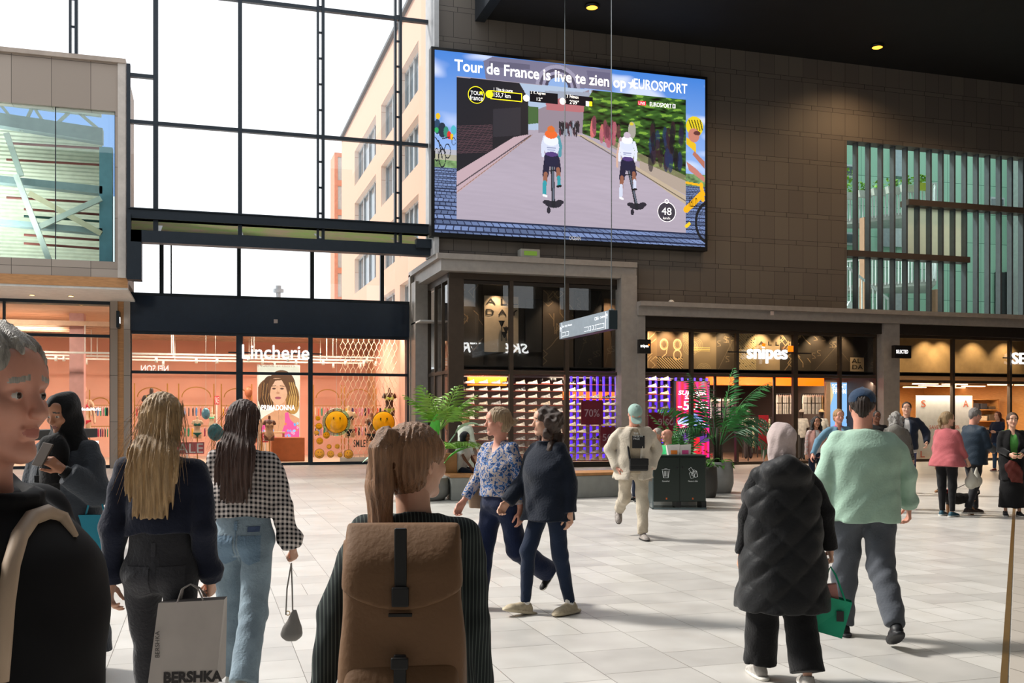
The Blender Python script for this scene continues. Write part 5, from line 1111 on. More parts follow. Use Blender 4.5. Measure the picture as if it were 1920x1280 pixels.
# blouse woman and navy jacket woman
J6=person('person in blue floral blouse and wide navy trousers with hair in a bun, walking left',D(936,226),-48,1.665,'f','pink',mk(k='bun',pos=(0,-.135,.0)),'9a8263',
  top=mk(m=pattern('floral','spots',('24406e','3d6ea8','a89c98','4272a6','9a5a48','31598c','a8a09c','1f3560'),38),hem=.02,ease=.02,box=.5,vneck=1,sl=(.06,.055,.045),send=.8,name='floral_blouse',wr=.009),
  bottom=mk(m=fab('deep_navy_twill','101c3a'),r=(.092,.082,.098),name='wide_trousers',end=.02),shoes=mk(m=M('sandal_black','161412'),high=.3,bulk=.8,name='sandal'),
  arm=((-10,8,12,0),(12,10,24,0)),leg=((-16,42),(13,3)),toe=(-38,0),hy=-26,res=1.1,w=1.06)
J7=person('person with curly dark brown hair in dark navy jacket and trousers, walking left',D(1026,233),-52,1.67,'f','fair',mk(k='wavy',len=.24,n=70,cs=1.0),'3a271c',
  top=mk(m=blk,hem=-.05,name='black_top'),coat=mk(m=nv2,hem=-.16,ease=.05,box=1,flare=.02,collar=.07,cw=.02,sl=(.072,.07,.062),name='navy_jacket'),
  bottom=mk(m=fab('navy_jogger','152238'),r=(.085,.062,.045),name='navy_trousers'),shoes=mk(m=M('beige_sneaker','b5a78e',.7,var=.2,vs=30),bulk=1.2,sole=M('sneaker_sole','c4b79d',.7),name='chunky_sneaker',sock=M('white_sock','d8d5d0',.9)),
  arm=((-12,8,14,0),(16,8,26,0)),leg=((-7,8),(17,14)),toe=(0,12),hy=-26,res=1.1)
# man with cap
cream=fab('cream_nylon','bcb2a2',b=.6); 
J8=person('person in pale green cap and cream jacket and trousers walking forward with head bowed',D(1188,145),3,1.71,'m','pink',mk(k='short'),'4a3a2a',
  top=mk(m=fab('sand_jersey','a89a85'),hem=-.1,ease=.02,box=.7,name='beige_shirt'),coat=mk(m=cream,hem=-.17,ease=.05,box=.9,flare=.03,sl=(.075,.072,.06),open=.07,collar=.05,cw=.02,name='cream_jacket',wr=.012),
  bottom=mk(m=fab('cream_trouser','b5aa98',b=.6),r=(.098,.075,.062),cuff=1,name='cream_trousers',wr=.011),shoes=mk(m=M('grey_sneaker','8d857f',.7,var=.3,vs=40),sole=M('dark_sole','2c2a2a'),name='running_shoe',bulk=1.1),
  hat=mk(m=fab('pale_green_cotton','8fa9a0')),arm=((-12,24,38,34),(-12,24,38,34)),leg=((8,2),(-18,45)),toe=(0,-40),hp=38,lean=4,res=1.35)
# long puffer vest
J9=person('person in pale headscarf and long black quilted vest seen from behind',D(1466,314),182,1.555,'f','fair',None,'222222',
  top=mk(m=fab('black_knit','121214',b=.6),hem=-.1,ease=.03,sl=(.065,.058,.045),name='black_jumper'),coat=mk(m=fab('black_quilt','17181a',.55,b=.2),hem=-.44,ease=.055,box=1,flare=.055,hood=1.15,quilt=.23,send=.1,sl=(.075,.05,.05),name='quilted_vest',wr=.006),
  bottom=mk(m=fab('black_trouser','0d0d0f'),r=(.095,.095,.11),name='wide_trousers',end=-.02),shoes=mk(m=M('silver_sneaker','a8a39c',.6,var=.25,vs=40),name='sneaker',bulk=1.1),
  scarf=mk(m=fab('pale_scarf','b3a3a0',b=.3),drape=0),arm=((0,12,10,0),(0,27,10,6)),leg=((12,4),(-8,12)),curl=(.4,.9),res=.95,w=1.16)
J10=person('person in mint sweatshirt, grey joggers and navy cap walking away beside the black vest',D(1618,262),177,1.79,'m','pink',mk(k='short'),'2e2018',
  top=mk(m=fab('mint_fleece','9dbba9',b=.3),hem=-.13,ease=.045,box=1,rib=1,sl=(.08,.07,.056),cuffs=1,name='mint_sweatshirt',wr=.008),
  bottom=mk(m=fab('grey_jersey','4d5158',b=.3),r=(.102,.078,.066),cuff=1,name='grey_joggers',wr=.012),shoes=mk(m=M('black_sneaker','16171a',.5),sole=M('black_rubber','1c1d20'),name='black_sneaker',sock=M('white_sock','d8d5d0',.9),bulk=1.1),
  hat=mk(m=fab('navy_cotton','22364f'),gap=1),arm=((-4,14,14,0),(8,25,18,4)),leg=((10,3),(-14,22)),toe=(0,-25),res=1.0,w=1.16,belly=.02,hy=-12)
# far people
R2=1.7
person('person with curly black hair and pink cardigan by the clothes shop door',D(1530,92),6,1.57,'f','tan',mk(k='wavy',len=.24,n=40),'17110e',top=mk(m=fab('white_cotton','b8b5b2'),hem=-.05,name='white_top'),
  coat=mk(m=fab('pink_knit','b5877c'),hem=-.15,ease=.035,open=.07,name='pink_cardigan'),bottom=mk(m=navy),shoes=mk(m=blk),arm=((5,14,10,0),(5,14,10,0)),res=R2)
person('smiling person in pale denim jacket over a pink top, arm stretched out to the left',D(1572,112),4,1.70,'f','pink',mk(k='bun',pos=(0,-.12,.0)),'a07a50',top=mk(m=fab('pink_top','b8549a'),hem=-.05,name='pink_top',vneck=1),
  coat=mk(m=fab('washed_denim','5f8297'),hem=-.05,ease=.04,open=.06,collar=.05,sl=(.068,.062,.052),name='denim_jacket'),bottom=mk(m=fab('blue_denim','2e4660')),shoes=mk(m=blk),arm=((5,10,15,0),(8,44,4,0)),res=R2)
person('person with dark hair and glasses, mostly hidden behind the mint sweatshirt',D(1643,93),0,1.69,'m','brown',mk(k='short'),'120e0c',top=mk(m=blk,name='dark_top'),bottom=mk(m=blk),shoes=mk(m=blk),res=R2,
  extra=lambda J: MB().tube([tuple((J['HH'](x,y,.003)+V(0,0,J['dz']))*J['s']) for x,y in ((-.078,.02),(-.06,.088),(-.045,.1),(-.02,.1),(0,.1),(.02,.1),(.045,.1),(.06,.088),(.078,.02))],.003,5).build('glasses',blk,J['root']))
person('person with curly grey hair in grey jacket, back turned, by the pillar',D(1680,110),160,1.66,'f','fair',mk(k='wavy',len=.14,n=44,cs=.8),'8f8b86',top=mk(m=blk,name='dark_top'),coat=mk(m=fab('stone_jacket','6c6962',b=.5),hem=-.3,ease=.05,box=.9,hood=1,flare=.02,name='grey_jacket'),
  bottom=mk(m=blk,skirt=1,len=-.5,flare=.02,name='black_skirt'),shoes=mk(m=M('grey_sneaker','8d857f'),sock=M('white_sock','d8d5d0',.9)),arm=((2,10,12,0),(6,16,14,0)),leg=((8,3),(-8,8)),res=R2)
person('young person with brown hair, dark blue jacket and white top by the pillar',D(1700,93),-20,1.87,'m','fair',mk(k='short'),'2a1a12',top=mk(m=fab('white_cotton','b8b5b2'),hem=-.16,name='white_top'),coat=mk(m=fab('midnight_jacket','131c2c'),hem=-.1,ease=.04,open=.055,collar=.06,sl=(.07,.068,.058),name='dark_jacket'),
  bottom=mk(m=fab('indigo_denim','2c3457')),shoes=mk(m=M('purple_sneaker','6a58a8')),arm=((-8,32,55,20),(5,8,10,0)),leg=((-22,14),(14,4)),res=R2)
J11=person('person with blonde ponytail in a pink blouse and black leggings holding white carrier bags',D(1776,118.5),128,1.655,'f','fair',mk(k='ponytail',path=((0,-.09,.03),(0,-.12,.03),(0,-.14,-.02),(0,-.13,-.09),(0,-.12,-.15)),r=(.02,.026,.03,.03,.01)),'8c7350',
  top=mk(m=fab('dusty_pink','a8585c'),hem=-.12,ease=.04,flare=.075,box=.6,sl=(.062,.056,.05),send=.7,name='pink_blouse'),bottom=mk(m=blk,r=(.09,.062,.045),name='leggings'),shoes=mk(m=M('teal_shoe','1d4654'),name='shoe'),arm=((0,8,10,0),(10,12,22,0)),leg=((3,2),(-2,2)),curl=(.4,.9),hy=-38,res=1.45,w=1.12)
J12=person('person with short grey hair in a dark blue bomber jacket, hands held in front',D(1826,116),108,1.72,'m','pink',mk(k='short'),'75706b',
  top=mk(m=fab('slate_jacket','1c2c3a',.6),hem=-.14,ease=.04,box=.8,collar=.05,cw=.01,sl=(.072,.066,.055),name='bomber_jacket'),bottom=mk(m=fab('charcoal_denim','2c2c2f'),r=(.088,.066,.056),name='jeans'),shoes=mk(m=M('brown_suede','3b2f2a'),bulk=1.15),arm=((14,8,58,32),(14,8,58,32)),leg=((10,4),(-8,14)),hp=10,res=1.45,w=1.05,belly=.02)
J13=person('person in long black coat over green blouse at the right edge',D(1898,118.5),-14,1.64,'f','fair',mk(k='bun',pos=(0,-.12,-.02)),'4c3626',
  top=mk(m=fab('leaf_green','3f7a35'),hem=-.1,name='green_blouse',vneck=1),coat=mk(m=fab('black_velvet','0b0a0c'),hem=-.35,ease=.035,open=.07,sl=(.065,.06,.05),name='black_coat'),bottom=mk(m=blk,skirt=1,len=-.8,flare=.04,name='long_skirt'),shoes=mk(m=blk),arm=((10,8,60,30),(10,8,60,30)),res=1.45)
person('person with reddish hair and dark jumper standing inside the warm lit shop on the right',D(1871,66),-60,1.70,'f','fair',mk(k='long',len=.3),'6a3620',top=mk(m=fab('navy_cloth','141c30'),hem=-.12,ease=.03,name='dark_jumper'),bottom=mk(m=fab('blue_denim','2e4660')),shoes=mk(m=M('red_shoe','6a2a2a')),arm=((15,8,80,20),(20,8,85,20)),res=2.2)
# seated and standing people at the round bench
SEAT=.47
person('bald person in bright green polo shirt seated on the bench, face turned left',D(1252,104),-72,1.74,'m','pink',None,top=mk(m=fab('green_polo','1f9e5c'),hem=-.08,ease=.03,collar=.04,sl=(.07,.07,.06),send=.3,name='green_polo'),bottom=mk(m=navy),shoes=mk(m=blk),leg=((82,80),(82,80)),arm=((30,6,55,20),(30,6,55,20)),seat_z=SEAT,sit=True,res=R2,belly=.03,w=1.08)
person('balding person in black shirt seated left of the green polo shirt',D(1233,101),-65,1.76,'m','pink',mk(k='short',front=.05),'a09890',top=mk(m=blk,hem=-.08,ease=.03,sl=(.07,.07,.06),send=.3,name='black_shirt'),bottom=mk(m=navy),shoes=mk(m=blk),leg=((82,80),(82,80)),arm=((30,6,55,20),(30,6,55,20)),seat_z=SEAT,sit=True,res=R2,belly=.03,w=1.08)
person('person in white shirt and dark headscarf seated on the bench behind the palm leaves',D(862,96),60,1.62,'f','brown',None,top=mk(m=fab('white_shirt','c5c9cc'),hem=-.08,ease=.04,sl=(.07,.07,.06),send=.3,name='white_shirt'),scarf=mk(m=fab('dark_scarf','1c1c26'),drape=0),bottom=mk(m=navy),shoes=mk(m=blk),leg=((80,75),(80,75)),arm=((35,6,15,5),(45,6,10,5)),seat_z=SEAT,sit=True,res=R2,lean=12)
person('person with curly blonde hair in a long pale dress standing behind the plants',D(872,86),140,1.66,'f','fair',mk(k='curlyshort',n=40,len=.08,cs=.8),'b08a55',top=mk(m=fab('pale_dress','b9c2b4'),hem=-.1,ease=.03,name='pale_blouse'),bottom=mk(m=fab('pale_dress','b9c2b4'),skirt=1,len=-.55,flare=.07,name='long_skirt'),shoes=mk(m=M('white_leather','c9c5bd')),arm=((10,8,20,0),(10,8,20,0)),res=R2)

pk3=fab('black_denim_pocket','37373b',b=.6); pk4=fab('pale_denim_pocket','6c8498',b=.6)
for x in (-.075,.075): patch(J3,'black_jeans',x,.86,.115,.13,pk3,'back_pocket',point=.02,lift=.003); patch(J4,'pale_jeans',x,.86,.12,.14,pk4,'back_pocket',point=.025,lift=.003)
patch(J3,'black_jeans',0,1.0,.02,.06,pk3,'belt_loop',lift=.005); patch(J4,'pale_jeans',0,.985,.02,.05,pk4,'belt_loop',lift=.005); patch(J4,'pale_jeans',.095,.965,.06,.03,fab('blue_label','4a5a7a'),'leather_label',lift=.005)
patch(J3,'black_jeans',0,.86,.006,.22,pk3,'back_seam',lift=.003); patch(J4,'pale_jeans',0,.86,.006,.2,pk4,'back_seam',lift=.003)
patch(J7,'navy_trousers',.09,.80,.035,.03,M('icon_white','d8dcdc',.5),'logo_print',side=1)
ORD=['first','second','third','fourth','fifth','sixth','seventh','eighth','ninth','tenth','eleventh','twelfth','thirteenth','fourteenth','fifteenth','sixteenth','seventeenth','eighteenth','nineteenth','twentieth','twenty first','twenty second','twenty third','twenty fourth','twenty fifth','twenty sixth','twenty seventh','twenty eighth','twenty ninth','thirtieth','thirty first','thirty second','thirty third','thirty fourth','thirty fifth','thirty sixth','thirty seventh','thirty eighth','thirty ninth','fortieth']
def scrx(o): x,y=o.location.x,o.location.y; return (CS*x-SN*y)/(SN*x+CS*y)
def number(prefix,suf='from the left'):
    g={}
    for o in SC.objects:
        if o.parent is None and str(o.get('label','')).startswith(prefix): g.setdefault(o['label'],[]).append(o)
    for lab,os_ in g.items():
        if len(os_)<2: continue
        for i,o in enumerate(sorted(os_,key=scrx)): o['label']=lab+', '+ORD[min(i,39)]+' '+suf
# ---------------- shop interiors ----------------
def room(nm,x0,x1,y0,y1,z1,wallm,ceilm,floorm,left=True,right=True):
    w=MB(); w.box(x0,x1,y1,y1+.1,0,z1)
    if left: w.box(x0-.1,x0,y0,y1,0,z1)
    if right: w.box(x1,x1+.1,y0,y1,0,z1)
    struct(w.build('wall_'+nm,wallm)); struct(MB().box(x0,x1,y0,y1,z1,z1+.1).build('ceiling_'+nm,ceilm)); struct(MB().box(x0,x1,y0,y1,.0,.012).build('floor_'+nm,floorm))
m_pink=M('pink_plaster','dba28e',.7,var=.05,vs=1); m_peachc=M('peach_ceiling','c9a48a',.7)
room('lingerie',xb,xL1-.1,YL+.08,40.5,4.9,m_pink,m_peachc,M('shop_floor_pale','b8a593',.3))
struct(MB().box(PX(130,35),PX(157,35),35,35.6,0,4.9).build('wall_column',M('mauve_column','b88a86',.6)))
struct(MB().box(PX(700,39),xL1-.1,38.6,40.5,0,4.9).build('wall_niche',M('peach_plaster','d3a27c',.6)))
for x,e in ((-12,330),(-6,330),(-.5,420),(4,420)): light('shop_light','AREA',(x,36,4.6),e,(1,.84,.7),3,2)
for x in (-12,-6,0,5): light('window_fill','AREA',(x,32.85,4.6),150,(1,.86,.7),3,.3,rot=(math.radians(20),0,0))  # added fill behind the glass, lifts the window display
# louvred ceiling beams and white spotlight tracks
for i in range(9):
    y=34.4+i*.7; MB().box(xb,xL1-.2,y,y+.12,4.45,4.6).build('ceiling_batten',m_peachc); o=bpy.context.scene.objects[-1] if False else None
for o in [o for o in SC.objects if o.name.startswith('ceiling_batten')]: struct(o)
m_wm=M('white_metal','c9c5bf',.4)
tracks=[]
for y,nm in ((34.2,'front'),(36.0,'middle'),(38.0,'rear')):
    t=empty('light_track',(0,y,0),0,nm+' white spotlight track hung under the lingerie shop ceiling','light track'); MB().box(xb+1,xL1-.6,-.03,.03,3.55,3.61).build('rail',m_wm,t)
    for i in range(9): MB().box(xb+2+i*2.6-.015,xb+2+i*2.6+.015,-.015,.015,3.61,4.46).build('rod',m_wm,t)
m_spot=M('spot_glow','ffe2b0',.5,emit=22,ecol='ffd9a0',var=0)
sp=empty('track_spotlight',(0,0,0),0,'x','spotlight','track spotlights in the lingerie shop'); MB().lathe([(.0,0),(.045,0),(.05,-.16),(.04,-.16)],n=14).build('spot_body',m_wm,sp,True); MB().lathe([(0,-.155),(.04,-.155)],n=14).build('spot_lamp',m_spot,sp)
k=0
for px,y in ((293,36.0),(306,38),(368,36.0),(407,36),(452,38),(466,34.2),(492,36),(515,38),(540,34.2),(555,36),(606,36),(625,38),(648,36),(676,38),(682,36),(688,34.2),(705,36),(105,36),(120,36),(136,38),(150,38),(162,38)):
    o=sp if k==0 else copy_tree(sp); k+=1; o.location=(PX(px,y),y,3.55); o['label']='small white track spotlight glowing under the lingerie shop ceiling'
# gold arch racks with hanging pieces
gold=M('brass_tube','b98a45',.3,.8); hangc=['b03a3a','e05a2a','2a8a6a','1a1a1e','c98aa0','e0a030','8a2a4a','5a8ac0','d8c9b0','3a2a5a','c83a5a','20232c']
def hanger(lab,grp):
    h=empty('hanging_garment',(0,0,0),0,lab,'garment',grp); return h
gmesh={}
def garment(kind,c):
    key=(kind,c)
    if key in gmesh: return gmesh[key]
    if kind=='bra': pts=[(-.02,-.07),(-.03,-.2),(.0,-.34),(.04,-.38),(.07,-.34),(.08,-.2),(.05,-.07)]; d=.03
    elif kind=='tee': pts=[(-.05,-.05),(-.2,-.1),(-.26,-.32),(-.18,-.35),(-.15,-.2),(-.17,-.72),(.17,-.72),(.15,-.2),(.18,-.35),(.26,-.32),(.2,-.1),(.05,-.05)]; d=.05
    else: pts=[(-.04,-.05),(-.1,-.1),(-.13,-.5),(-.11,-1.0),(.11,-1.05),(.13,-.5),(.1,-.1),(.04,-.05)]; d=.06
    mb=MB(); mb.prism(pts,-d/2,d/2); m=M('garment_'+c,c,.8,var=.2,vs=14,bump=.3); o=mb.build('garment',m); mb2=MB(); mb2.tube([(0,0,0),(0,0,-.07)],.006,5); mb2.beam((-.06 if kind=='bra' else -.16,0,-.1),(0,0,-.06),.01); mb2.beam((.06 if kind=='bra' else .16,0,-.1),(0,0,-.06),.01); h=mb2.build('hanger',m_wm)
    gmesh[key]=(o.data,h.data); bpy.data.objects.remove(o); bpy.data.objects.remove(h); return gmesh[key]
def hang(kind,c,loc,rz,lab,grp,parts=True):
    g,h=garment(kind,c); t=empty('hanging_garment',loc,rz,lab,'garment',grp)
    for nm,me in (('garment',g),('hanger',h)):
        o=bpy.data.objects.new(nm,me); COL.objects.link(o); o.parent=t
    return t
def arch_rack(px0,px1,Y,z1,lab,rails=(1.95,1.2),n=9,cols=hangc,arch=True):
    x0,x1=PX(px0,Y),PX(px1,Y); cx=(x0+x1)/2; t=empty('garment_rack',(cx,Y,0),0,lab,'clothes rack'); w=(x1-x0)/2; r=w*.82
    for s_ in (-1,1): MB().tube([(s_*w,0,0),(s_*w,0,z1)],.022,8).build('post',gold,t)
    if arch: MB().tube([(r*math.cos(a),0,z1-.5+r*math.sin(a)*.75) for a in np.linspace(0,math.pi,19)],.018,7).build('arch',gold,t)
    rr_=random.Random(int(px0)+3)
    for j,z in enumerate(rails):
        MB().beam((-w,0,z),(w,0,z),.025).build('rail',gold,t)
        for i in range(n):
            c=rr_.choice(cols); hang('bra',c,(cx-w+ (i+.6)*2*w/n,Y+.0,z-.005),math.pi/2+rr_.uniform(-.5,.5),'small %s piece, %s rail, %s'%({'1a1a1e':'black','20232c':'black','2a8a6a':'green','e05a2a':'orange','b03a3a':'red'}.get(c,'coloured'),('upper','lower')[j],lab.split(' with')[0].replace('gold arch rack','arch rack')),'lingerie pieces on the arch racks')
arch_rack(168,208,38.2,2.5,'gold arch rack with bras')
arch_rack(252,314,38.2,2.75,'gold arch rack with garments left in the window',rails=(1.95,))
arch_rack(335,401,38.2,2.75,'gold arch rack with mirrored letters')
arch_rack(415,472,38.2,2.75,'gold arch rack with garments left of the shop door')
arch_rack(588,640,38.2,2.75,'gold arch rack with garments right of the shop door')
arch_rack(646,700,38.2,2.75,'gold arch rack with garments behind the wavy wire screen')
arch_rack(705,764,37.2,2.6,'gold rack with garments beside the grey portal',arch=False,n=11,cols=['e05a2a','2a8a6a','d8573a','c83a5a','e0a030','1a1a1e'])
# mannequins
def torso(px,py0,py1,Y,skin,bra,brief,lab,full=False,pole=True):
    X,Z1=P(px,py0,Y); Z0=P(px,py1,Y)[1]; H_=Z1-Z0; s_=H_/.9; t=empty('mannequin',(X,Y,0),0,lab,'mannequin','shop mannequins')
    def tr(v): return v
    f=F((-.3,-.25,-.15),(.3,.25,1.25),.016); f.loft([(0,0,0,.15,.11),(.12,0,0,.165,.12),(.28,0,0,.12,.09),(.45,0,.01,.145,.115),(.58,0,0,.16,.09),(.66,0,0,.09,.06)],(0,0,0),I3,.02)
    f.cone((0,0,.6),(0,0,.78),.05,.045,.03); f.cone((-.15,0,.6),(-.19,0,.52),.05,.045,.03); f.cone((.15,0,.6),(.19,0,.52),.05,.045,.03); f.cone((-.09,0,.08),(-.09,0,-.08),.085,.075,.03,flat=True); f.cone((.09,0,.08),(.09,0,-.08),.085,.075,.03,flat=True)
    if full: f.ell((0,0,.9),(.075,.09,.11),None,.02); f.cone((-.19,0,.55),(-.24,0,.3),.045,.035,.02); f.cone((-.24,0,.3),(-.2,-.1,.1),.035,.03,.02); f.cone((.19,0,.55),(.24,0,.3),.045,.035,.02); f.cone((.24,0,.3),(.26,-.1,.1),.035,.03,.02)
    b=bake('torso',[f],M('mannequin_'+skin,skin,.45,var=.03),t,1.0,None,1,0)
    g=F((-.25,-.25,.3),(.25,.25,.7),.014)
    for q_ in (-1,1): g.ell((q_*.066,-.085,.47),(.07,.055,.055),None,.01); g.cone((q_*.1,-.09,.5),(q_*.11,-.04,.63),.012,.012,.01)
    g.loft([(.43,0,.01,.152,.12),(.46,0,.01,.153,.121)],(0,0,0),I3,.01); bake('bra',[g],M('garment_'+bra,bra,.8,var=.2,vs=14,bump=.3),t,1.0,None,1,0)
    if brief:
        g=F((-.25,-.25,-.15),(.25,.25,.6),.014); g.loft([(-.03,0,0,.07,.1),(.06,0,0,.15,.122),(.13,0,0,.175,.128),(.16,0,0,.172,.126)] if brief!='body' else [(-.03,0,0,.07,.1),(.06,0,0,.155,.122),(.13,0,0,.172,.128),(.28,0,0,.128,.098),(.45,0,.01,.15,.121)],(0,0,0),I3,.01); bake('brief' if brief!='body' else 'bodysuit',[g],M('garment_'+bra,bra,.8,var=.2,vs=14,bump=.3),t,1.0,None,1,0)
    for c in t.children: c.location=(0,0,Z0); c.scale=(s_,s_,s_)
    if pole: MB().tube([(0,0,.02),(0,0,Z0+.05)],.018,8).build('stand_pole',gold,t); MB().lathe([(0,.0),(.17,.0),(.17,.02),(0,.02)],n=20).build('stand_base',gold,t)
    return t
torso(284,721,790,36.5,'2a1c16','d8c020','b','black bust form with a yellow bra behind the blonde hair')
torso(370,776,818,33.6,'c9a88a','12554a','b','cream bust form in a dark green bikini between the two girls')
torso(397,768,800,34.6,'c9a88a','6fd0a0',None,'cream bust form with a mint bra beside the green bikini form')
torso(466,735,822,37,'9a5a3a','b88a70','b','tall terracotta mannequin behind the shop door frame',full=True)
torso(505,774,822,34.5,'4a2a1c','8a6a50','body','dark brown bust form in a tan bodysuit in front of the poster')
torso(654,755,815,33.7,'dcb890','15151a','b','cream bust form in black bikini beside the largest smiling disc')
torso(697,769,822,33.9,'7a4a30','15151a','b','brown bust form in black bikini left of the right smiling disc')
torso(730,722,775,33.6,'4a2c1c','a8b83a','b','brown bust form in a yellow green set by the grey portal')
torso(156,729,800,36,'c9a88a','b82a3a','b','cream mannequin in a red top behind the mall map',full=True)
# lightbox poster with a portrait
Yp=36.4; px0,pz1=P(484,685,Yp); px1,_=P(561,685,Yp); pz0=P(522,846,Yp)[1]; PW,PH=px1-px0,pz1-pz0
lb=empty('poster_lightbox',(px0,Yp,0),0,'tall glowing portrait poster with a pink flowered top inside the lingerie shop','poster'); MB().box(-.03,PW+.03,.01,.14,pz0-.03,pz1+.03).build('lightbox_case',m_wm,lb); MB().box(PW*.2,PW*.8,.03,.12,0,pz0).build('base',m_wm,lb)
cv=Canvas(77,161,154,322,'d9d3bd'); 
cv.ell(44,123,26,30,'5a3a22'); cv.ell(18,108,20,28,'6b4526'); cv.ell(60,100,17,30,'8a6030'); cv.ell(14,92,12,14,'4a2e1a'); cv.ell(66,88,11,18,'b08040'); cv.ell(22,120,14,22,'4a2e1a')
for i in range(9): cv.line([(8+i*3,130-i),(6+i*2.4,100),(12+i*2,84)],1.0,'9a7040' if i%2 else '3a2416'); cv.line([(52+i*2,130),(58+i*2,105),(54+i*2.4,84)],1.0,'c09a58' if i%2 else '4a2e1a')
cv.poly([(28,96),(30,76),(12,66),(0,56),(0,0),(77,0),(77,62),(66,68),(52,76),(52,96)],'c98f68'); cv.ell(38,112,16.5,24,'d3a07c'); cv.ell(36,131,14,7,'d9a988'); cv.poly([(24,104),(38,84),(50,104)],'d3a07c')
cv.ell(37,100.5,5.5,2.6,'a85560'); cv.line([(31.5,100.6),(42.5,100.6)],.7,'703038'); cv.ell(37,110,3.2,2.2,'b8805e'); cv.line([(35,122),(35.5,112)],.8,'c08a68'); cv.ell(29.5,118,3.6,1.5,'4a3028'); cv.ell(44.5,118,3.6,1.5,'4a3028'); cv.line([(25,122.5),(33,123.4)],1.1,'3a241a'); cv.line([(41,123.4),(49,122.3)],1.1,'3a241a')
cv.poly([(22,136),(54,138),(60,122),(56,104),(52,120),(44,134),(32,133),(24,120),(21,104),(17,122)],'5a3a22')
cv.poly([(50,72),(56,74),(60,60),(77,44),(77,22),(60,18),(46,22),(44,36),(50,52)],'e8508a'); cv.poly([(14,60),(18,60),(16,44),(24,30),(44,24),(30,20),(8,24),(6,44)],'e8508a'); cv.poly([(8,24),(30,20),(46,22),(60,18),(77,22),(77,4),(60,0),(20,0),(6,8)],'c98f68')
rr=random.Random(2)
for i in range(46):
    x,y=rr.choice([(rr.uniform(50,75),rr.uniform(24,54)),(rr.uniform(10,28),rr.uniform(24,46))]); c=rr.choice(['5a9ad8','e87a3a','7ac0e0','f0a0b8'])
    for a in range(5): cv.ell(x+1.4*math.cos(a*1.26),y+1.6*math.sin(a*1.26),.9,.9,c)
cv.line([(38,76),(39,52),(36,34)],.9,'b07a58'); cv.line([(30,84),(50,84)],1.2,'b87f5c')
cv.noise(.05,.2,.2)
o=cv.build('portrait_picture',Mvc('lightbox_glow',1.25),lb,loc=(0,0,pz0)); o.scale=(PW/77,PH/161,1)
TF('PRIMADONNA',490,553,759,769,Yp-.01,white_g,lb,ext=0,off=.01)
# shop name
ls=empty('shop_sign_lingerie',(PX(516,YL-.2),YL-.2,0),0,'white glowing rounded shop name over the lingerie shop door','sign'); TF('Lincherie',454,580,647,673,YL-.2,glow('ffffff',2.0),ls,ext=-.05,off=.004)
z_=P(516,662,YL-.12)[1]; MB().box(PX(428,YL-.12)-ls.location.x,PX(604,YL-.12)-ls.location.x,.06,.1,z_-.02,z_+.02).build('mounting_bar',m_dark,ls); TF('LINGERIE STYLISTS',478,553,682,687.5,YL-.02,M('pale_vinyl','c9a08c',.6),ls,ext=0)
# SALE boards and cube
def board(name,x0,x1,y0,y1,Y,mat,lab,txt=None,tm=None,tr=None,cat='sign',pole=True,mirror=False,off=0,grp=None):
    X0,Z1=P(x0,y0,Y); X1=PX(x1,Y); Z0=P(x0,y1,Y)[1]; t=empty(name,(X0,Y,0),0,lab,cat,grp); MB().box(0,X1-X0,0,.03,Z0,Z1).build('panel',mat,t)
    if pole and Z0>.1: MB().box((X1-X0)/2-.02,(X1-X0)/2+.02,.005,.025,0,Z0).build('stand',m_wm,t)
    if txt: TF(txt,*(tr or (x0+2,x1-2,y0+2,y1-2)),Y-.012,tm,t,ext=0,mirror=mirror,off=off)
    return t
red=M('sale_red','b02a34',.5); m_lett=M('pale_letter','d8ccc8',.6)
board('sale_board',318,383,829,851,YL+.35,red,'red sale board low in the lingerie window between the two girls','SALE',m_lett)
board('sale_board',402,411,742,758,37.8,red,'small upright red sale card on the rack left of the door','SALE',m_lett,(403,410,744,756)); board('sale_board',492,503,812,829,35,red,'small red sale card on the low table under the bust form','SALE',m_lett,(493,502,814,827))
cb2=MB().box(-.55,.55,-.4,.4,0,.82).build('brown_cube_stool',M('brown_velvet','8a4a24',.8),None,loc=(PX(539,35.2),35.2,.012),bevel=.02); meta(cb2,'brown velvet cube plinth inside the lingerie shop door','plinth')
tb=empty('display_table',(PX(515,35.8),35.8,.012),0,'low pale display table under the portrait poster','table'); MB().box(-.5,.35,-.3,.3,.95,1.0).build('table_top',M('pale_oak','c9a27c',.5),tb)
for x in (-.45,.3):
    for y in (-.25,.25): MB().beam((x,y,0),(x,y,.95),.03).build('leg',gold,tb)
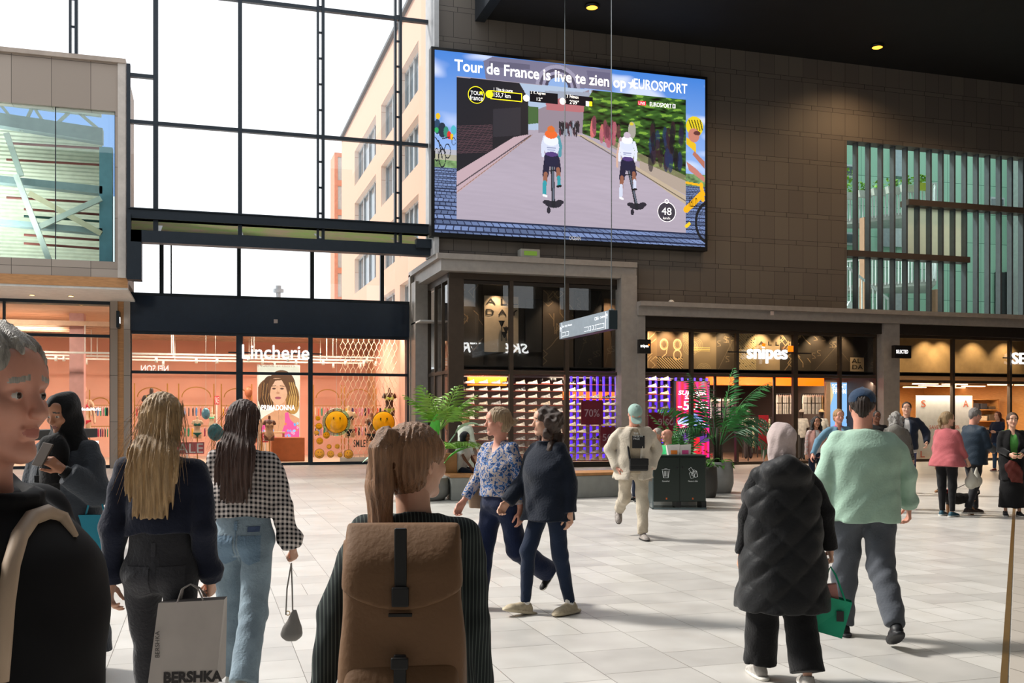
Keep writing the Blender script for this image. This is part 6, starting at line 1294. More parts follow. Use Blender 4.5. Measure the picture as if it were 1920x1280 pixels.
# smiling discs
yel=M('smiley_yellow','f0c41c',.35); _tl=nd(yel.node_tree,'ShaderNodeBsdfTranslucent'); _tl.inputs[0].default_value=lin('f5d030'); _mx=nd(yel.node_tree,'ShaderNodeMixShader'); _mx.inputs[0].default_value=.65; yel.node_tree.links.new(yel.node_tree.nodes['Principled BSDF'].outputs[0],_mx.inputs[1]); yel.node_tree.links.new(_tl.outputs[0],_mx.inputs[2]); yel.node_tree.links.new(_mx.outputs[0],[n for n in yel.node_tree.nodes if n.type=='OUTPUT_MATERIAL'][0].inputs[0]); bl2=matte('1c160c'); smt=[0]
def smile(px,py,r,Y,lab,flat=True,grp=None):
    X,Z=P(px,py,Y); R_=r*(X*SN+Y*CS)/FPX; t=empty('smiling_disc',(X,Y,Z),0,lab,'decoration',grp); t_=.012 if flat else R_*.28
    f=MB(); f.lathe([(0,-t_),(R_*.6,-t_*.85),(R_*.9,-t_*.45),(R_,0)]+([(R_*.9,t_*.45),(0,t_)] if not flat else [(0,0)]),n=28); f.v=[(x,z,y) for x,y,z in f.v]; f.build('disc',yel,t,True)
    ring=MB(); n=28; ring.tube([(R_*math.cos(a),0,R_*math.sin(a)) for a in np.linspace(0,2*math.pi,n)],R_*.035,4); ring.build('rim',bl2,t)
    yy=lambda x,z:-t_*(1-((x*x+z*z)/(R_*R_))*.95)-.004
    for s_ in (-1,1): e=MB(); x=s_*R_*.28; z=R_*.28; e.add([(x+R_*.07*math.cos(a),yy(x,z)-.001,z+R_*.17*math.sin(a)) for a in np.linspace(0,2*math.pi,12,endpoint=False)],[tuple(range(12))]); e.build('eye',bl2,t)
    m=MB(); m.tube([(R_*.62*math.cos(a),yy(R_*.62*math.cos(a),R_*.62*math.sin(a)),R_*.62*math.sin(a)-.02*R_) for a in np.linspace(math.radians(200),math.radians(340),13)],R_*.035,4); m.build('mouth',bl2,t)
    return t
smile(631,791,21,YL+.5,'large yellow smiling balloon with a clear rim hanging in the middle of the window',False); smile(719,792,21,YL+.5,'large yellow smiling balloon nearest the grey portal',False)
for s_,(px,py) in (('left',(631,791)),('right',(719,792))):
    X,Z=P(px,py,YL+.5); t=MB().tube([(0,0,0),(0,0,4.45-Z)],.006,5).build('hanging_string',m_wm,None,loc=(X,YL+.5,Z+.33)); meta(t,'thin string holding the %s smiling balloon'%s_,'string')
for px,py,rx,rz_,c_,lb in ((386,775,.13,.18,(.45,.75,.9),'pale turquoise inflated foil shape left of the green bikini form'),(404,810,.25,.28,(.25,.55,.6),'large teal marbled foil balloon between the two girls')):
    X,Z=P(px,py,YL+.55); t=empty('foil_balloon',(X,YL+.55,Z),0,lb,'decoration'); f_=F((-.4,-.2,-.4),(.4,.2,.4),.02); f_.ell((0,0,0),(rx,.1,rz_),None,.01); f_.rip(.008,7,20,20); m_=M('foil_%d'%px,'6d97a6' if px<390 else '3c6468',.2,.2,var=.5,vs=5); bake('balloon_skin',[f_],m_,t,1.0); MB().tube([(0,0,rz_),(0,0,4.4-Z)],.005,5).build('string',m_wm,t)
t=empty('balloon_ring',(PX(631,YL+.62),YL+.62,P(631,791,YL+.62)[1]),0,'clear green tinted ring around the left smiling balloon','decoration'); MB().tube([(.42*math.cos(a),0,.42*math.sin(a)) for a in np.linspace(0,2*math.pi,33)],.05,8).build('ring_tube',Mglass('clear_ring',(.6,.85,.75),2),t,True)
wh=['top left','second row left','third row left','third row right','fourth row left','small one under the fourth row','small one right of the centre','large bottom left','bottom second from left','bottom third from left','large bottom right','beside the black lettering','low by the wooden bowl']
for i,(px,py,r) in enumerate(((596,784,4.5),(598,799,6.2),(593.5,811,4.5),(612,815.5,6.2),(599.6,826.5,6.2),(617,837,4.5),(632.5,836.5,4.5),(599,850,9),(620,851,6.5),(637.5,852.7,4.5),(653.7,851,8.5),(697,833,5),(704,852.5,4.5))): smile(px,py,r,YL+.04,'small yellow smiling sticker on the lingerie window, '+wh[i],True,'smiling stickers on the lingerie window')
o=TF('SMILEY',663,691,824,838,YL+.03,bl2,None,'window_lettering',ext=.004,off=.01); meta(o,'black block lettering low on the lingerie window','lettering')
# wavy wire screen
wn=empty('wavy_wire_screen',(0,YL+.8,0),0,'pale wavy wire screen hanging in the right part of the lingerie window','screen'); x0,x1=PX(640,YL+.8),6.2; n=22
wb=MB()
for i in range(n):
    xx=x0+(x1-x0)*i/(n-1); wb.tube([(xx+(.045 if i%2 else -.045)*math.sin(z*2*math.pi/.42),0,z) for z in np.arange(.2,4.3,.07)],.008,4,False)
wb.build('wire_net',M('pale_wire','d8bfa6',.4,.3),wn); MB().box(x0-.05,x1+.05,-.02,.02,4.28,4.33).build('top_bar',m_wm,wn); MB().box(x0-.05,x1+.05,-.02,.02,.015,.2).build('bottom_bar',m_wm,wn)
# mall map totem and column in front of the left shop
tx,ty=D(169,1867/13.5); tm=empty('mall_map_totem',(tx,ty,0),-AZ,'dark mall map totem with white lettering behind the headscarf','sign'); zt_=CH+(778-757)*13.5/FPX
MB().box(-.16,.16,-.06,.06,0,zt_).build('totem_body',M('totem_dark','20282c',.4),tm,bevel=.006)
t=text('lettering','MediaMarkt',.06,white_g,tm,ext=0,off=.0012,loc=(.03,-.062,zt_-.09)); b=MB().box(-.135,-.128,-.063,-.061,zt_-.28,zt_-.03); b.build('line_mark',white_g,tm); b=MB().box(-.135,-.128,-.063,-.061,zt_-.6,zt_-.33); b.build('line_mark',white_g,tm)
t=text('lettering','ah',.09,white_g,tm,ext=0,off=.002,loc=(-.03,-.062,zt_-.42)); MB().lathe([(.055,-.003),(.048,-.003)],n=20).build('logo_ring',white_g,tm); tm.children[-1].rotation_euler=(math.pi/2,0,0); tm.children[-1].location=(-.03,-.06,zt_-.39)
for i in range(2): MB().box(-.08+i*.12,.02+i*.12,-.063,-.061,zt_-.56,zt_-.5).build('pictogram',white_g,tm)
# ---------------- sneaker shop (corner) and street wear shop ----------------
m_sb=M('shop_brown','3a2f2a',.6); m_sd=M('shop_dark','241e1c',.6)
room('sneaker',gX+.1,xP0,gY+.12,38,2.98,m_sb,m_sd,M('shop_floor_wood','6a5040',.35)); 
zz=MB(); zz.box(gX+.1,xP0,30.6,30.7,3.08,6.0); struct(zz.build('wall_display',M('display_back','4a4038',.7)))
struct(MB().box(gX+.1,xP0,gY+.12,30.6,2.95,3.05).build('floor_display',m_sd)); struct(MB().box(gX+.1,Xc1,gY+.12,30.6,5.75,5.8).build('ceiling_display',m_sd)); struct(MB().box(Xc1,46,gY+.12,30.6,4.72,4.8).build('ceiling_display_long',m_sd))
for x in (9,12,15,18,20.5): light('shop_light','AREA',(x,31.8,2.9),150,(1,.8,.6),1.6,1)
for x in (10,14,18): light('shop_light','AREA',(x,35.5,2.9),110,(1,.75,.55),2,1.5)
light('window_fill','AREA',(9.9,28.85,2.8),60,(1,.86,.72),5,.15,rot=(math.radians(45),0,0)); light('window_fill','AREA',(9.9,28.85,1.6),14,(1,.86,.72),5,.1,rot=(math.radians(70),0,0))  # added fills in front of the shelves, so the shoes are not dark
light('window_fill','AREA',(17,28.85,2.8),150,(1,.84,.68),7,.15,rot=(math.radians(45),0,0))  # same added fill for the street wear window
# sneakers
shoeM=[]
def shoe_mesh(c1,c2):
    f=F((-.2,-.1,-.02),(.2,.1,.16),.009); f.cone((-.1,0,.03),(.02,0,.04),.036,.038,.02); f.cone((.02,0,.04),(.11,0,.05),.038,.036,.02); f.cone((.04,0,.06),(.1,0,.1),.03,.03,.03); f.cone((.105,0,.06),(.12,0,.115),.024,.014,.02); f.ell((-.11,0,.03),(.045,.038,.028),None,.02); f.ell((.075,0,.125),(.03,.022,.03),None,.008,'s')
    f.loft([(0,0,0,.155,.045),(.026,0,0,.158,.047)],(0,0,0),I3,.004,pw=2.6); f.keep(lambda X,Y,Z:-Z+.001)
    e=bpy.data.objects.new('x',None); COL.objects.link(e)
    o=bake('shoe',[f],[M('shoe_'+c1,c1,.6,var=.25,vs=30),M('sole_'+c2,c2,.6),M('shoe_trim_'+c2,c2,.5)],e,1.0,lambda c:np.where(c[:,2]<.03,1,np.where((np.abs(np.sin(c[:,0]*34+c[:,2]*30))<.25)&(c[:,2]<.075)&(c[:,0]>-.06)&(c[:,0]<.07),2,0)),1,0)
    me=o.data; bpy.data.objects.remove(o); bpy.data.objects.remove(e); return me
shoes_=[(shoe_mesh(a,b),n) for a,b,n in (('d0c4b8','e0dad0','white'),('c4b09a','e0d8cc','beige'),('9a9490','d8d0c8','grey'),('2a2628','d0c8c0','black'),('d8ccc0','a83a32','white and red'),('b88a60','e0d0b8','tan'),('d8d0c8','e8e4dc','cream'))]
shelf_m=M('shelf_glass_red','7a3020',.4); rs=random.Random(11); Ysh=29.35
cols1=[('left',[862,881,906,930,949]),('middle',[976,999,1023,1046]),('right',[1071,1090,1115,1136,1152])]
rown=['top','second','third','fourth','fifth','sixth','seventh','eighth','ninth','tenth','eleventh','bottom']
def shelf_row(px0,px1,z,lab):
    x0,x1=PX(px0,Ysh),PX(px1,Ysh); t=empty('shoe_shelf',(x0,Ysh,z),0,lab,'shelf','shoe shelves in the corner window'); MB().box(0,x1-x0,-.07,.1,-.02,0).build('shelf_board',shelf_m,t); 
    MB().box(0,.02,.16,.18,-.02,.1).build('bracket',m_sd,t); MB().box(x1-x0-.02,x1-x0,.16,.18,-.02,.1).build('bracket',m_sd,t)
backp=MB(); 
z_top=P(1000,719.5,Ysh)[1]; pitch=(z_top-P(1000,719.5+13.15*11,Ysh)[1])/11
for nm_,cl in cols1:
    px0,px1={'left':(852,956),'middle':(960,1061),'right':(1064,1164)}[nm_]
    for r in range(12):
        z=z_top-pitch*r
        if z<.1: break
        shelf_row(px0,px1,z,'%s narrow shoe shelf in the %s pane of the corner window'%(rown[r],nm_))
        for c,px in enumerate(cl):
            if nm_=='right' and px>1100 and r in (0,1): continue
            me,cn=shoes_[min(6,int(abs(rs.gauss(0,2.2))))]; o=bpy.data.objects.new('sneaker',me); COL.objects.link(o); o.location=(PX(px,Ysh),Ysh,z); o.rotation_euler=(0,0,rs.uniform(-.2,.2)); s_=rs.uniform(.92,1.06); o.scale=(s_,s_,s_)
            meta(o,'%s sneaker on the %s shelf of the %s pane, %s from left'%(cn,rown[r],nm_,('one','two','three','four','five')[c]),'shoe','sneakers on the corner window shelves')
for i,px in enumerate((852.5,957.5,1062.5,1164)): 
    o=MB().box(-.015,.015,-.015,.015,0,2.94).build('shelf_upright',m_sb,None,loc=(PX(px,Ysh+.19),Ysh+.19,.012)); meta(o,'thin upright carrying the shoe shelves, '+('first','second','third','fourth')[i]+' from the left','shelf upright')
# right pane of clothes shop: two columns of shoes
for c,px in enumerate((1223,1246)):
    for r in range(6):
        z=P(1230,712+13.5*r,Ysh)[1]; me,cn=shoes_[(r*2+c)%7]; o=bpy.data.objects.new('sneaker',me); COL.objects.link(o); o.location=(PX(px,Ysh),Ysh,z); meta(o,'%s sneaker in the %s column by the grey portal, %s row'%(cn,('left','right')[c],rown[r]),'shoe','sneakers beside the sale screen')
        if c==0: t=empty('shoe_shelf',(PX(1213,Ysh),Ysh,z),0,'short %s shoe shelf beside the red sale screen'%rown[r],'shelf','short shoe shelves'); MB().box(0,PX(1256,Ysh)-PX(1213,Ysh),-.12,.16,-.02,0).build('shelf_board',shelf_m,t); MB().box(0,.02,.16,.18,-.02,.1).build('bracket',m_sd,t)
# violet light tubes and orange light bands
vio=M('violet_tube','4a20e0',.4,emit=1.5,ecol='4a22ff',var=0); ora=M('orange_band','ff6a10',.4,emit=2.2,ecol='ff5a08',var=0)
for i,px in enumerate((1071,1083,1096,1108,1120,1132,1144,1155,1219,1230,1241,1254,1267,1279,1291,1302,1314,1325)):
    o=MB().box(-.03,.03,-.03,.03,.1,2.85).build('violet_light_tube',vio,None,loc=(PX(px,30.4),30.4,.012)); meta(o,'glowing violet light tube behind the %s'%('shoe shelves' if px<1170 else 'sale screen'),'light','violet light tubes')
def band(x0,x1,ya,yb,Y,lab):
    X0,Z0=P(x0,ya,Y); X1=PX(x1,Y); h=.28; o=MB().box(0,X1-X0,0,.25,0,h).build('orange_light_band',ora,None,loc=(X0,Y,Z0-h)); meta(o,lab,'light'); return o
band(1060,1164,733,740,31.2,'glowing orange light band behind the shoe shelves'); band(1330,1545,706,722,30.95,'long glowing orange light band along the shop ceiling'); band(880,950,706,716,31.5,'short glowing orange light band behind the top shoes')
tr_=empty('light_track',(0,31.9,0),0,'black spotlight track under the sneaker shop ceiling','light track'); MB().box(gX+1,xP0-1,-.03,.03,2.86,2.93).build('rail',m_sd,tr_)
sp2=empty('track_spotlight',(0,0,0),0,'x','spotlight','black track spotlights in the sneaker shop'); MB().lathe([(.0,.0),(.05,0),(.055,-.13),(.045,-.13)],n=14).build('spot_body',M('black_spot','121212',.4),sp2,True); MB().lathe([(0,-.125),(.045,-.125)],n=14).build('spot_lamp',m_spot,sp2)
k=0
for px in (890,930,943,962,1015,1033,1040,1058,1109,1116,1127,1158,1357,1372,1400,1420,1455,1470,1505,1530,1560):
    o=sp2 if k==0 else copy_tree(sp2); k+=1; o.location=(PX(px,31.9),31.9,2.86); o['label']='small black track spotlight glowing under the sneaker shop ceiling'
# banners and screens
dred=M('banner_red','7a1830',.5,emit=.0); lt=M('banner_letter','c4a8b8',.6)
board('sale_banner',1090,1131,751,796,gY+.1,dred,'dark red seventy percent banner hanging in the corner window','70%',lt,(1096,1124,767,781),pole=False)
board('sale_banner',1126,1164,800,839,gY+.1,dred,'dark red fifty percent banner in the corner window, lower one','50%',lt,(1130,1160,813,826),pole=False)
board('sale_banner',1216,1262,773,808,gY+.1,dred,'dark red banner with mirrored lettering beside the grey portal','Sale',lt,(1234,1262,778,797),pole=False,mirror=True)
board('sale_banner',1423,1441,778,843,gY+.5,M('sale_red2','a81c28',.5),'tall red percent banner in the clothes shop doorway','%',lt,(1426,1438,787,804))
sc_=empty('sale_screen',(PX(1268,29.9),29.9,0),0,'glowing red and magenta summer sale screen in the shop window','screen'); X0,Z1=P(1268,715,29.9); X1=PX(1330,29.9); Z0=P(1268,858,29.9)[1]; MB().box(-.03,X1-X0+.03,.01,.12,.012,Z1+.03).build('screen_case',m_sd,sc_)
cv=Canvas(62,143,93,214,'e0142c'); cv.C*=1
for i,x in enumerate((6,17,28,39,50,60)): cv.put(np.exp(-((cv.X-x)/2.6)**2),'e020c0',.55)
cv.poly([(0,40),(20,50),(62,44),(62,30),(0,26)],'3a2a8a',.9); cv.ell(30,70,20,10,'5a7ad8'); cv.ell(24,68,22,7,'c9d4f0'); cv.poly([(14,76),(30,86),(40,80),(52,70),(40,64),(12,66)],'8aa0e0'); cv.line([(4,64),(56,62)],2.4,'e8ecf8'); cv.line([(22,78),(36,72)],1.2,'2a3a8a'); cv.line([(26,81),(40,75)],1.2,'2a3a8a')
cv.poly([(34,52),(60,56),(59,64),(33,60)],'2038a0'); cv.rect(28,4,44,38,'e0142c')
o=cv.build('screen_picture',Mvc('lightbox_glow',1.25),sc_,loc=(0,0,Z0)); o.scale=((X1-X0)/62,(Z1-Z0)/143,1)
TF('SUMMER',1272,1324,732,740,29.89,white_g,sc_,ext=0,off=.012,shear=.15); TF('SALE',1284,1312,741,748,29.89,white_g,sc_,ext=0,off=.012,shear=.15); TF('-50%',1271,1328,752,768,29.89,white_g,sc_,ext=0,off=.012); TF('123€',1308,1324,791,799,29.89,white_g,sc_,ext=0,off=.01); TF('UP TO',1274,1300,798,801,29.89,white_g,sc_,ext=0); TF('SCENT',1291,1312,805,808,29.89,white_g,sc_,ext=0) if False else None
s2=empty('blue_screen',(PX(1557,30.2),30.2,0),0,'glowing pale blue advertising screen left of the grey pillar','screen'); X0,Z1=P(1557,717,30.2); X1=PX(1617,30.2); Z0=P(1557,850,30.2)[1]; MB().box(-.16,X1-X0+.03,.01,.12,.012,Z1+.03).build('screen_case',M('tan_case','a8876a',.5),s2)
cv=Canvas(60,133,90,200,'7fb0e8'); cv.put(cv.Y>60,'8ab8ee',.6); cv.ell(36,60,6,9,'5a3c30'); cv.ell(36,67,7.5,5,'1c2430'); cv.poly([(20,0),(22,40),(30,50),(42,50),(52,40),(56,0)],'d8dce4'); cv.poly([(0,90),(6,110),(0,133)],'d8c090')
o=cv.build('screen_picture',Mvc('lightbox_glow',1.25),s2,loc=(0,0,Z0)); o.scale=((X1-X0)/60,(Z1-Z0)/133,1); TF('SCENT',1560,1587,720,728,30.19,white_g,s2,ext=0,off=.012); TF('FROM SNIPES',1562,1617,729,738,30.19,white_g,s2,ext=0,off=.008)
# shop sign snipes
sn=empty('shop_sign_sneakers',(PX(1440,gY-.22),gY-.22,0),0,'white glowing shop name with an orange square over the clothes shop','sign'); g2=glow('ffffff',2.0); og=glow('ff6a10',1.6)
TF('snipes',1402,1477,648,681,gY-.22,g2,sn,ext=-.06,off=.012); a,b=P(1479,648,gY-.22),P(1487.5,659,gY-.22); MB().box(a[0]-sn.location.x,b[0]-sn.location.x,0,.06,b[1],a[1]).build('orange_square',og,sn); a,b=P(1430.5,646,gY-.22),P(1435,650,gY-.22); MB().box(a[0]-sn.location.x,b[0]-sn.location.x,-.008,.05,b[1]+.0,a[1]+.04).build('orange_dot',og,sn)
z_=P(1440,661,gY-.1)[1]; MB().box(PX(1364,gY-.1)-sn.location.x,PX(1519,gY-.1)-sn.location.x,.07,.11,z_-.02,z_+.02).build('mounting_bar',m_sd,sn)
def blade(px0,px1,py0,py1,txt,lab,dot=False):
    Y=YC-.35; X0,Z1=P(px0,py0,Y); X1=PX(px1,Y); Z0=P(px0,py1,Y)[1]; t=empty('blade_sign',(X0,Y,0),0,lab,'sign'); MB().box(0,X1-X0,-.05,.12,Z0,Z1).build('sign_case',M('black_sign','0e0c0c',.4),t,bevel=.005); MB().box((X1-X0)*.4,(X1-X0)*.6,.12,.36,Z0+.1,Z0+.16).build('bracket',m_sd,t)
    w=(px1-px0); TF(txt,px0+w*.14,px1-w*.14,py0+(py1-py0)*.36,py0+(py1-py0)*.64,Y-.055,glow('ffffff',1.6),t,ext=0,off=.008)
    if dot: a=P(px1-w*.12,py0+(py1-py0)*.34,Y-.055); MB().box(a[0]-X0-.02,a[0]-X0+.03,-.056,-.052,a[1]-.05,a[1]).build('orange_dot',og,t)
blade(1198,1219,636,662,'snipes','small black blade sign with white letters on the corner portal',True); blade(1676,1707,647,671,'SELECTED','small black blade sign with white letters on the pillar right of the clothes shop')
# upper display graphics
def graphic(x0,x1,y0,y1,Y,bg,lab,fn,e=0):
    X0,Z1=P(x0,y0,Y); X1=PX(x1,Y); Z0=P((x0+x1)/2,y1,Y)[1]; Z1=P((x0+x1)/2,y0,Y)[1]; w,h=x1-x0,y1-y0; t=empty('wall_graphic',(X0,Y,0),0,lab,'wall graphic'); cv=Canvas(w,h,int(w*1.6),int(h*1.6),bg); fn(cv,w,h); o=cv.build('print',Mvc('print_paper',0),t,loc=(0,0,Z0)); o.scale=((X1-X0)/w,(Z1-Z0)/h,1); MB().box(0,X1-X0,.005,.03,Z0,Z1).build('backing_board',m_sb,t); return t
Yg=30.4
def pat(c1,n,wd=1.2,kind='diag',c2='e08a30',sd=1):
    def fn(cv,w,h):
        r=random.Random(sd)
        if kind=='diag':
            for i in range(-int(h),int(w),5): cv.line([(i,h),(i+h,0)],2.6,c1)
            for i in range(int(w*h/60)): x,y=r.uniform(0,w),r.uniform(0,h); cv.ell(x,y,1.1,1.1,c2 if i%9==0 else '2a2018')
        if kind=='rings':
            for q_ in range(4):
                x,y=r.uniform(0,w),r.uniform(0,h)
                for k in range(2,16,3): cv.ell(x,y,k,k,c1,.7,0,.9/k)
            cv.line([(w*.3,0),(w*.3,h)],.7,c1); 
            for k in range(3): cv.line([(w*.34,h*.55-k*3),(w*.8,h*.55-k*3)],1.2,'d8c070',.8)
        if kind=='maze':
            for i in range(n):
                x=r.uniform(-5,w); y=r.uniform(0,h); p=[(x,y)]
                for k in range(5): x+=r.choice([-9,0,9]); y+=r.choice([-12,-8,8,12]); p.append((x,y))
                cv.line(p,wd,c1,.85)
        if kind=='s':
            for i in range(n): x,y=r.uniform(5,w-5),r.uniform(8,h-8); cv.line([(x+3,y+5),(x-2,y+5),(x-3,y+2),(x+2,y-1),(x+3,y-4),(x-3,y-5)],.8,c1)
            cv.line([(0,0),(w,h)],1,c1,.4); cv.line([(w*.2,h),(w,h*.2)],1,c1,.3)
    return fn
def nine8(cv,w,h):
    cv.rect(0,0,w,h*.36,'1a1410'); pat('c9b08a',0)(cv,w,h) if False else None
    for x in (13,38):
        cv.ell(x,h*.62,8,11,'d8b88a',1,0,.25); cv.ell(x,h*.62,5,8,'b89468',1,0,.2)
    cv.ell(38,h*.4,8,10,'d8b88a',1,0,.25); cv.line([(20,h*.6),(17,h*.42),(9,h*.34)],1.6,'d8b88a')
    for i in range(-int(h),int(w),5): 
        cv.put((np.abs((cv.X+cv.Y-i-h*.0)%5-2.5)<1.2)&(cv.Y<h*.34),'c9a878')
graphic(1214,1232,612,700,Yg,'8a6c4c','narrow tan wall graphic at the far left of the upper shop window',pat('d8b88a',6,1.2,'maze',sd=4))
graphic(1232,1280,612,700,Yg,'7a6048','wall graphic with outlined nine and eight in the upper shop window',nine8)
graphic(1280,1343,612,700,Yg,'7d6a50','olive wall graphic with thin target rings in the upper shop window',pat('b09a70',0,1,'rings',sd=3))
graphic(1343,1386,612,700,Yg,'4e4234','dark wall graphic with outlined letters left of the glowing name',pat('9a8668',5,1,'s',sd=6))
graphic(1386,1418,612,702,Yg,'a88a60','cream chequered wall graphic behind the glowing name',pat('d8c090',0,1,'diag',sd=1))
def allday(cv,w,h): cv.noise(.04,.3,.3)
t=graphic(1418,1462,612,702,Yg,'a89070','plain tan wall graphic with block letters behind the glowing name',allday); TF('ALL',1422,1461,640,647,Yg-.01,matte('2c241c'),t,ext=0,off=.01,space=1.8)
graphic(1462,1520,612,702,Yg,'443a2e','dark wall graphic with tangled cream outlines right of the glowing name',pat('b89a70',16,1.4,'maze',sd=8))
graphic(1520,1600,612,704,Yg,'3c3229','dark wall graphic with small outlined letters near the pillar',pat('8a765c',9,1,'s',sd=12))
t=graphic(1600,1652,612,704,Yg,'2c2622','very dark wall graphic at the right end of the upper window',pat('5a4a3c',5,1,'s',sd=15))
t=graphic(1594,1620,670,701,Yg-.1,'a89478','small tan board with four block letters near the pillar',allday); TF('AL\nDA',1597,1618,672,692,Yg-.11,matte('2c241c'),t,ext=0,off=.01)
for px in (1230,1262,1300,1335,1370,1440,1485,1545,1590): light('display_spot','SPOT',(PX(px,29.9),29.9,4.65),120,(1,.74,.45),.03,rot=(math.radians(25),0,0),spot=85,blend=.8)
# corner upper display
graphic(856,906,527,697,Yg,'33291f','tall dark wall graphic with slanting cream lines in the corner window',pat('7a6248',12,1.2,'maze',sd=21))
t=graphic(908,972,555,660,Yg-.15,'b09a80','tan poster with large block letters high in the corner window',allday); TF('ALL',911,971,560,571,Yg-.17,matte('2a221c'),t,ext=0,off=.01,space=1.6); TF('DAY',911,971,580,591,Yg-.17,matte('2a221c'),t,ext=0,off=.01,space=1.6)
fl=MB(); 
for px,py in ((938,607),(946,619),(943,628)): X,Z=P(px,py,Yg-.17); fl.lathe([(.02,-.1),(.09,.06),(.11,.08)],c=(X-t.location.x,-.18,Z),n=10)
for px in (938,946): X,Z=P(px,612,Yg-.17); Z0=P(px,640,Yg-.17)[1]; fl.box(X-t.location.x-.012,X-t.location.x+.012,-.2,-.18,Z0,Z)
fl.build('lamp_drawing',matte('2a221c'),t)
graphic(985,1016,560,660,Yg,'241e1a','blank dark wall panel in the middle of the corner window',allday)
graphic(1018,1075,545,697,Yg,'4a3c2e','wall graphic with looping bronze outlines in the corner window',pat('8a7252',14,1.3,'maze',sd=25))
graphic(1078,1128,545,697,Yg,'221d1a','very dark wall graphic with faint outlined letters behind the hanging sign',pat('5a4c3c',8,1,'s',sd=27))
graphic(1132,1164,560,697,Yg,'6a5038','warm lit wall graphic at the right edge of the corner window',pat('9a8060',5,1,'s',sd=30))
for px,e in ((880,60),(935,90),(1045,60),(1150,90)): light('display_spot','SPOT',(PX(px,29.9),29.9,5.6),e,(1,.75,.5),.03,rot=(math.radians(20),0,0),spot=80,blend=.8)
# clothes rails in the street wear shop
teec=['b8ac9c','c9bfb0','8a8378','4a4644','d0c8bc','2a2828','a89a88']
def rail(px0,px1,Y,z,cols,lab,n=9,kind='tee',sd=1):
    x0,x1=PX(px0,Y),PX(px1,Y); t=empty('clothes_rail',((x0+x1)/2,Y,.012),0,lab,'clothes rack'); w=(x1-x0)/2+.05; MB().beam((-w,0,z),(w,0,z),.03).build('rail',m_sd,t)
    for s_ in (-1,1): MB().beam((s_*w,0,0),(s_*w,0,z),.03).build('post',m_sd,t)
    r=random.Random(sd)
    for i in range(n):
        c=r.choice(cols); hang(kind,c,(x0+(x1-x0)*(i+.5)/n,Y,z+.01),math.pi/2-.6+r.uniform(-.15,.15),'%s garment on the %s'%({'2a2828':'black','4a4644':'charcoal','d0c8bc':'cream','1f7a4a':'green'}.get(c,'pale'),lab.split(' with')[0]),'garments on the shop rails')
rail(1333,1352,31.5,2.2,['c9bfb0','b8ac9c'],'rail with cream shirts right of the sale screen',6,'tee',2); rail(1354,1382,31.5,2.2,['6a645c','4a4644','8a8378'],'rail with grey shirts beside the door frame',7,'tee',3)
rail(1395,1418,33,1.45,['2a2828','4a4644','1f7a4a'],'low rail with dark trousers in the doorway',8,'long',4); rail(1405,1445,30.4,1.5,['a89a78','b8ac88','2a2828'],'low rail with khaki trousers behind the red banner',8,'long',5)
rail(1455,1488,31.0,2.35,['b8ac9c','a89a88','c9bfb0'],'high rail with pale hoodies left of the door post',8,'tee',6); rail(1505,1545,31.0,2.35,['c9bfb0','d0c8bc','c9a878'],'high rail with cream tops under the orange band',10,'tee',7); rail(1548,1556,31.6,2.3,['2a3a5a'],'short rail with a navy shirt by the blue screen',3,'tee',8)
def dummy(px,pyt,ppm,Y,skin,tc,lab,hatc=None):
    X=PX(px,Y); t=empty('mannequin',(X,Y,.012),0,lab,'mannequin','street wear mannequins'); 
    f=F((-.35,-.25,0),(.35,.25,1.85),.02); f.ell((0,0,1.68),(.075,.09,.11),None,.02); f.cone((0,0,1.45),(0,0,1.62),.055,.05,.03); f.loft([(.85,0,0,.15,.11),(1.05,0,0,.14,.1),(1.3,0,0,.18,.11),(1.45,0,0,.13,.07)],(0,0,0),I3,.02)
    for s_ in (-1,1): f.cone((s_*.18,0,1.4),(s_*.24,0,1.1),.05,.04,.02); f.cone((s_*.24,0,1.1),(s_*.24,-.06,.86),.04,.03,.02); f.cone((s_*.09,0,.9),(s_*.1,0,.05),.08,.045,.02)
    bake('figure',[f],M('mannequin_'+skin,skin,.45,var=.03),t,1.0); g=F((-.35,-.25,.7),(.35,.25,1.55),.02); g.loft([(.78,0,0,.18,.13),(1.05,0,0,.17,.13),(1.3,0,0,.2,.13),(1.47,0,0,.12,.08)],(0,0,0),I3,.02)
    for s_ in (-1,1): g.cone((s_*.17,0,1.4),(s_*.24,0,1.15),.08,.08,.02,flat=True)
    bake('tee_shirt',[g],M('garment_'+tc,tc,.8,var=.2,vs=14,bump=.3),t,1.0)
    h=F((-.2,-.2,.0),(.2,.2,1.0),.02); 
    for s_ in (-1,1): h.cone((s_*.09,0,.85),(s_*.1,0,.1),.1,.07,.02)
    bake('trousers',[h],M('garment_3a3634','3a3634',.8),t,1.0)
    if hatc: c=F((-.15,-.22,1.65),(.15,.15,1.85),.014); c.ell((0,0,1.7),(.09,.105,.1),None,.01); c.loft([(1.7,0,-.11,.07,.08),(1.715,0,-.11,.07,.08)],(0,0,0),I3,.01); c.keep(lambda X,Y,Z:1.695-Z+X*0+Y*0); bake('cap',[c],M('garment_'+hatc,hatc,.8),t,1.0)
dummy(1540,756,60,29.9,'2a201c','d0c8bc','dark mannequin in a cream tee and tan cap behind the curly haired person','c9a878'); dummy(1503,757,60,30.6,'3a2c24','d0c8bc','dark mannequin in a pale tee and cap beside the door post','c9bfb0'); dummy(1403,752,58,31.8,'1c1816','8a8378','dark mannequin in a grey hoodie seen through the doorway')
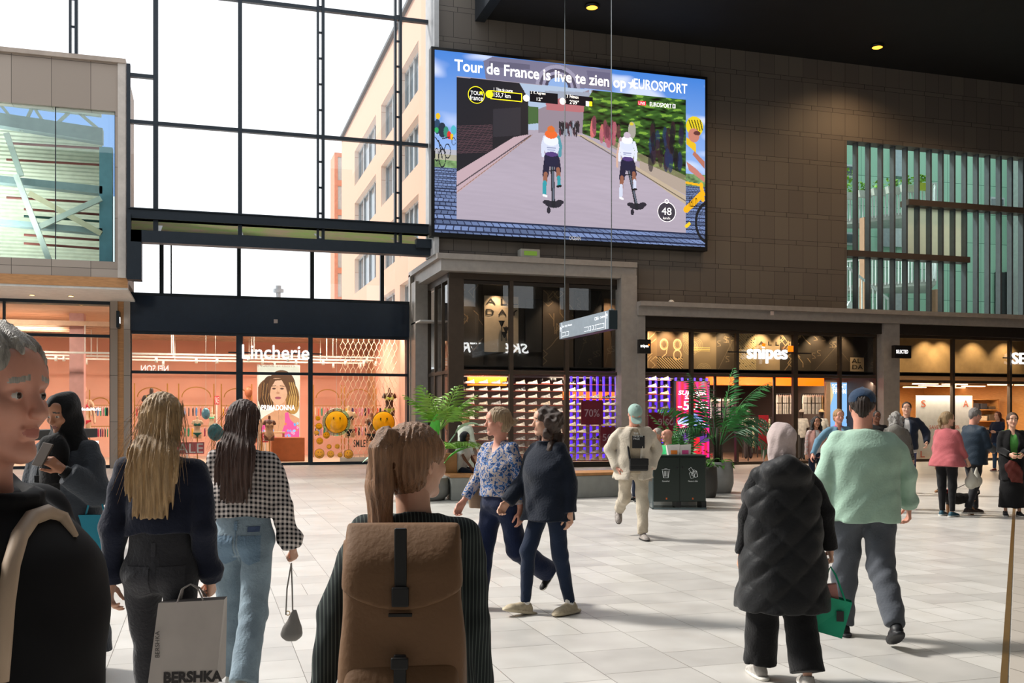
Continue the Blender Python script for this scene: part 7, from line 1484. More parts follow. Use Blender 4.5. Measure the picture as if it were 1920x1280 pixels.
# ---------------- warm shop on the right ----------------
m_oak=M('shop_oak','b98a58',.5,var=.15,vs=4,stretch=(1,1,8)); room('warm_shop',xP1+.1,34,gY+.12,41,2.98,m_oak,M('shop_ceiling_dark','4a3c30',.6),M('shop_floor_oak','a88560',.35))
struct(MB().box(xP1+.1,34,30.6,30.7,3.08,4.8).build('wall_display_right',M('display_cream','b8976a',.7))); struct(MB().box(xP1+.1,34,gY+.12,30.6,2.95,3.05).build('floor_display_right',m_sd))
for x in (23,27,31): light('shop_light','AREA',(x,34,2.9),230,(1,.74,.46),2.5,2); light('shop_light','AREA',(x,38.5,2.9),200,(1,.74,.46),2.5,2)
light('window_fill','AREA',(25,28.8,2.7),240,(1,.85,.66),7,.15,rot=(math.radians(22),0,0))  # added fill near the glass to brighten the white sale board
for px in (1690,1760,1790,1850,1910): light('display_spot','SPOT',(PX(px,29.9),29.9,4.65),110,(1,.74,.44),.03,rot=(math.radians(25),0,0),spot=85,blend=.8)
k=0; lp=M('panel_glow','ffe8c8',.5,emit=2.6,ecol='ffdcb0',var=0)
for i in range(16):
    px=(1700,1735,1770,1805,1840,1875,1905,1715,1750,1790,1825,1860,1895,1925,1745,1880)[i]; y=32+(i%4)*2.1
    t=empty('ceiling_light_panel',(PX(px,y),y,2.9),0,'flat glowing ceiling light slab in the warm shop on the right','ceiling light','flat ceiling lights of the warm shop'); MB().box(-.55,.55,-.12,.12,-.04,0).build('diffuser',lp,t); MB().box(-.56,.56,-.13,.13,0,.03).build('tray',m_wm,t)
bd=board('sale_wall_panel',1718,1823,741,867,gY+.35,M('white_board','c9c4be',.6),'large white sale board with orange letters inside the right shop window',None,None,None,'sign',False); om=M('orange_letter','b8502a',.6)
for tx_,r_ in (('S',(1727,1736,750,763)),('A',(1806,1816,750,763)),('L',(1726,1734,845,857)),('SAVE UP TO 50%',(1743,1799,797,804))): TF(tx_,*r_,gY+.34,om,bd,ext=0,off=.004)
se_=empty('shop_sign_right',(PX(1898,gY-.2),gY-.2,0),0,'white glowing shop name cut by the right picture edge','sign'); TF('SELECTED',1899,2020,662,683,gY-.2,g2,se_,ext=-.05,off=.008); z_=P(1898,671,gY-.1)[1]; MB().box(PX(1880,gY-.1)-se_.location.x,PX(1915,gY-.1)-se_.location.x,.06,.1,z_-.02,z_+.02).build('mounting_bar',m_sd,se_)
for i,px in enumerate((1840,1915)):
    X=PX(px,36); t=empty('clothes_shelf',(X,36,.012),0,'oak shelf unit with folded clothes in the warm shop, '+('behind the red haired person','at the right edge')[i],'shelf'); 
    for s_ in (-.7,.7): MB().box(s_-.03,s_+.03,-.25,.25,0,2.3).build('side_panel',m_oak,t)
    for z in (.3,.8,1.3,1.8,2.25): MB().box(-.7,.7,-.25,.25,z,z+.04).build('shelf_board',m_oak,t)
    MB().box(-.7,.7,.23,.26,0,2.3).build('back_panel',m_oak,t)
    rr_=random.Random(i)
    for z in (.34,.84,1.34,1.84):
        for x in (-.45,0,.45): c=rr_.choice(['c9bfb0','8a6a4a','5a5048','d8d0c4','3a3c48']); o=MB().box(-.17,.17,-.18,.18,0,rr_.uniform(.12,.28)).build('folded_clothes',M('garment_'+c,c,.8),None,loc=(X+x,36,z+.012),bevel=.02); meta(o,'stack of folded clothes on the oak shelf unit '+('behind the red haired person','at the right edge'),'clothes','folded clothes in the warm shop') if False else meta(o,'folded clothes stack in the warm shop','clothes','folded clothes in the warm shop')
# signs of the shops behind the camera, mirrored in the glass
def rsign(txt,px0,px1,py0,py1,Yglass,Yback,lab,c='ffffff',e=10):
    # the mirror image of a sign on the far wall
    Yv=2*Yglass-Yback; X0,Z1=P(px0,py0,Yv); X1=PX(px1,Yv); Z0=P(px0,py1,Yv)[1]; t=empty('far_shop_sign',((X0+X1)/2,Yback,0),0,lab,'sign'); o=text('lettering',txt,1,glow(c,e),None,ext=0,off=.02,align='LEFT'); me=o.data; n=len(me.vertices); a=np.zeros(n*3,np.float32); me.vertices.foreach_get('co',a); a=a.reshape(-1,3); lo=a.min(0); hi=a.max(0); a[:,0]=(a[:,0]-lo[0])/(hi[0]-lo[0])*(X1-X0)-(X1-X0)/2; a[:,1]=(a[:,1]-lo[1])/(hi[1]-lo[1])*(Z1-Z0); a[:,0]+=a[:,1]*.25*(txt=='SKECHERS'); me.vertices.foreach_set('co',a.ravel()); me.update(); o.rotation_euler=(math.pi/2,0,math.pi); o.location=(0,0,Z0); o.parent=t; MB().box((X0-X1)/2-.2,(X1-X0)/2+.2,-.12,-.05,Z0+.2,Z0+.3).build('mounting_bar',m_dark,t)
rsign('SKECHERS',852,992,641,660,gY,-15.3,'white glowing shop sign on the wall behind the camera, mirrored in the corner window',e=12)
rsign('NELSON',264,316,684,697,YL,-15.3,'white glowing shop sign behind the camera, mirrored in the lingerie window',e=12)
rsign('VIET N TEA',1580,1608,690,700,gY,-15.3,'small white shop sign behind the camera, mirrored above the blue screen',e=10)

for p_ in ('small white track spot','small black track spot','small coloured piece','small black piece','small green piece','small orange piece','small red piece','pale garment','black garment','charcoal garment','cream garment','green garment','flat glowing ceiling','glowing violet','folded clothes stack'): number(p_)
# ---------------- things on the mall floor ----------------
struct(MB().box(-.02,.02,-2,13.5,0,.006).build('trim_10',M('brass_strip','8a6a3a',.35,.7)))
o=SC.objects.get('trim_10'); a_=G(1882,1280); b_=G(1900,975); o.location=(a_[0],a_[1],0); an_=math.atan2(-(b_[0]-a_[0]),b_[1]-a_[1]); o.rotation_euler=(0,0,an_); 
fr=MB(); fr.box(.03,14,-3,16,0,.003); o=fr.build('floor_right',M('floor_planks_right','b0a59a',.35,var=.06)); struct(o); o.location=(a_[0],a_[1],0); o.rotation_euler=(0,0,an_)
def fl_mat():
    m=MC['floor_planks_right']; nt=m.node_tree; L=nt.links.new; tc=nd(nt,'ShaderNodeTexCoord'); mp=nd(nt,'ShaderNodeMapping'); mp.inputs['Rotation'].default_value=(0,0,math.radians(45)); bk=nd(nt,'ShaderNodeTexBrick')
    bk.inputs['Scale'].default_value=1; bk.inputs['Brick Width'].default_value=1.2; bk.inputs['Row Height'].default_value=.3; bk.inputs['Mortar Size'].default_value=.004; bk.inputs['Color1'].default_value=lin('b8b0a6'); bk.inputs['Color2'].default_value=lin('aaa298'); bk.inputs['Mortar'].default_value=lin('5a544c')
    L(tc.outputs['Object'],mp.inputs[0]); L(mp.outputs[0],bk.inputs['Vector']); L(bk.outputs['Color'],nt.nodes['Principled BSDF'].inputs['Base Color'])
fl_mat()
def cd(px,zc): xc=(px-960)/FPX*zc; return CS*xc+SN*zc,-SN*xc+CS*zc
# waste bins
bx,by=cd(1274,16.9); bn=empty('recycling_bin',(bx,by,0),-AZ,'dark green steel double waste bin with white icons','waste bin'); mg=M('bin_green','16241f',.22,.4,spec=.7); ms=M('bin_steel','6f7d80',.25,.8)
MB().box(-.45,.45,0,.5,.13,.9).build('bin_body',mg,bn,bevel=.008); MB().box(-.46,.46,-.01,.51,.9,.92).build('rim',M('bin_rim','2a3a36',.3,.5),bn)
for s_,nm in ((-1,'l'),(1,'r')):
    d=MB().box(-.215,.215,-.02,.0,.14,.88).build('bin_door',mg,bn,bevel=.004); d.location=(s_*.222,0,0); MB().box(-.012,.012,-.03,-.02,.7,.73).build('lock',M('lock_black','08080a',.3),d).location=(-s_*.18,0,0)
    MB().box(-.012,.012,-.026,-.02,.17,.2).build('orange_badge',M('badge_orange','b8561e',.5),d)
MB().box(-.46,.46,0,.5,0,.03).build('base_frame',ms,bn); MB().box(-.46,-.44,0,.5,.0,.9).build('side_panel',ms,bn)
for x in (-.05,.38): MB().box(x,x+.08,.02,.45,.03,.14).build('foot',M('foot_black','101214',.3),bn)
wi=M('icon_white','d8dcdc',.5); ic=MB(); ic.beam((-.29,-.024,.66),(-.275,-.024,.54),.01,.004); ic.beam((-.18,-.024,.66),(-.195,-.024,.54),.01,.004); ic.beam((-.275,-.024,.54),(-.195,-.024,.54),.01,.004); ic.beam((-.305,-.024,.675),(-.165,-.024,.675),.014,.004); ic.beam((-.26,-.024,.695),(-.21,-.024,.695),.01,.004)
for x in (-.255,-.235,-.215): ic.beam((x,-.024,.65),(x,-.024,.56),.007,.004)
ic.build('waste_icon',wi,bn); ic=MB()
for x,z,a in ((.2,.66,.6),(.24,.62,-.4),(.2,.58,.3),(.27,.6,.2)):
    w_,h_=.025,.05; p=[(x+math.cos(a)*i*w_-math.sin(a)*j*h_,-.024,z+math.sin(a)*i*w_+math.cos(a)*j*h_) for i,j in ((-1,-1),(1,-1),(1,1),(-1,1))]
    for u,v in zip(p,p[1:]+p[:1]): ic.beam(u,v,.008,.004)
ic.build('plastic_icon',wi,bn); text('bin_label','Restafval',.035,wi,bn,ext=0,loc=(-.235,-.024,.47)); text('bin_label','Plastic & Blik',.032,wi,bn,ext=0,loc=(.225,-.024,.47))
# benches
m_bg=M('bench_grey','8f918c',.6,bump=.1); m_bw=M('bench_wood','a8784a',.5,var=.2,vs=5,stretch=(1,8,1))
def bench(pts_f,pts_b,label):
    c=pts_f[0]; t=empty('curved_bench',(c[0],c[1],0),0,label,'bench'); q=[(p[0]-c[0],p[1]-c[1]) for p in pts_f+pts_b[::-1]]
    MB().prism(q,.0,.43,'z').build('bench_base',m_bg,t,bevel=.015); cx=sum(p[0] for p in q)/len(q); cy=sum(p[1] for p in q)/len(q); q2=[(cx+(x-cx)*1.01,cy+(y-cy)*1.02) for x,y in q]; MB().prism(q2,.43,.485,'z').build('bench_seat',m_bw,t,bevel=.008); return t
pf=[cd(x,z) for x,z in ((846,18.6),(900,18.7),(960,18.85),(1020,19.0),(1090,19.2),(1150,19.5),(1175,19.7))]; pb=[cd(x,z) for x,z in ((833,19.7),(900,19.7),(960,19.8),(1020,19.95),(1090,20.1),(1150,20.3),(1172,20.4))]
b1=bench(pf,pb,'long curved grey bench with oak seat in front of the corner window')
bx,by=cd(838,19.3); t=MB().box(-.2,.2,-.07,.07,0,.38).build('backrest',m_bw,b1,bevel=.01); t.location=(bx-b1.location.x,by-b1.location.y,.485); t.rotation_euler=(0,0,-AZ)
b2=bench([cd(x,z) for x,z in ((1196,18.6),(1240,18.4),(1290,18.4),(1306,18.5))],[cd(x,z) for x,z in ((1196,17.72),(1240,17.6),(1290,17.6),(1306,17.7))],'short grey bench with oak seat behind the waste bins')
bx,by=cd(1299,18.1); t=MB().box(-.07,.07,-.1,.1,0,.4).build('backrest',m_bw,b2,bevel=.01); t.location=(bx-b2.location.x,by-b2.location.y,.485); t.rotation_euler=(0,0,-AZ)
# paper bags on the bin side of the bench
def small_bag(px,zc,z,lab,c):
    x,y=cd(px,zc); t=empty('paper_bag',(x,y,z),-AZ+.2,lab,'bag'); t.scale=(.95,.8,.55); MB().add([(-.1,-.06,0),(.1,-.06,0),(.1,.06,0),(-.1,.06,0),(-.13,-.02,.3),(.12,-.03,.33),(.12,.03,.32),(-.13,.03,.29)],[(0,1,2,3),(4,7,6,5),(0,4,5,1),(1,5,6,2),(2,6,7,3),(3,7,4,0)]).build('bag_body',M('paper_white','cfcac4',.7,bump=.3,bs=12),t); MB().box(-.06,.06,-.064,-.058,.02,.14).build('colour_print',M('print_'+c,c,.6),t); return t
small_bag(1262,17.0,.923,'white paper bag with orange print standing by the waste bin','d87a28'); small_bag(1283,17.05,.923,'white paper bag with pink print beside the orange printed one','d04a8a')
# planters and plants
def pot(px,zc,r,h,lab,tap=.85,c='8d8c88'):
    x,y=cd(px,zc); t=empty('plant_pot',(x,y,0),0,lab,'planter'); MB().lathe([(0,.0),(r*tap*.95,0),(r*tap,.03),(r,h*.3),(r*1.0,h*.5),(r*.93,h),(r*.86,h),(r*.84,h-.1),(0,h-.1)],n=40).build('pot',M('pot_grey_'+c,c,.6,bump=.1),t,True); MB().lathe([(0,h-.09),(r*.85,h-.09)],n=24).build('soil',M('soil','2a211a',.9),t); return t,(x,y,h-.1)
def leafm(c): return M('leaf_'+c,c,.45,var=.3,vs=7,spec=.5)
def frond(t,base,az,el,L,droop,n,ll,w,mat,vdn=.3,name='frond',flat=.0):
    b=V(*base); pts=[]; d=V(math.cos(az)*math.cos(el),math.sin(az)*math.cos(el),math.sin(el)); p=b.copy(); N=14
    for i in range(N+1): pts.append(p.copy()); p=p+d*L/N; d=nrm(d-V(0,0,droop/N))
    mb=MB(); mb.tube([tuple(q) for q in pts],[.010*(1-.75*i/N)+.002 for i in range(N+1)],5,False); R_=random.Random(int(az*100)+n)
    for i in range(n):
        u=.22+.78*i/(n-1); k=u*N; j=min(int(k),N-1); q=pts[j]*(1-(k-j))+pts[j+1]*(k-j); dd=nrm(pts[j+1]-pts[j]); side=nrm(np.cross(dd,V(0,0,1))); up=nrm(np.cross(side,dd))
        l=ll*(math.sin(math.pi*min(1,.18+u*.8))**.6)*R_.uniform(.85,1.1)
        for s_ in (-1,1):
            ld=nrm(dd*.65+side*s_*.8-up*vdn*R_.uniform(.4,1.3)); tip=q+ld*l-V(0,0,l*.22); mid=q+ld*l*.45; wv=nrm(np.cross(ld,up))*w*.5
            mb.add([tuple(q),tuple(mid+wv-V(0,0,.004)),tuple(tip),tuple(mid-wv-V(0,0,.004))],[(0,1,2),(0,2,3)])
    return mb.build(name,mat,t)
def blade_leaf(t,base,az,el,L,w,droop,mat,name='leaf',stem=.4):
    d=V(math.cos(az)*math.cos(el),math.sin(az)*math.cos(el),math.sin(el)); p=V(*base); mb=MB(); pts=[p.copy()]
    for i in range(8): p=p+d*stem/8; pts.append(p.copy()); d=nrm(d-V(0,0,droop*.05))
    mb.tube([tuple(q) for q in pts],.012,6,False); row=[]; N=12; side=nrm(np.cross(d,V(0,0,1)))
    for i in range(N+1):
        u=i/N; ww=w*math.sin(math.pi*(u**.8))**.8*.5+.002; up=nrm(np.cross(side,d)); row.append([tuple(p+side*ww*k+up*abs(k)*ww*.35) for k in (-1,-.5,0,.5,1)]); p=p+d*L/N; d=nrm(d-V(0,0,droop/N))
    vs=[v for r in row for v in r]; mb.add(vs,[(i*5+j,i*5+j+1,(i+1)*5+j+1,(i+1)*5+j) for i in range(N) for j in range(4)]); return mb.build(name,mat,t,True)
t1,(x,y,h)=pot(790,18.9,.54,.42,'wide grey pot with banana and palm plants behind the ponytail')
g1,g2_,g3=leafm('6a9a2a'),leafm('2f6a2a'),leafm('9fc8a8'); 
def pl(name,c0,lab): return empty(name,c0,0,lab,'plant')
pa=pl('potted_palm',(x+.35,y-.1,h),'tall spiky palm rising above the wide grey pot'); 
MB().tube([(0,0,0),(.02,0,.5),(.0,0,1.05)],[.03,.025,.02],8).build('stem',M('palm_stem','6a6048',.7),pa,True)
for i in range(11): a=-2.6+i*.55; frond(pa,(0,0,1.0),a,1.2-.3*(i%3)*.7,.95,.7,10,.42,.045,leafm('7a9a34') if i%2 else g1,.2)
for i in range(7): frond(pa,(0,0,.55),-2.4+i*.75,.75,.8,1.2,10,.36,.045,g1,.2)
pb_=pl('dracaena',(x-.2,y-.2,h),'dark spiky plant in the middle of the wide grey pot'); MB().tube([(0,0,0),(-.02,0,.55)],[.03,.02],8).build('stem',M('palm_stem','6a6048',.7),pb_,True)
for i in range(26): blade_leaf(pb_,(-.02,0,.5),i*2.4,.2+(i%5)*.28,.5,.055,.5,leafm('2c5a30'),'leaf',.03)
pc=pl('banana_plant',(x+.12,y-.15,h),'banana plant with broad bright leaves in the wide grey pot')
for az,el,L,w,dr,st,m in ((-.35,1.2,.55,.26,1.5,1.05,g3),(-1.3,1.35,.6,.24,.2,.75,leafm('4fb83a')),(3.3,.9,.85,.2,1.3,.7,g3),(3.0,.6,.6,.16,1.2,.5,leafm('4fb83a')),(-.2,1.0,.6,.2,.8,.5,leafm('4fb83a')),(2.6,.4,.5,.16,1.5,.4,g3)): blade_leaf(pc,(0,0,0),az,el,L,w,dr,m,'leaf',st)
pd=pl('fern',(x-.42,y-.15,h-.02),'bright green fern hanging over the left of the wide grey pot')
for i in range(9): frond(pd,(0,0,0),1.9+i*.35,.9,.5,3.0,12,.09,.03,leafm('4fae2f'),.1)
t2,(x,y,h)=pot(1346,20.6,.32,.64,'tapered grey pot with a large kentia palm right of the bins')
pe=pl('kentia_palm',(x,y,h),'large kentia palm spreading in front of the clothes shop')
for i in range(6): MB().tube([(.05*math.cos(i),.05*math.sin(i),0),(.1*math.cos(i),.1*math.sin(i),.8)],[.022,.014],6).build('stem',M('dark_stem','2c2a1c',.7),pe,True)
for i,(a,e,L,dr) in enumerate(((-.1,1.25,1.75,1.5),(.25,1.0,1.7,1.9),(-.4,.95,1.5,2.1),(2.9,1.15,1.5,1.8),(3.4,.95,1.3,1.9),(1.4,1.3,1.6,1.2),(-1.5,1.2,1.3,1.6),(2.2,1.35,1.6,1.0),(-.2,.7,1.5,2.3),(.1,1.45,1.6,.8))): frond(pe,(.08*math.cos(a),.08*math.sin(a),.45),a,e,L,dr,22,.42,.035,leafm('1f5a2c') if i%3 else leafm('2c7a34'),.6)
for i in range(16): blade_leaf(pe,(0,0,-.02),i*.9,.6+.15*(i%3),.22,.09,1.4,leafm('5a9a34'),'leaf',.2)
t3,(x,y,h)=pot(1276,20.4,.4,.6,'grey pot with a leafy shrub behind the seated people')
pf_=pl('leafy_shrub',(x,y,h),'leafy shrub with thin stems behind the bald person in green')
R=random.Random(8)
for i in range(12):
    a=R.uniform(0,6.3); e=R.uniform(1.0,1.45); frond(pf_,(0,0,0),a,e,R.uniform(.9,1.35),1.3,12,.2,.075,leafm('2f6a2a' if i%2 else '3f7f34'),.3,'branch')
t4,(x,y,h)=pot(1322,19.4,.24,.6,'small dark pot with red flowers between the bins and the palm',c='3a3834'); pg=pl('flowering_plant',(x,y,h),'low leafy plant with red flowers beside the bins')
for i in range(16): blade_leaf(pg,(0,0,0),i*1.1,.7+.2*(i%3),.2,.1,1.2,leafm('3a6a2a'),'leaf',.22)
fm=MB()
for i in range(9): a=R.uniform(0,6.3); fm.lathe([(0,-.02),(.03,0),(0,.02)],c=(.13*math.cos(a),.13*math.sin(a),R.uniform(.25,.42)),n=6)
o=fm.build('flowers',M('red_flower','b82a2a',.6),pg); o['kind']='stuff'
# ---------------- things people carry ----------------
def handle(t,pts,r,m,flat=None): return MB().tube([tuple(p) for p in pts],r,7,False).build('handle',m,t,True)
# white paper carrier bag
g=J3['wp'](J3['grip1']); bg=empty('paper_carrier_bag',(g.x-.07,g.y-.25,g.z+.10),-AZ+.12,'large pale grey paper carrier bag with black lettering in the blonde person\'s hand','bag'); mpb=M('bag_paper','aca49e',.6,bump=.25,bs=9)
top_,bot,wd_,dp=-.055,-.43,.30,.13
MB().add([(-wd_/2-.02,-dp/2,bot),(wd_/2-.03,-dp/2,bot+.01),(wd_/2-.01,dp/2,bot+.01),(-wd_/2,dp/2,bot),(-wd_/2+.02,-dp/2+.03,top_-.01),(wd_/2,-dp/2+.03,top_),(wd_/2,dp/2-.02,top_),(-wd_/2+.03,dp/2-.02,top_-.01)],[(0,1,2,3),(0,4,5,1),(1,5,6,2),(2,6,7,3),(3,7,4,0)]).build('bag_body',mpb,bg)
MB().add([(-wd_/2+.02,-dp/2+.03,top_-.01),(wd_/2,-dp/2+.03,top_),(wd_/2,dp/2-.02,top_),(-wd_/2+.03,dp/2-.02,top_-.01)],[(0,1,2,3)]).build('bag_mouth',M('bag_inside','5a5450',.8),bg)
for y_ in (-dp/2+.03,dp/2-.02): handle(bg,[(-.05,y_,top_-.01),(-.035,y_*.4,-.01),(0,0,.01),(.035,y_*.4,-.01),(.06,y_,top_)],.004,M('bag_cord','8a837e',.7))
bt=M('bag_black_print','2a2626',.6); tt=text('lettering','BERSHKA',.062,bt,bg,ext=0,off=.003,align='CENTER'); tt.location=(.02,-dp/2-.0015,bot+.025); tt.rotation_euler=(math.radians(85.5),0,.0); tt.scale=(.95,1,1)
tt=text('lettering','BERSHKA',.028,bt,bg,ext=0); tt.location=(-wd_/2+.03,-dp/2+.006,bot+.19); tt.rotation_euler=(math.radians(85.5),math.radians(-90),0)
# shoulder bag of the brunette
g=J4['wp'](J4['grip1']); hb_=empty('small_handbag',(g.x,g.y,g.z),-AZ,'small grey leather handbag hanging from the checked blouse person\'s right hand','bag'); ml=M('bag_leather','8d8883',.4,bump=.2,bs=30); mh=M('bag_hardware','c9a878',.3,.9)
def bagfield(): 
    f=F((-.12,-.08,-.5),(.12,.08,-.2),.0045); f.loft([(-.45,0,0,.03,.018),(-.43,0,0,.055,.03),(-.38,.004,0,.058,.028),(-.33,.012,0,.035,.018),(-.27,.018,0,.012,.008)],(0,0,0),roty(0),.01,pw=2.3); return f
bake('bag_body',[bagfield()],ml,hb_,1.0,None,1,0)
for s_ in (-1,1): handle(hb_,[(-.012+.02*s_,.0,-.3),(-.01+.015*s_,0,-.15),(0,0,.0)],.0045,ml)
MB().tube([(-.02+.012*math.cos(a),0,-.29+.012*math.sin(a)) for a in np.linspace(0,6.28,14)],.003,5).build('ring',mh,hb_)
# green bag of the vest wearer
g=J9['wp'](J9['grip1']); gb_=empty('green_tote_bag',(g.x-.05,g.y-.10,g.z),-AZ-.25,'bright green fabric tote bag with a small black label','bag'); mgr=M('tote_green','14a078',.6,bump=.2,bs=14)
MB().add([(-.11,-.05,-.36),(.06,-.06,-.40),(.07,.05,-.38),(-.10,.05,-.35),(-.09,-.05,-.145),(.12,-.04,-.19),(.12,.04,-.19),(-.085,.05,-.14)],[(0,1,2,3),(0,4,5,1),(1,5,6,2),(2,6,7,3),(3,7,4,0)]).build('bag_body',mgr,gb_)
for y_ in (-.045,.045): MB().tube([(-.05,y_,-.15),(-.02,y_*.5,-.03),(.0,0,.01),(.03,y_*.4,-.04),(.08,y_,-.18)],.006,6,False).build('handle',mgr,gb_,True)
MB().box(.03,.07,-.062,-.056,-.30,-.24).build('black_label',bt,gb_); pk=MB().box(-.05,.02,-.02,.03,-.3,-.09).build('pink_package',M('pink_paper','b88078',.7),None,bevel=.005); pk.location=gb_.location; pk.rotation_euler=(0,-.15,-AZ-.25); meta(pk,'pink wrapped package sticking out of the green tote bag','package')
# carrier bags of the pink blouse
g=J11['wp'](J11['grip1'])
for dx,dy,s_,lb in ((.0,-.05,1.0,'white plastic carrier bag nearest the pink blouse person\'s legs'),(.22,.08,.85,'crumpled white plastic bag held behind the first carrier bag')):
    t=empty('plastic_carrier_bag',(g.x+dx,g.y+dy,g.z),-AZ,lb,'bag'); f=F((-.2,-.15,-.42),(.2,.15,.05),.011); f.ell((0,0,-.22),(.1*s_,.07,.12*s_),None,.03); f.cone((0,0,-.12),(0,0,-.01),.04,.012,.03); f.rip(.006,5,30,30); bake('bag_body',[f],M('plastic_white','bab8ac',.4),t,1.0)
# tote of the blouse wearer
g=J6['wp'](J6['T'](.24,-.02,.1)); t=empty('beige_shoulder_bag',(g.x,g.y,g.z),-AZ,'beige shoulder bag hanging beside the floral blouse','bag'); f=F((-.25,-.15,-.25),(.25,.15,.2),.012); f.loft([(-.2,0,0,.12,.06),(0,0,0,.13,.07),(.08,0,0,.09,.05)],(0,0,0),I3,.02,pw=3); f.rip(.005,5,25,25); bake('bag_body',[f],M('tan_canvas','8d7560',.7,bump=.3),t,1.0)
# crossbody bag of the cap wearer
g=J8['wp'](J8['T'](-.02,.17,.04)); rz_=J8['root'].rotation_euler[2]; t=empty('crossbody_bag',(g.x,g.y,g.z),rz_,'black crossbody bag with strap over the cream jacket','bag'); MB().box(-.13,.11,-.0,.06,-.1,.06).build('bag_body',M('black_nylon','0e0e10',.4,bump=.2),t,bevel=.02); MB().box(-.13,.11,.05,.075,-.03,.06).build('bag_flap',M('black_nylon','0e0e10',.4),t,bevel=.01)
MB().tube([(.1,.02,.03),(.12,-.01,.2),(.1,-.05,.36),(.07,-.14,.44),(.03,-.2,.42)],.014,6,False).build('strap',M('black_nylon','0e0e10',.4),t,True)
ch=J8['wp'](J8['T'](-.03,.155,.31)); t=MB().box(-.08,.08,0,.012,-.08,.08).build('shirt_print',M('black_print','141416',.6),J8['root']); q_=J8['T'](-.03,.148,.30); t.location=tuple((q_+V(0,0,J8['dz']))*J8['s']); tx=text('print_lettering','THE\nNORTH\nFACE',.034,M('icon_white','d8dcdc',.5),t,ext=0,align='LEFT'); tx.location=(.065,.0135,.03); tx.rotation_euler=(math.pi/2,0,math.pi)
# phone and keys
g=J2['wp'](J2['grip0']); ph=MB().box(-.038,.038,-.005,.005,-.075,.075).build('smartphone',M('phone_brown','4a4038',.25,.3),None,loc=(g.x,g.y,g.z+.03),bevel=.004); ph.rotation_euler=(-.5,.15,-AZ-.3); meta(ph,'brown cased smartphone in the headscarf wearer\'s hand','phone')
t=empty('key_lanyard',(g.x-.03,g.y-.02,g.z-.06),-AZ,'small key bunch hanging under the smartphone','keys'); MB().box(-.012,.012,-.008,.008,-.12,-.03).build('fob',blk,t,bevel=.003); MB().box(-.005,.005,-.002,.002,-.19,-.12).build('key',M('key_metal','b5b5b0',.3,.9),t); MB().tube([(0,0,-.03),(.01,0,.03)],.003,5).build('cord',blk,t)
# backpack
rz_=J5['root'].rotation_euler[2]; c5=J5['wp'](J5['T'](.0,-.17,.1)); px5,py5=cd(757,2.66); bp=empty('roll_top_backpack',(px5,py5,0),-AZ+.03,'large brown roll-top backpack with black straps on the ponytailed person\'s back','backpack'); mbk=M('backpack_canvas','6b4d32',.7,bump=.2,bs=60,var=.05); kbk=M('strap_black','0c0b0b',.5)
f=F((-.22,-.14,.68),(.22,.2,1.36),.007); f.loft([(.70,0,.0,.165,.09),(.74,0,0,.168,.1),(1.0,0,0,.163,.1),(1.2,0,0,.155,.08),(1.27,0,0,.15,.05)],(0,0,0),I3,.01,pw=5); f.rip(.003,5,12,12); bake('pack_body',[f],mbk,bp,1.0,None,2,0)
f=F((-.22,-.2,1.0),(.22,.12,1.38),.006); f.loft([(1.09,0,-.03,.15,.082),(1.14,0,-.02,.157,.088),(1.25,0,-.01,.152,.07),(1.30,.0,.0,.15,.035),(1.312,.0,.0,.148,.02)],(0,0,0),I3,.01,pw=5); f.keep(lambda X,Y,Z:1.10-.05*(X/.16)**2*-1+.0-Z+0*Y,0); bake('roll_flap',[f],mbk,bp,1.0,None,2,0)
f=F((-.22,-.18,.68),(.22,.05,.99),.006); f.loft([(.70,0,-.03,.155,.09),(.93,0,-.03,.15,.088),(.96,0,-.02,.148,.08)],(0,0,0),I3,.01,pw=5); bake('front_pocket',[f],M('backpack_canvas2','65482d',.7,bump=.2,bs=60,var=.05),bp,1.0,None,2,0)
for z0,z1,y_ in ((1.115,1.31,-.108),(.78,.99,-.128)): MB().box(-.016,.016,y_,y_+.012,z0,z1).build('strap',kbk,bp,bevel=.004)
MB().box(-.022,.022,-.122,-.105,1.11,1.16).build('buckle',kbk,bp,bevel=.004); MB().box(-.022,.022,-.142,-.125,.955,.985).build('buckle',kbk,bp,bevel=.004); MB().box(-.03,.03,-.118,-.104,1.085,1.092).build('slot',kbk,bp)
for s_ in (-1,1): MB().tube([(s_*.09,.08,1.22),(s_*.10,.12,1.27),(s_*.115,.24,1.27),(s_*.13,.32,1.12),(s_*.14,.26,.95),(s_*.13,.1,.85)],.017,7,False).build('shoulder_strap',kbk,bp,True)
# strap across the old man's shoulder, laid on the coat surface
bpy.context.view_layer.update(); co=[c for c in J1['root'].children if c.name.startswith('coat')][0]; MW=co.matrix_world; bvc=BVHTree.FromPolygons([MW@v.co for v in co.data.vertices],[tuple(p.vertices) for p in co.data.polygons]); tp=[]
for px,py in ((2,1278),(4,1210),(10,1130),(20,1060),(36,1005),(60,970),(88,960),(116,972),(142,1005)):
    d_=Vector((CS*(px-960)/FPX+SN,-SN*(px-960)/FPX+CS,(HOR-py)/FPX)).normalized(); h_=bvc.ray_cast(Vector((0,0,CH)),d_)
    if h_[0] is not None: tp.append(h_[0]-d_*.006)
t=empty('bag_strap',(tp[0].x,tp[0].y,0),0,'cream leather bag strap over the black coat at the left edge','bag'); MB().tube([(p.x-tp[0].x,p.y-tp[0].y,p.z) for p in tp],[.012]+[.015]*(len(tp)-2)+[.006],8).build('strap',M('cream_leather','b8a088',.6),t,True)
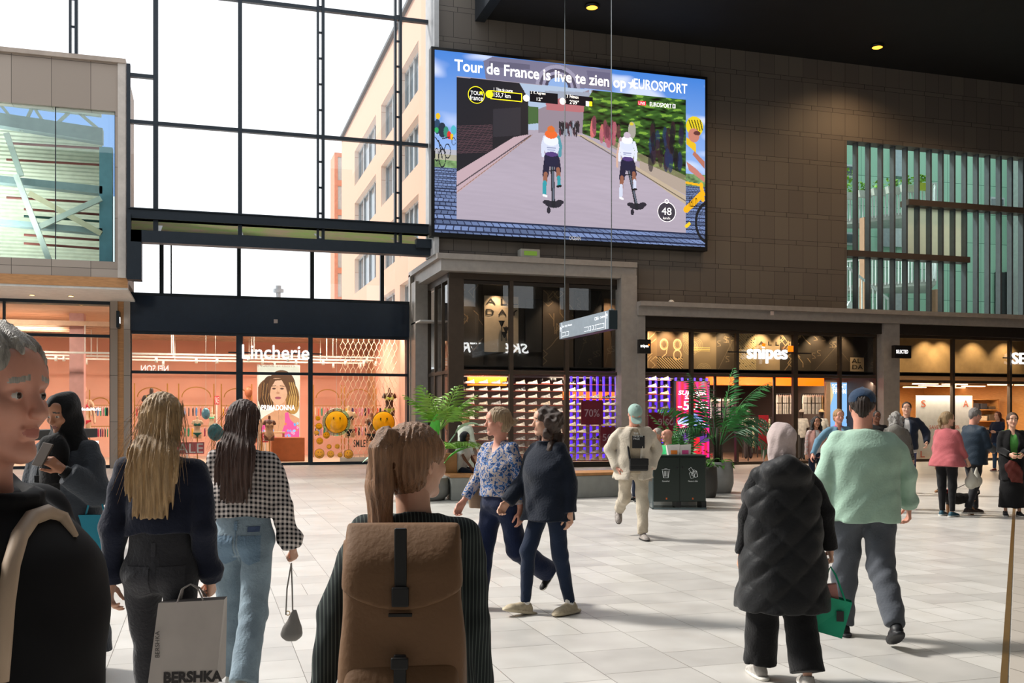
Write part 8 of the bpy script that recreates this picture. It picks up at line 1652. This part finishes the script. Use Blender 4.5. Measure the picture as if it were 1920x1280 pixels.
# teal bag between blonde and headscarf
_e=J2['wp'](J2['a0']['el']); x,y=_e.x,_e.y-.03; t=empty('teal_carrier_bag',(x,y,.0),-AZ,'teal carrier bag carried at the headscarf wearer\'s side','bag'); MB().add([(-.1,-.04,.72),(.1,-.04,.72),(.1,.04,.72),(-.1,.04,.72),(-.12,-.02,1.0),(.12,-.02,1.0),(.12,.02,1.0),(-.12,.02,1.0)],[(0,1,2,3),(4,7,6,5),(0,4,5,1),(1,5,6,2),(2,6,7,3),(3,7,4,0)]).build('bag_body',M('teal_plastic','1a7f96',.5),t); MB().tube([(-.06,0,.99),(-.03,0,_e.z-.02),(.03,0,_e.z-.02),(.06,0,.99)],.006,6,False).build('handle',M('teal_plastic','1a7f96',.5),t)
# dark red bag at the right edge
g=J13['wp'](J13['T'](.02,.24,-.1)); t=empty('dark_red_bag',(g.x,g.y,g.z),-AZ,'crumpled dark red bag held against the long black skirt','bag'); f=F((-.22,-.15,-.3),(.22,.15,.15),.011); f.loft([(-.26,.04,0,.08,.05),(-.12,0,0,.13,.07),(.03,-.03,0,.1,.05),(.08,-.03,0,.05,.03)],(0,0,0),I3,.02); f.rip(.01,5,30,30); bake('bag_body',[f],M('dark_red_fabric','5a2018',.7,bump=.6,bs=25),t,1.0)
# small dog
dx_,dy_=cd(1797,16.0); dg=empty('small_dog',(dx_,dy_,0),-AZ,'small black and tan dog standing behind the pink blouse person\'s legs','dog'); f=F((-.4,-.14,-.01),(.36,.14,.48),.008)
f.cone((.2,0,.27),(.0,0,.26),.075,.085,.03); f.cone((0,0,.26),(-.13,0,.27),.085,.095,.03); f.cone((-.16,0,.3),(-.24,0,.38),.06,.05,.03); f.ell((-.27,0,.4),(.065,.052,.05),None,.02); f.cone((-.3,0,.39),(-.36,0,.375),.033,.022,.015)
for s_ in (-1,1):
    f.cone((-.27,s_*.035,.43),(-.26,s_*.05,.475),.02,.008,.008); f.cone((-.14,s_*.05,.22),(-.15,s_*.055,.1),.035,.022,.02); f.cone((-.15,s_*.055,.1),(-.15,s_*.055,.02),.022,.018,.01); f.cone((-.155,s_*.055,.015),(-.18,s_*.055,.014),.018,.015,.01)
    f.cone((.19,s_*.05,.24),(.16,s_*.055,.15),.05,.03,.02); f.cone((.16,s_*.055,.15),(.22,s_*.055,.09),.028,.018,.01); f.cone((.22,s_*.055,.09),(.21,s_*.055,.02),.018,.016,.01); f.cone((.205,s_*.055,.015),(.18,s_*.055,.014),.018,.015,.01)
f.cone((.26,0,.3),(.33,0,.34),.022,.014,.02); f.cone((.33,0,.34),(.33,0,.4),.014,.01,.01); f.rip(.003,2,60,60)
def dm(c): m=np.zeros(len(c),int); m[(c[:,2]<.16)]=1; m[(c[:,0]<-.3)&(c[:,2]<.4)]=1; m[(c[:,2]<.24)&(c[:,0]>.12)&(np.abs(c[:,1])>.03)]=1; return m
bake('body',[f],[M('dog_black','17130f',.8,bump=.5,bs=60),M('dog_tan','9a7250',.8,bump=.5,bs=60)],dg,1.0,dm,1,0)
MB().tube([(-.2,-.055,.36),(-.17,0,.41),(-.2,.055,.36),(-.23,0,.32),(-.2,-.055,.36)],.008,6,False).build('collar',M('red_flower','b82a2a',.6),dg)
g12=J12['wp'](J12['grip0']); t=MB().tube([(0,0,0),((g12.x-dx_)*.5,(g12.y-dy_)*.5,.12),(g12.x-dx_+.02,g12.y-dy_,g12.z-.4)],.006,5,False).build('dog_leash',blk,None,loc=(dx_-.15,dy_,.38)); meta(t,'thin black leash from the small dog to the blue bomber jacket person','leash')
for i,(px,py) in enumerate(((517,602),(1448,587))):
    zc=27.6; X,Z=P(px,py,YC-.28 if px>1000 else YL-.14); t=MB().box(-.06,.06,-.01,.01,-.06,.06).build('small_white_plate',M('plate_white','b8a8a4',.5),None,loc=(X,(YC-.265 if px>1000 else YL-.13),Z)); meta(t,('small white plate on the dark blue fascia','small white plate on the long grey portal')[i],'plate')
for i,(X,Y,Z) in enumerate(((P(786,590,YL-.6)[0],YL-.6,P(786,590,YL-.6)[1]),(PX(1260,YC),YC+.05,5.1))):
    t=empty('security_camera',(X,Y,Z),0,('small white security camera beside the grey portal post','small white dome camera on top of the long grey portal')[i],'camera')
    if i==0: MB().box(-.1,.1,-.05,.05,-.05,.05).build('camera_body',m_wm,t,bevel=.01); MB().box(-.02,.02,.05,.6,-.02,.02).build('bracket',m_wm,t)
    else: MB().lathe([(.09,0),(.09,.04),(.06,.09),(0,.11)],n=16).build('camera_dome',m_wm,t,True)
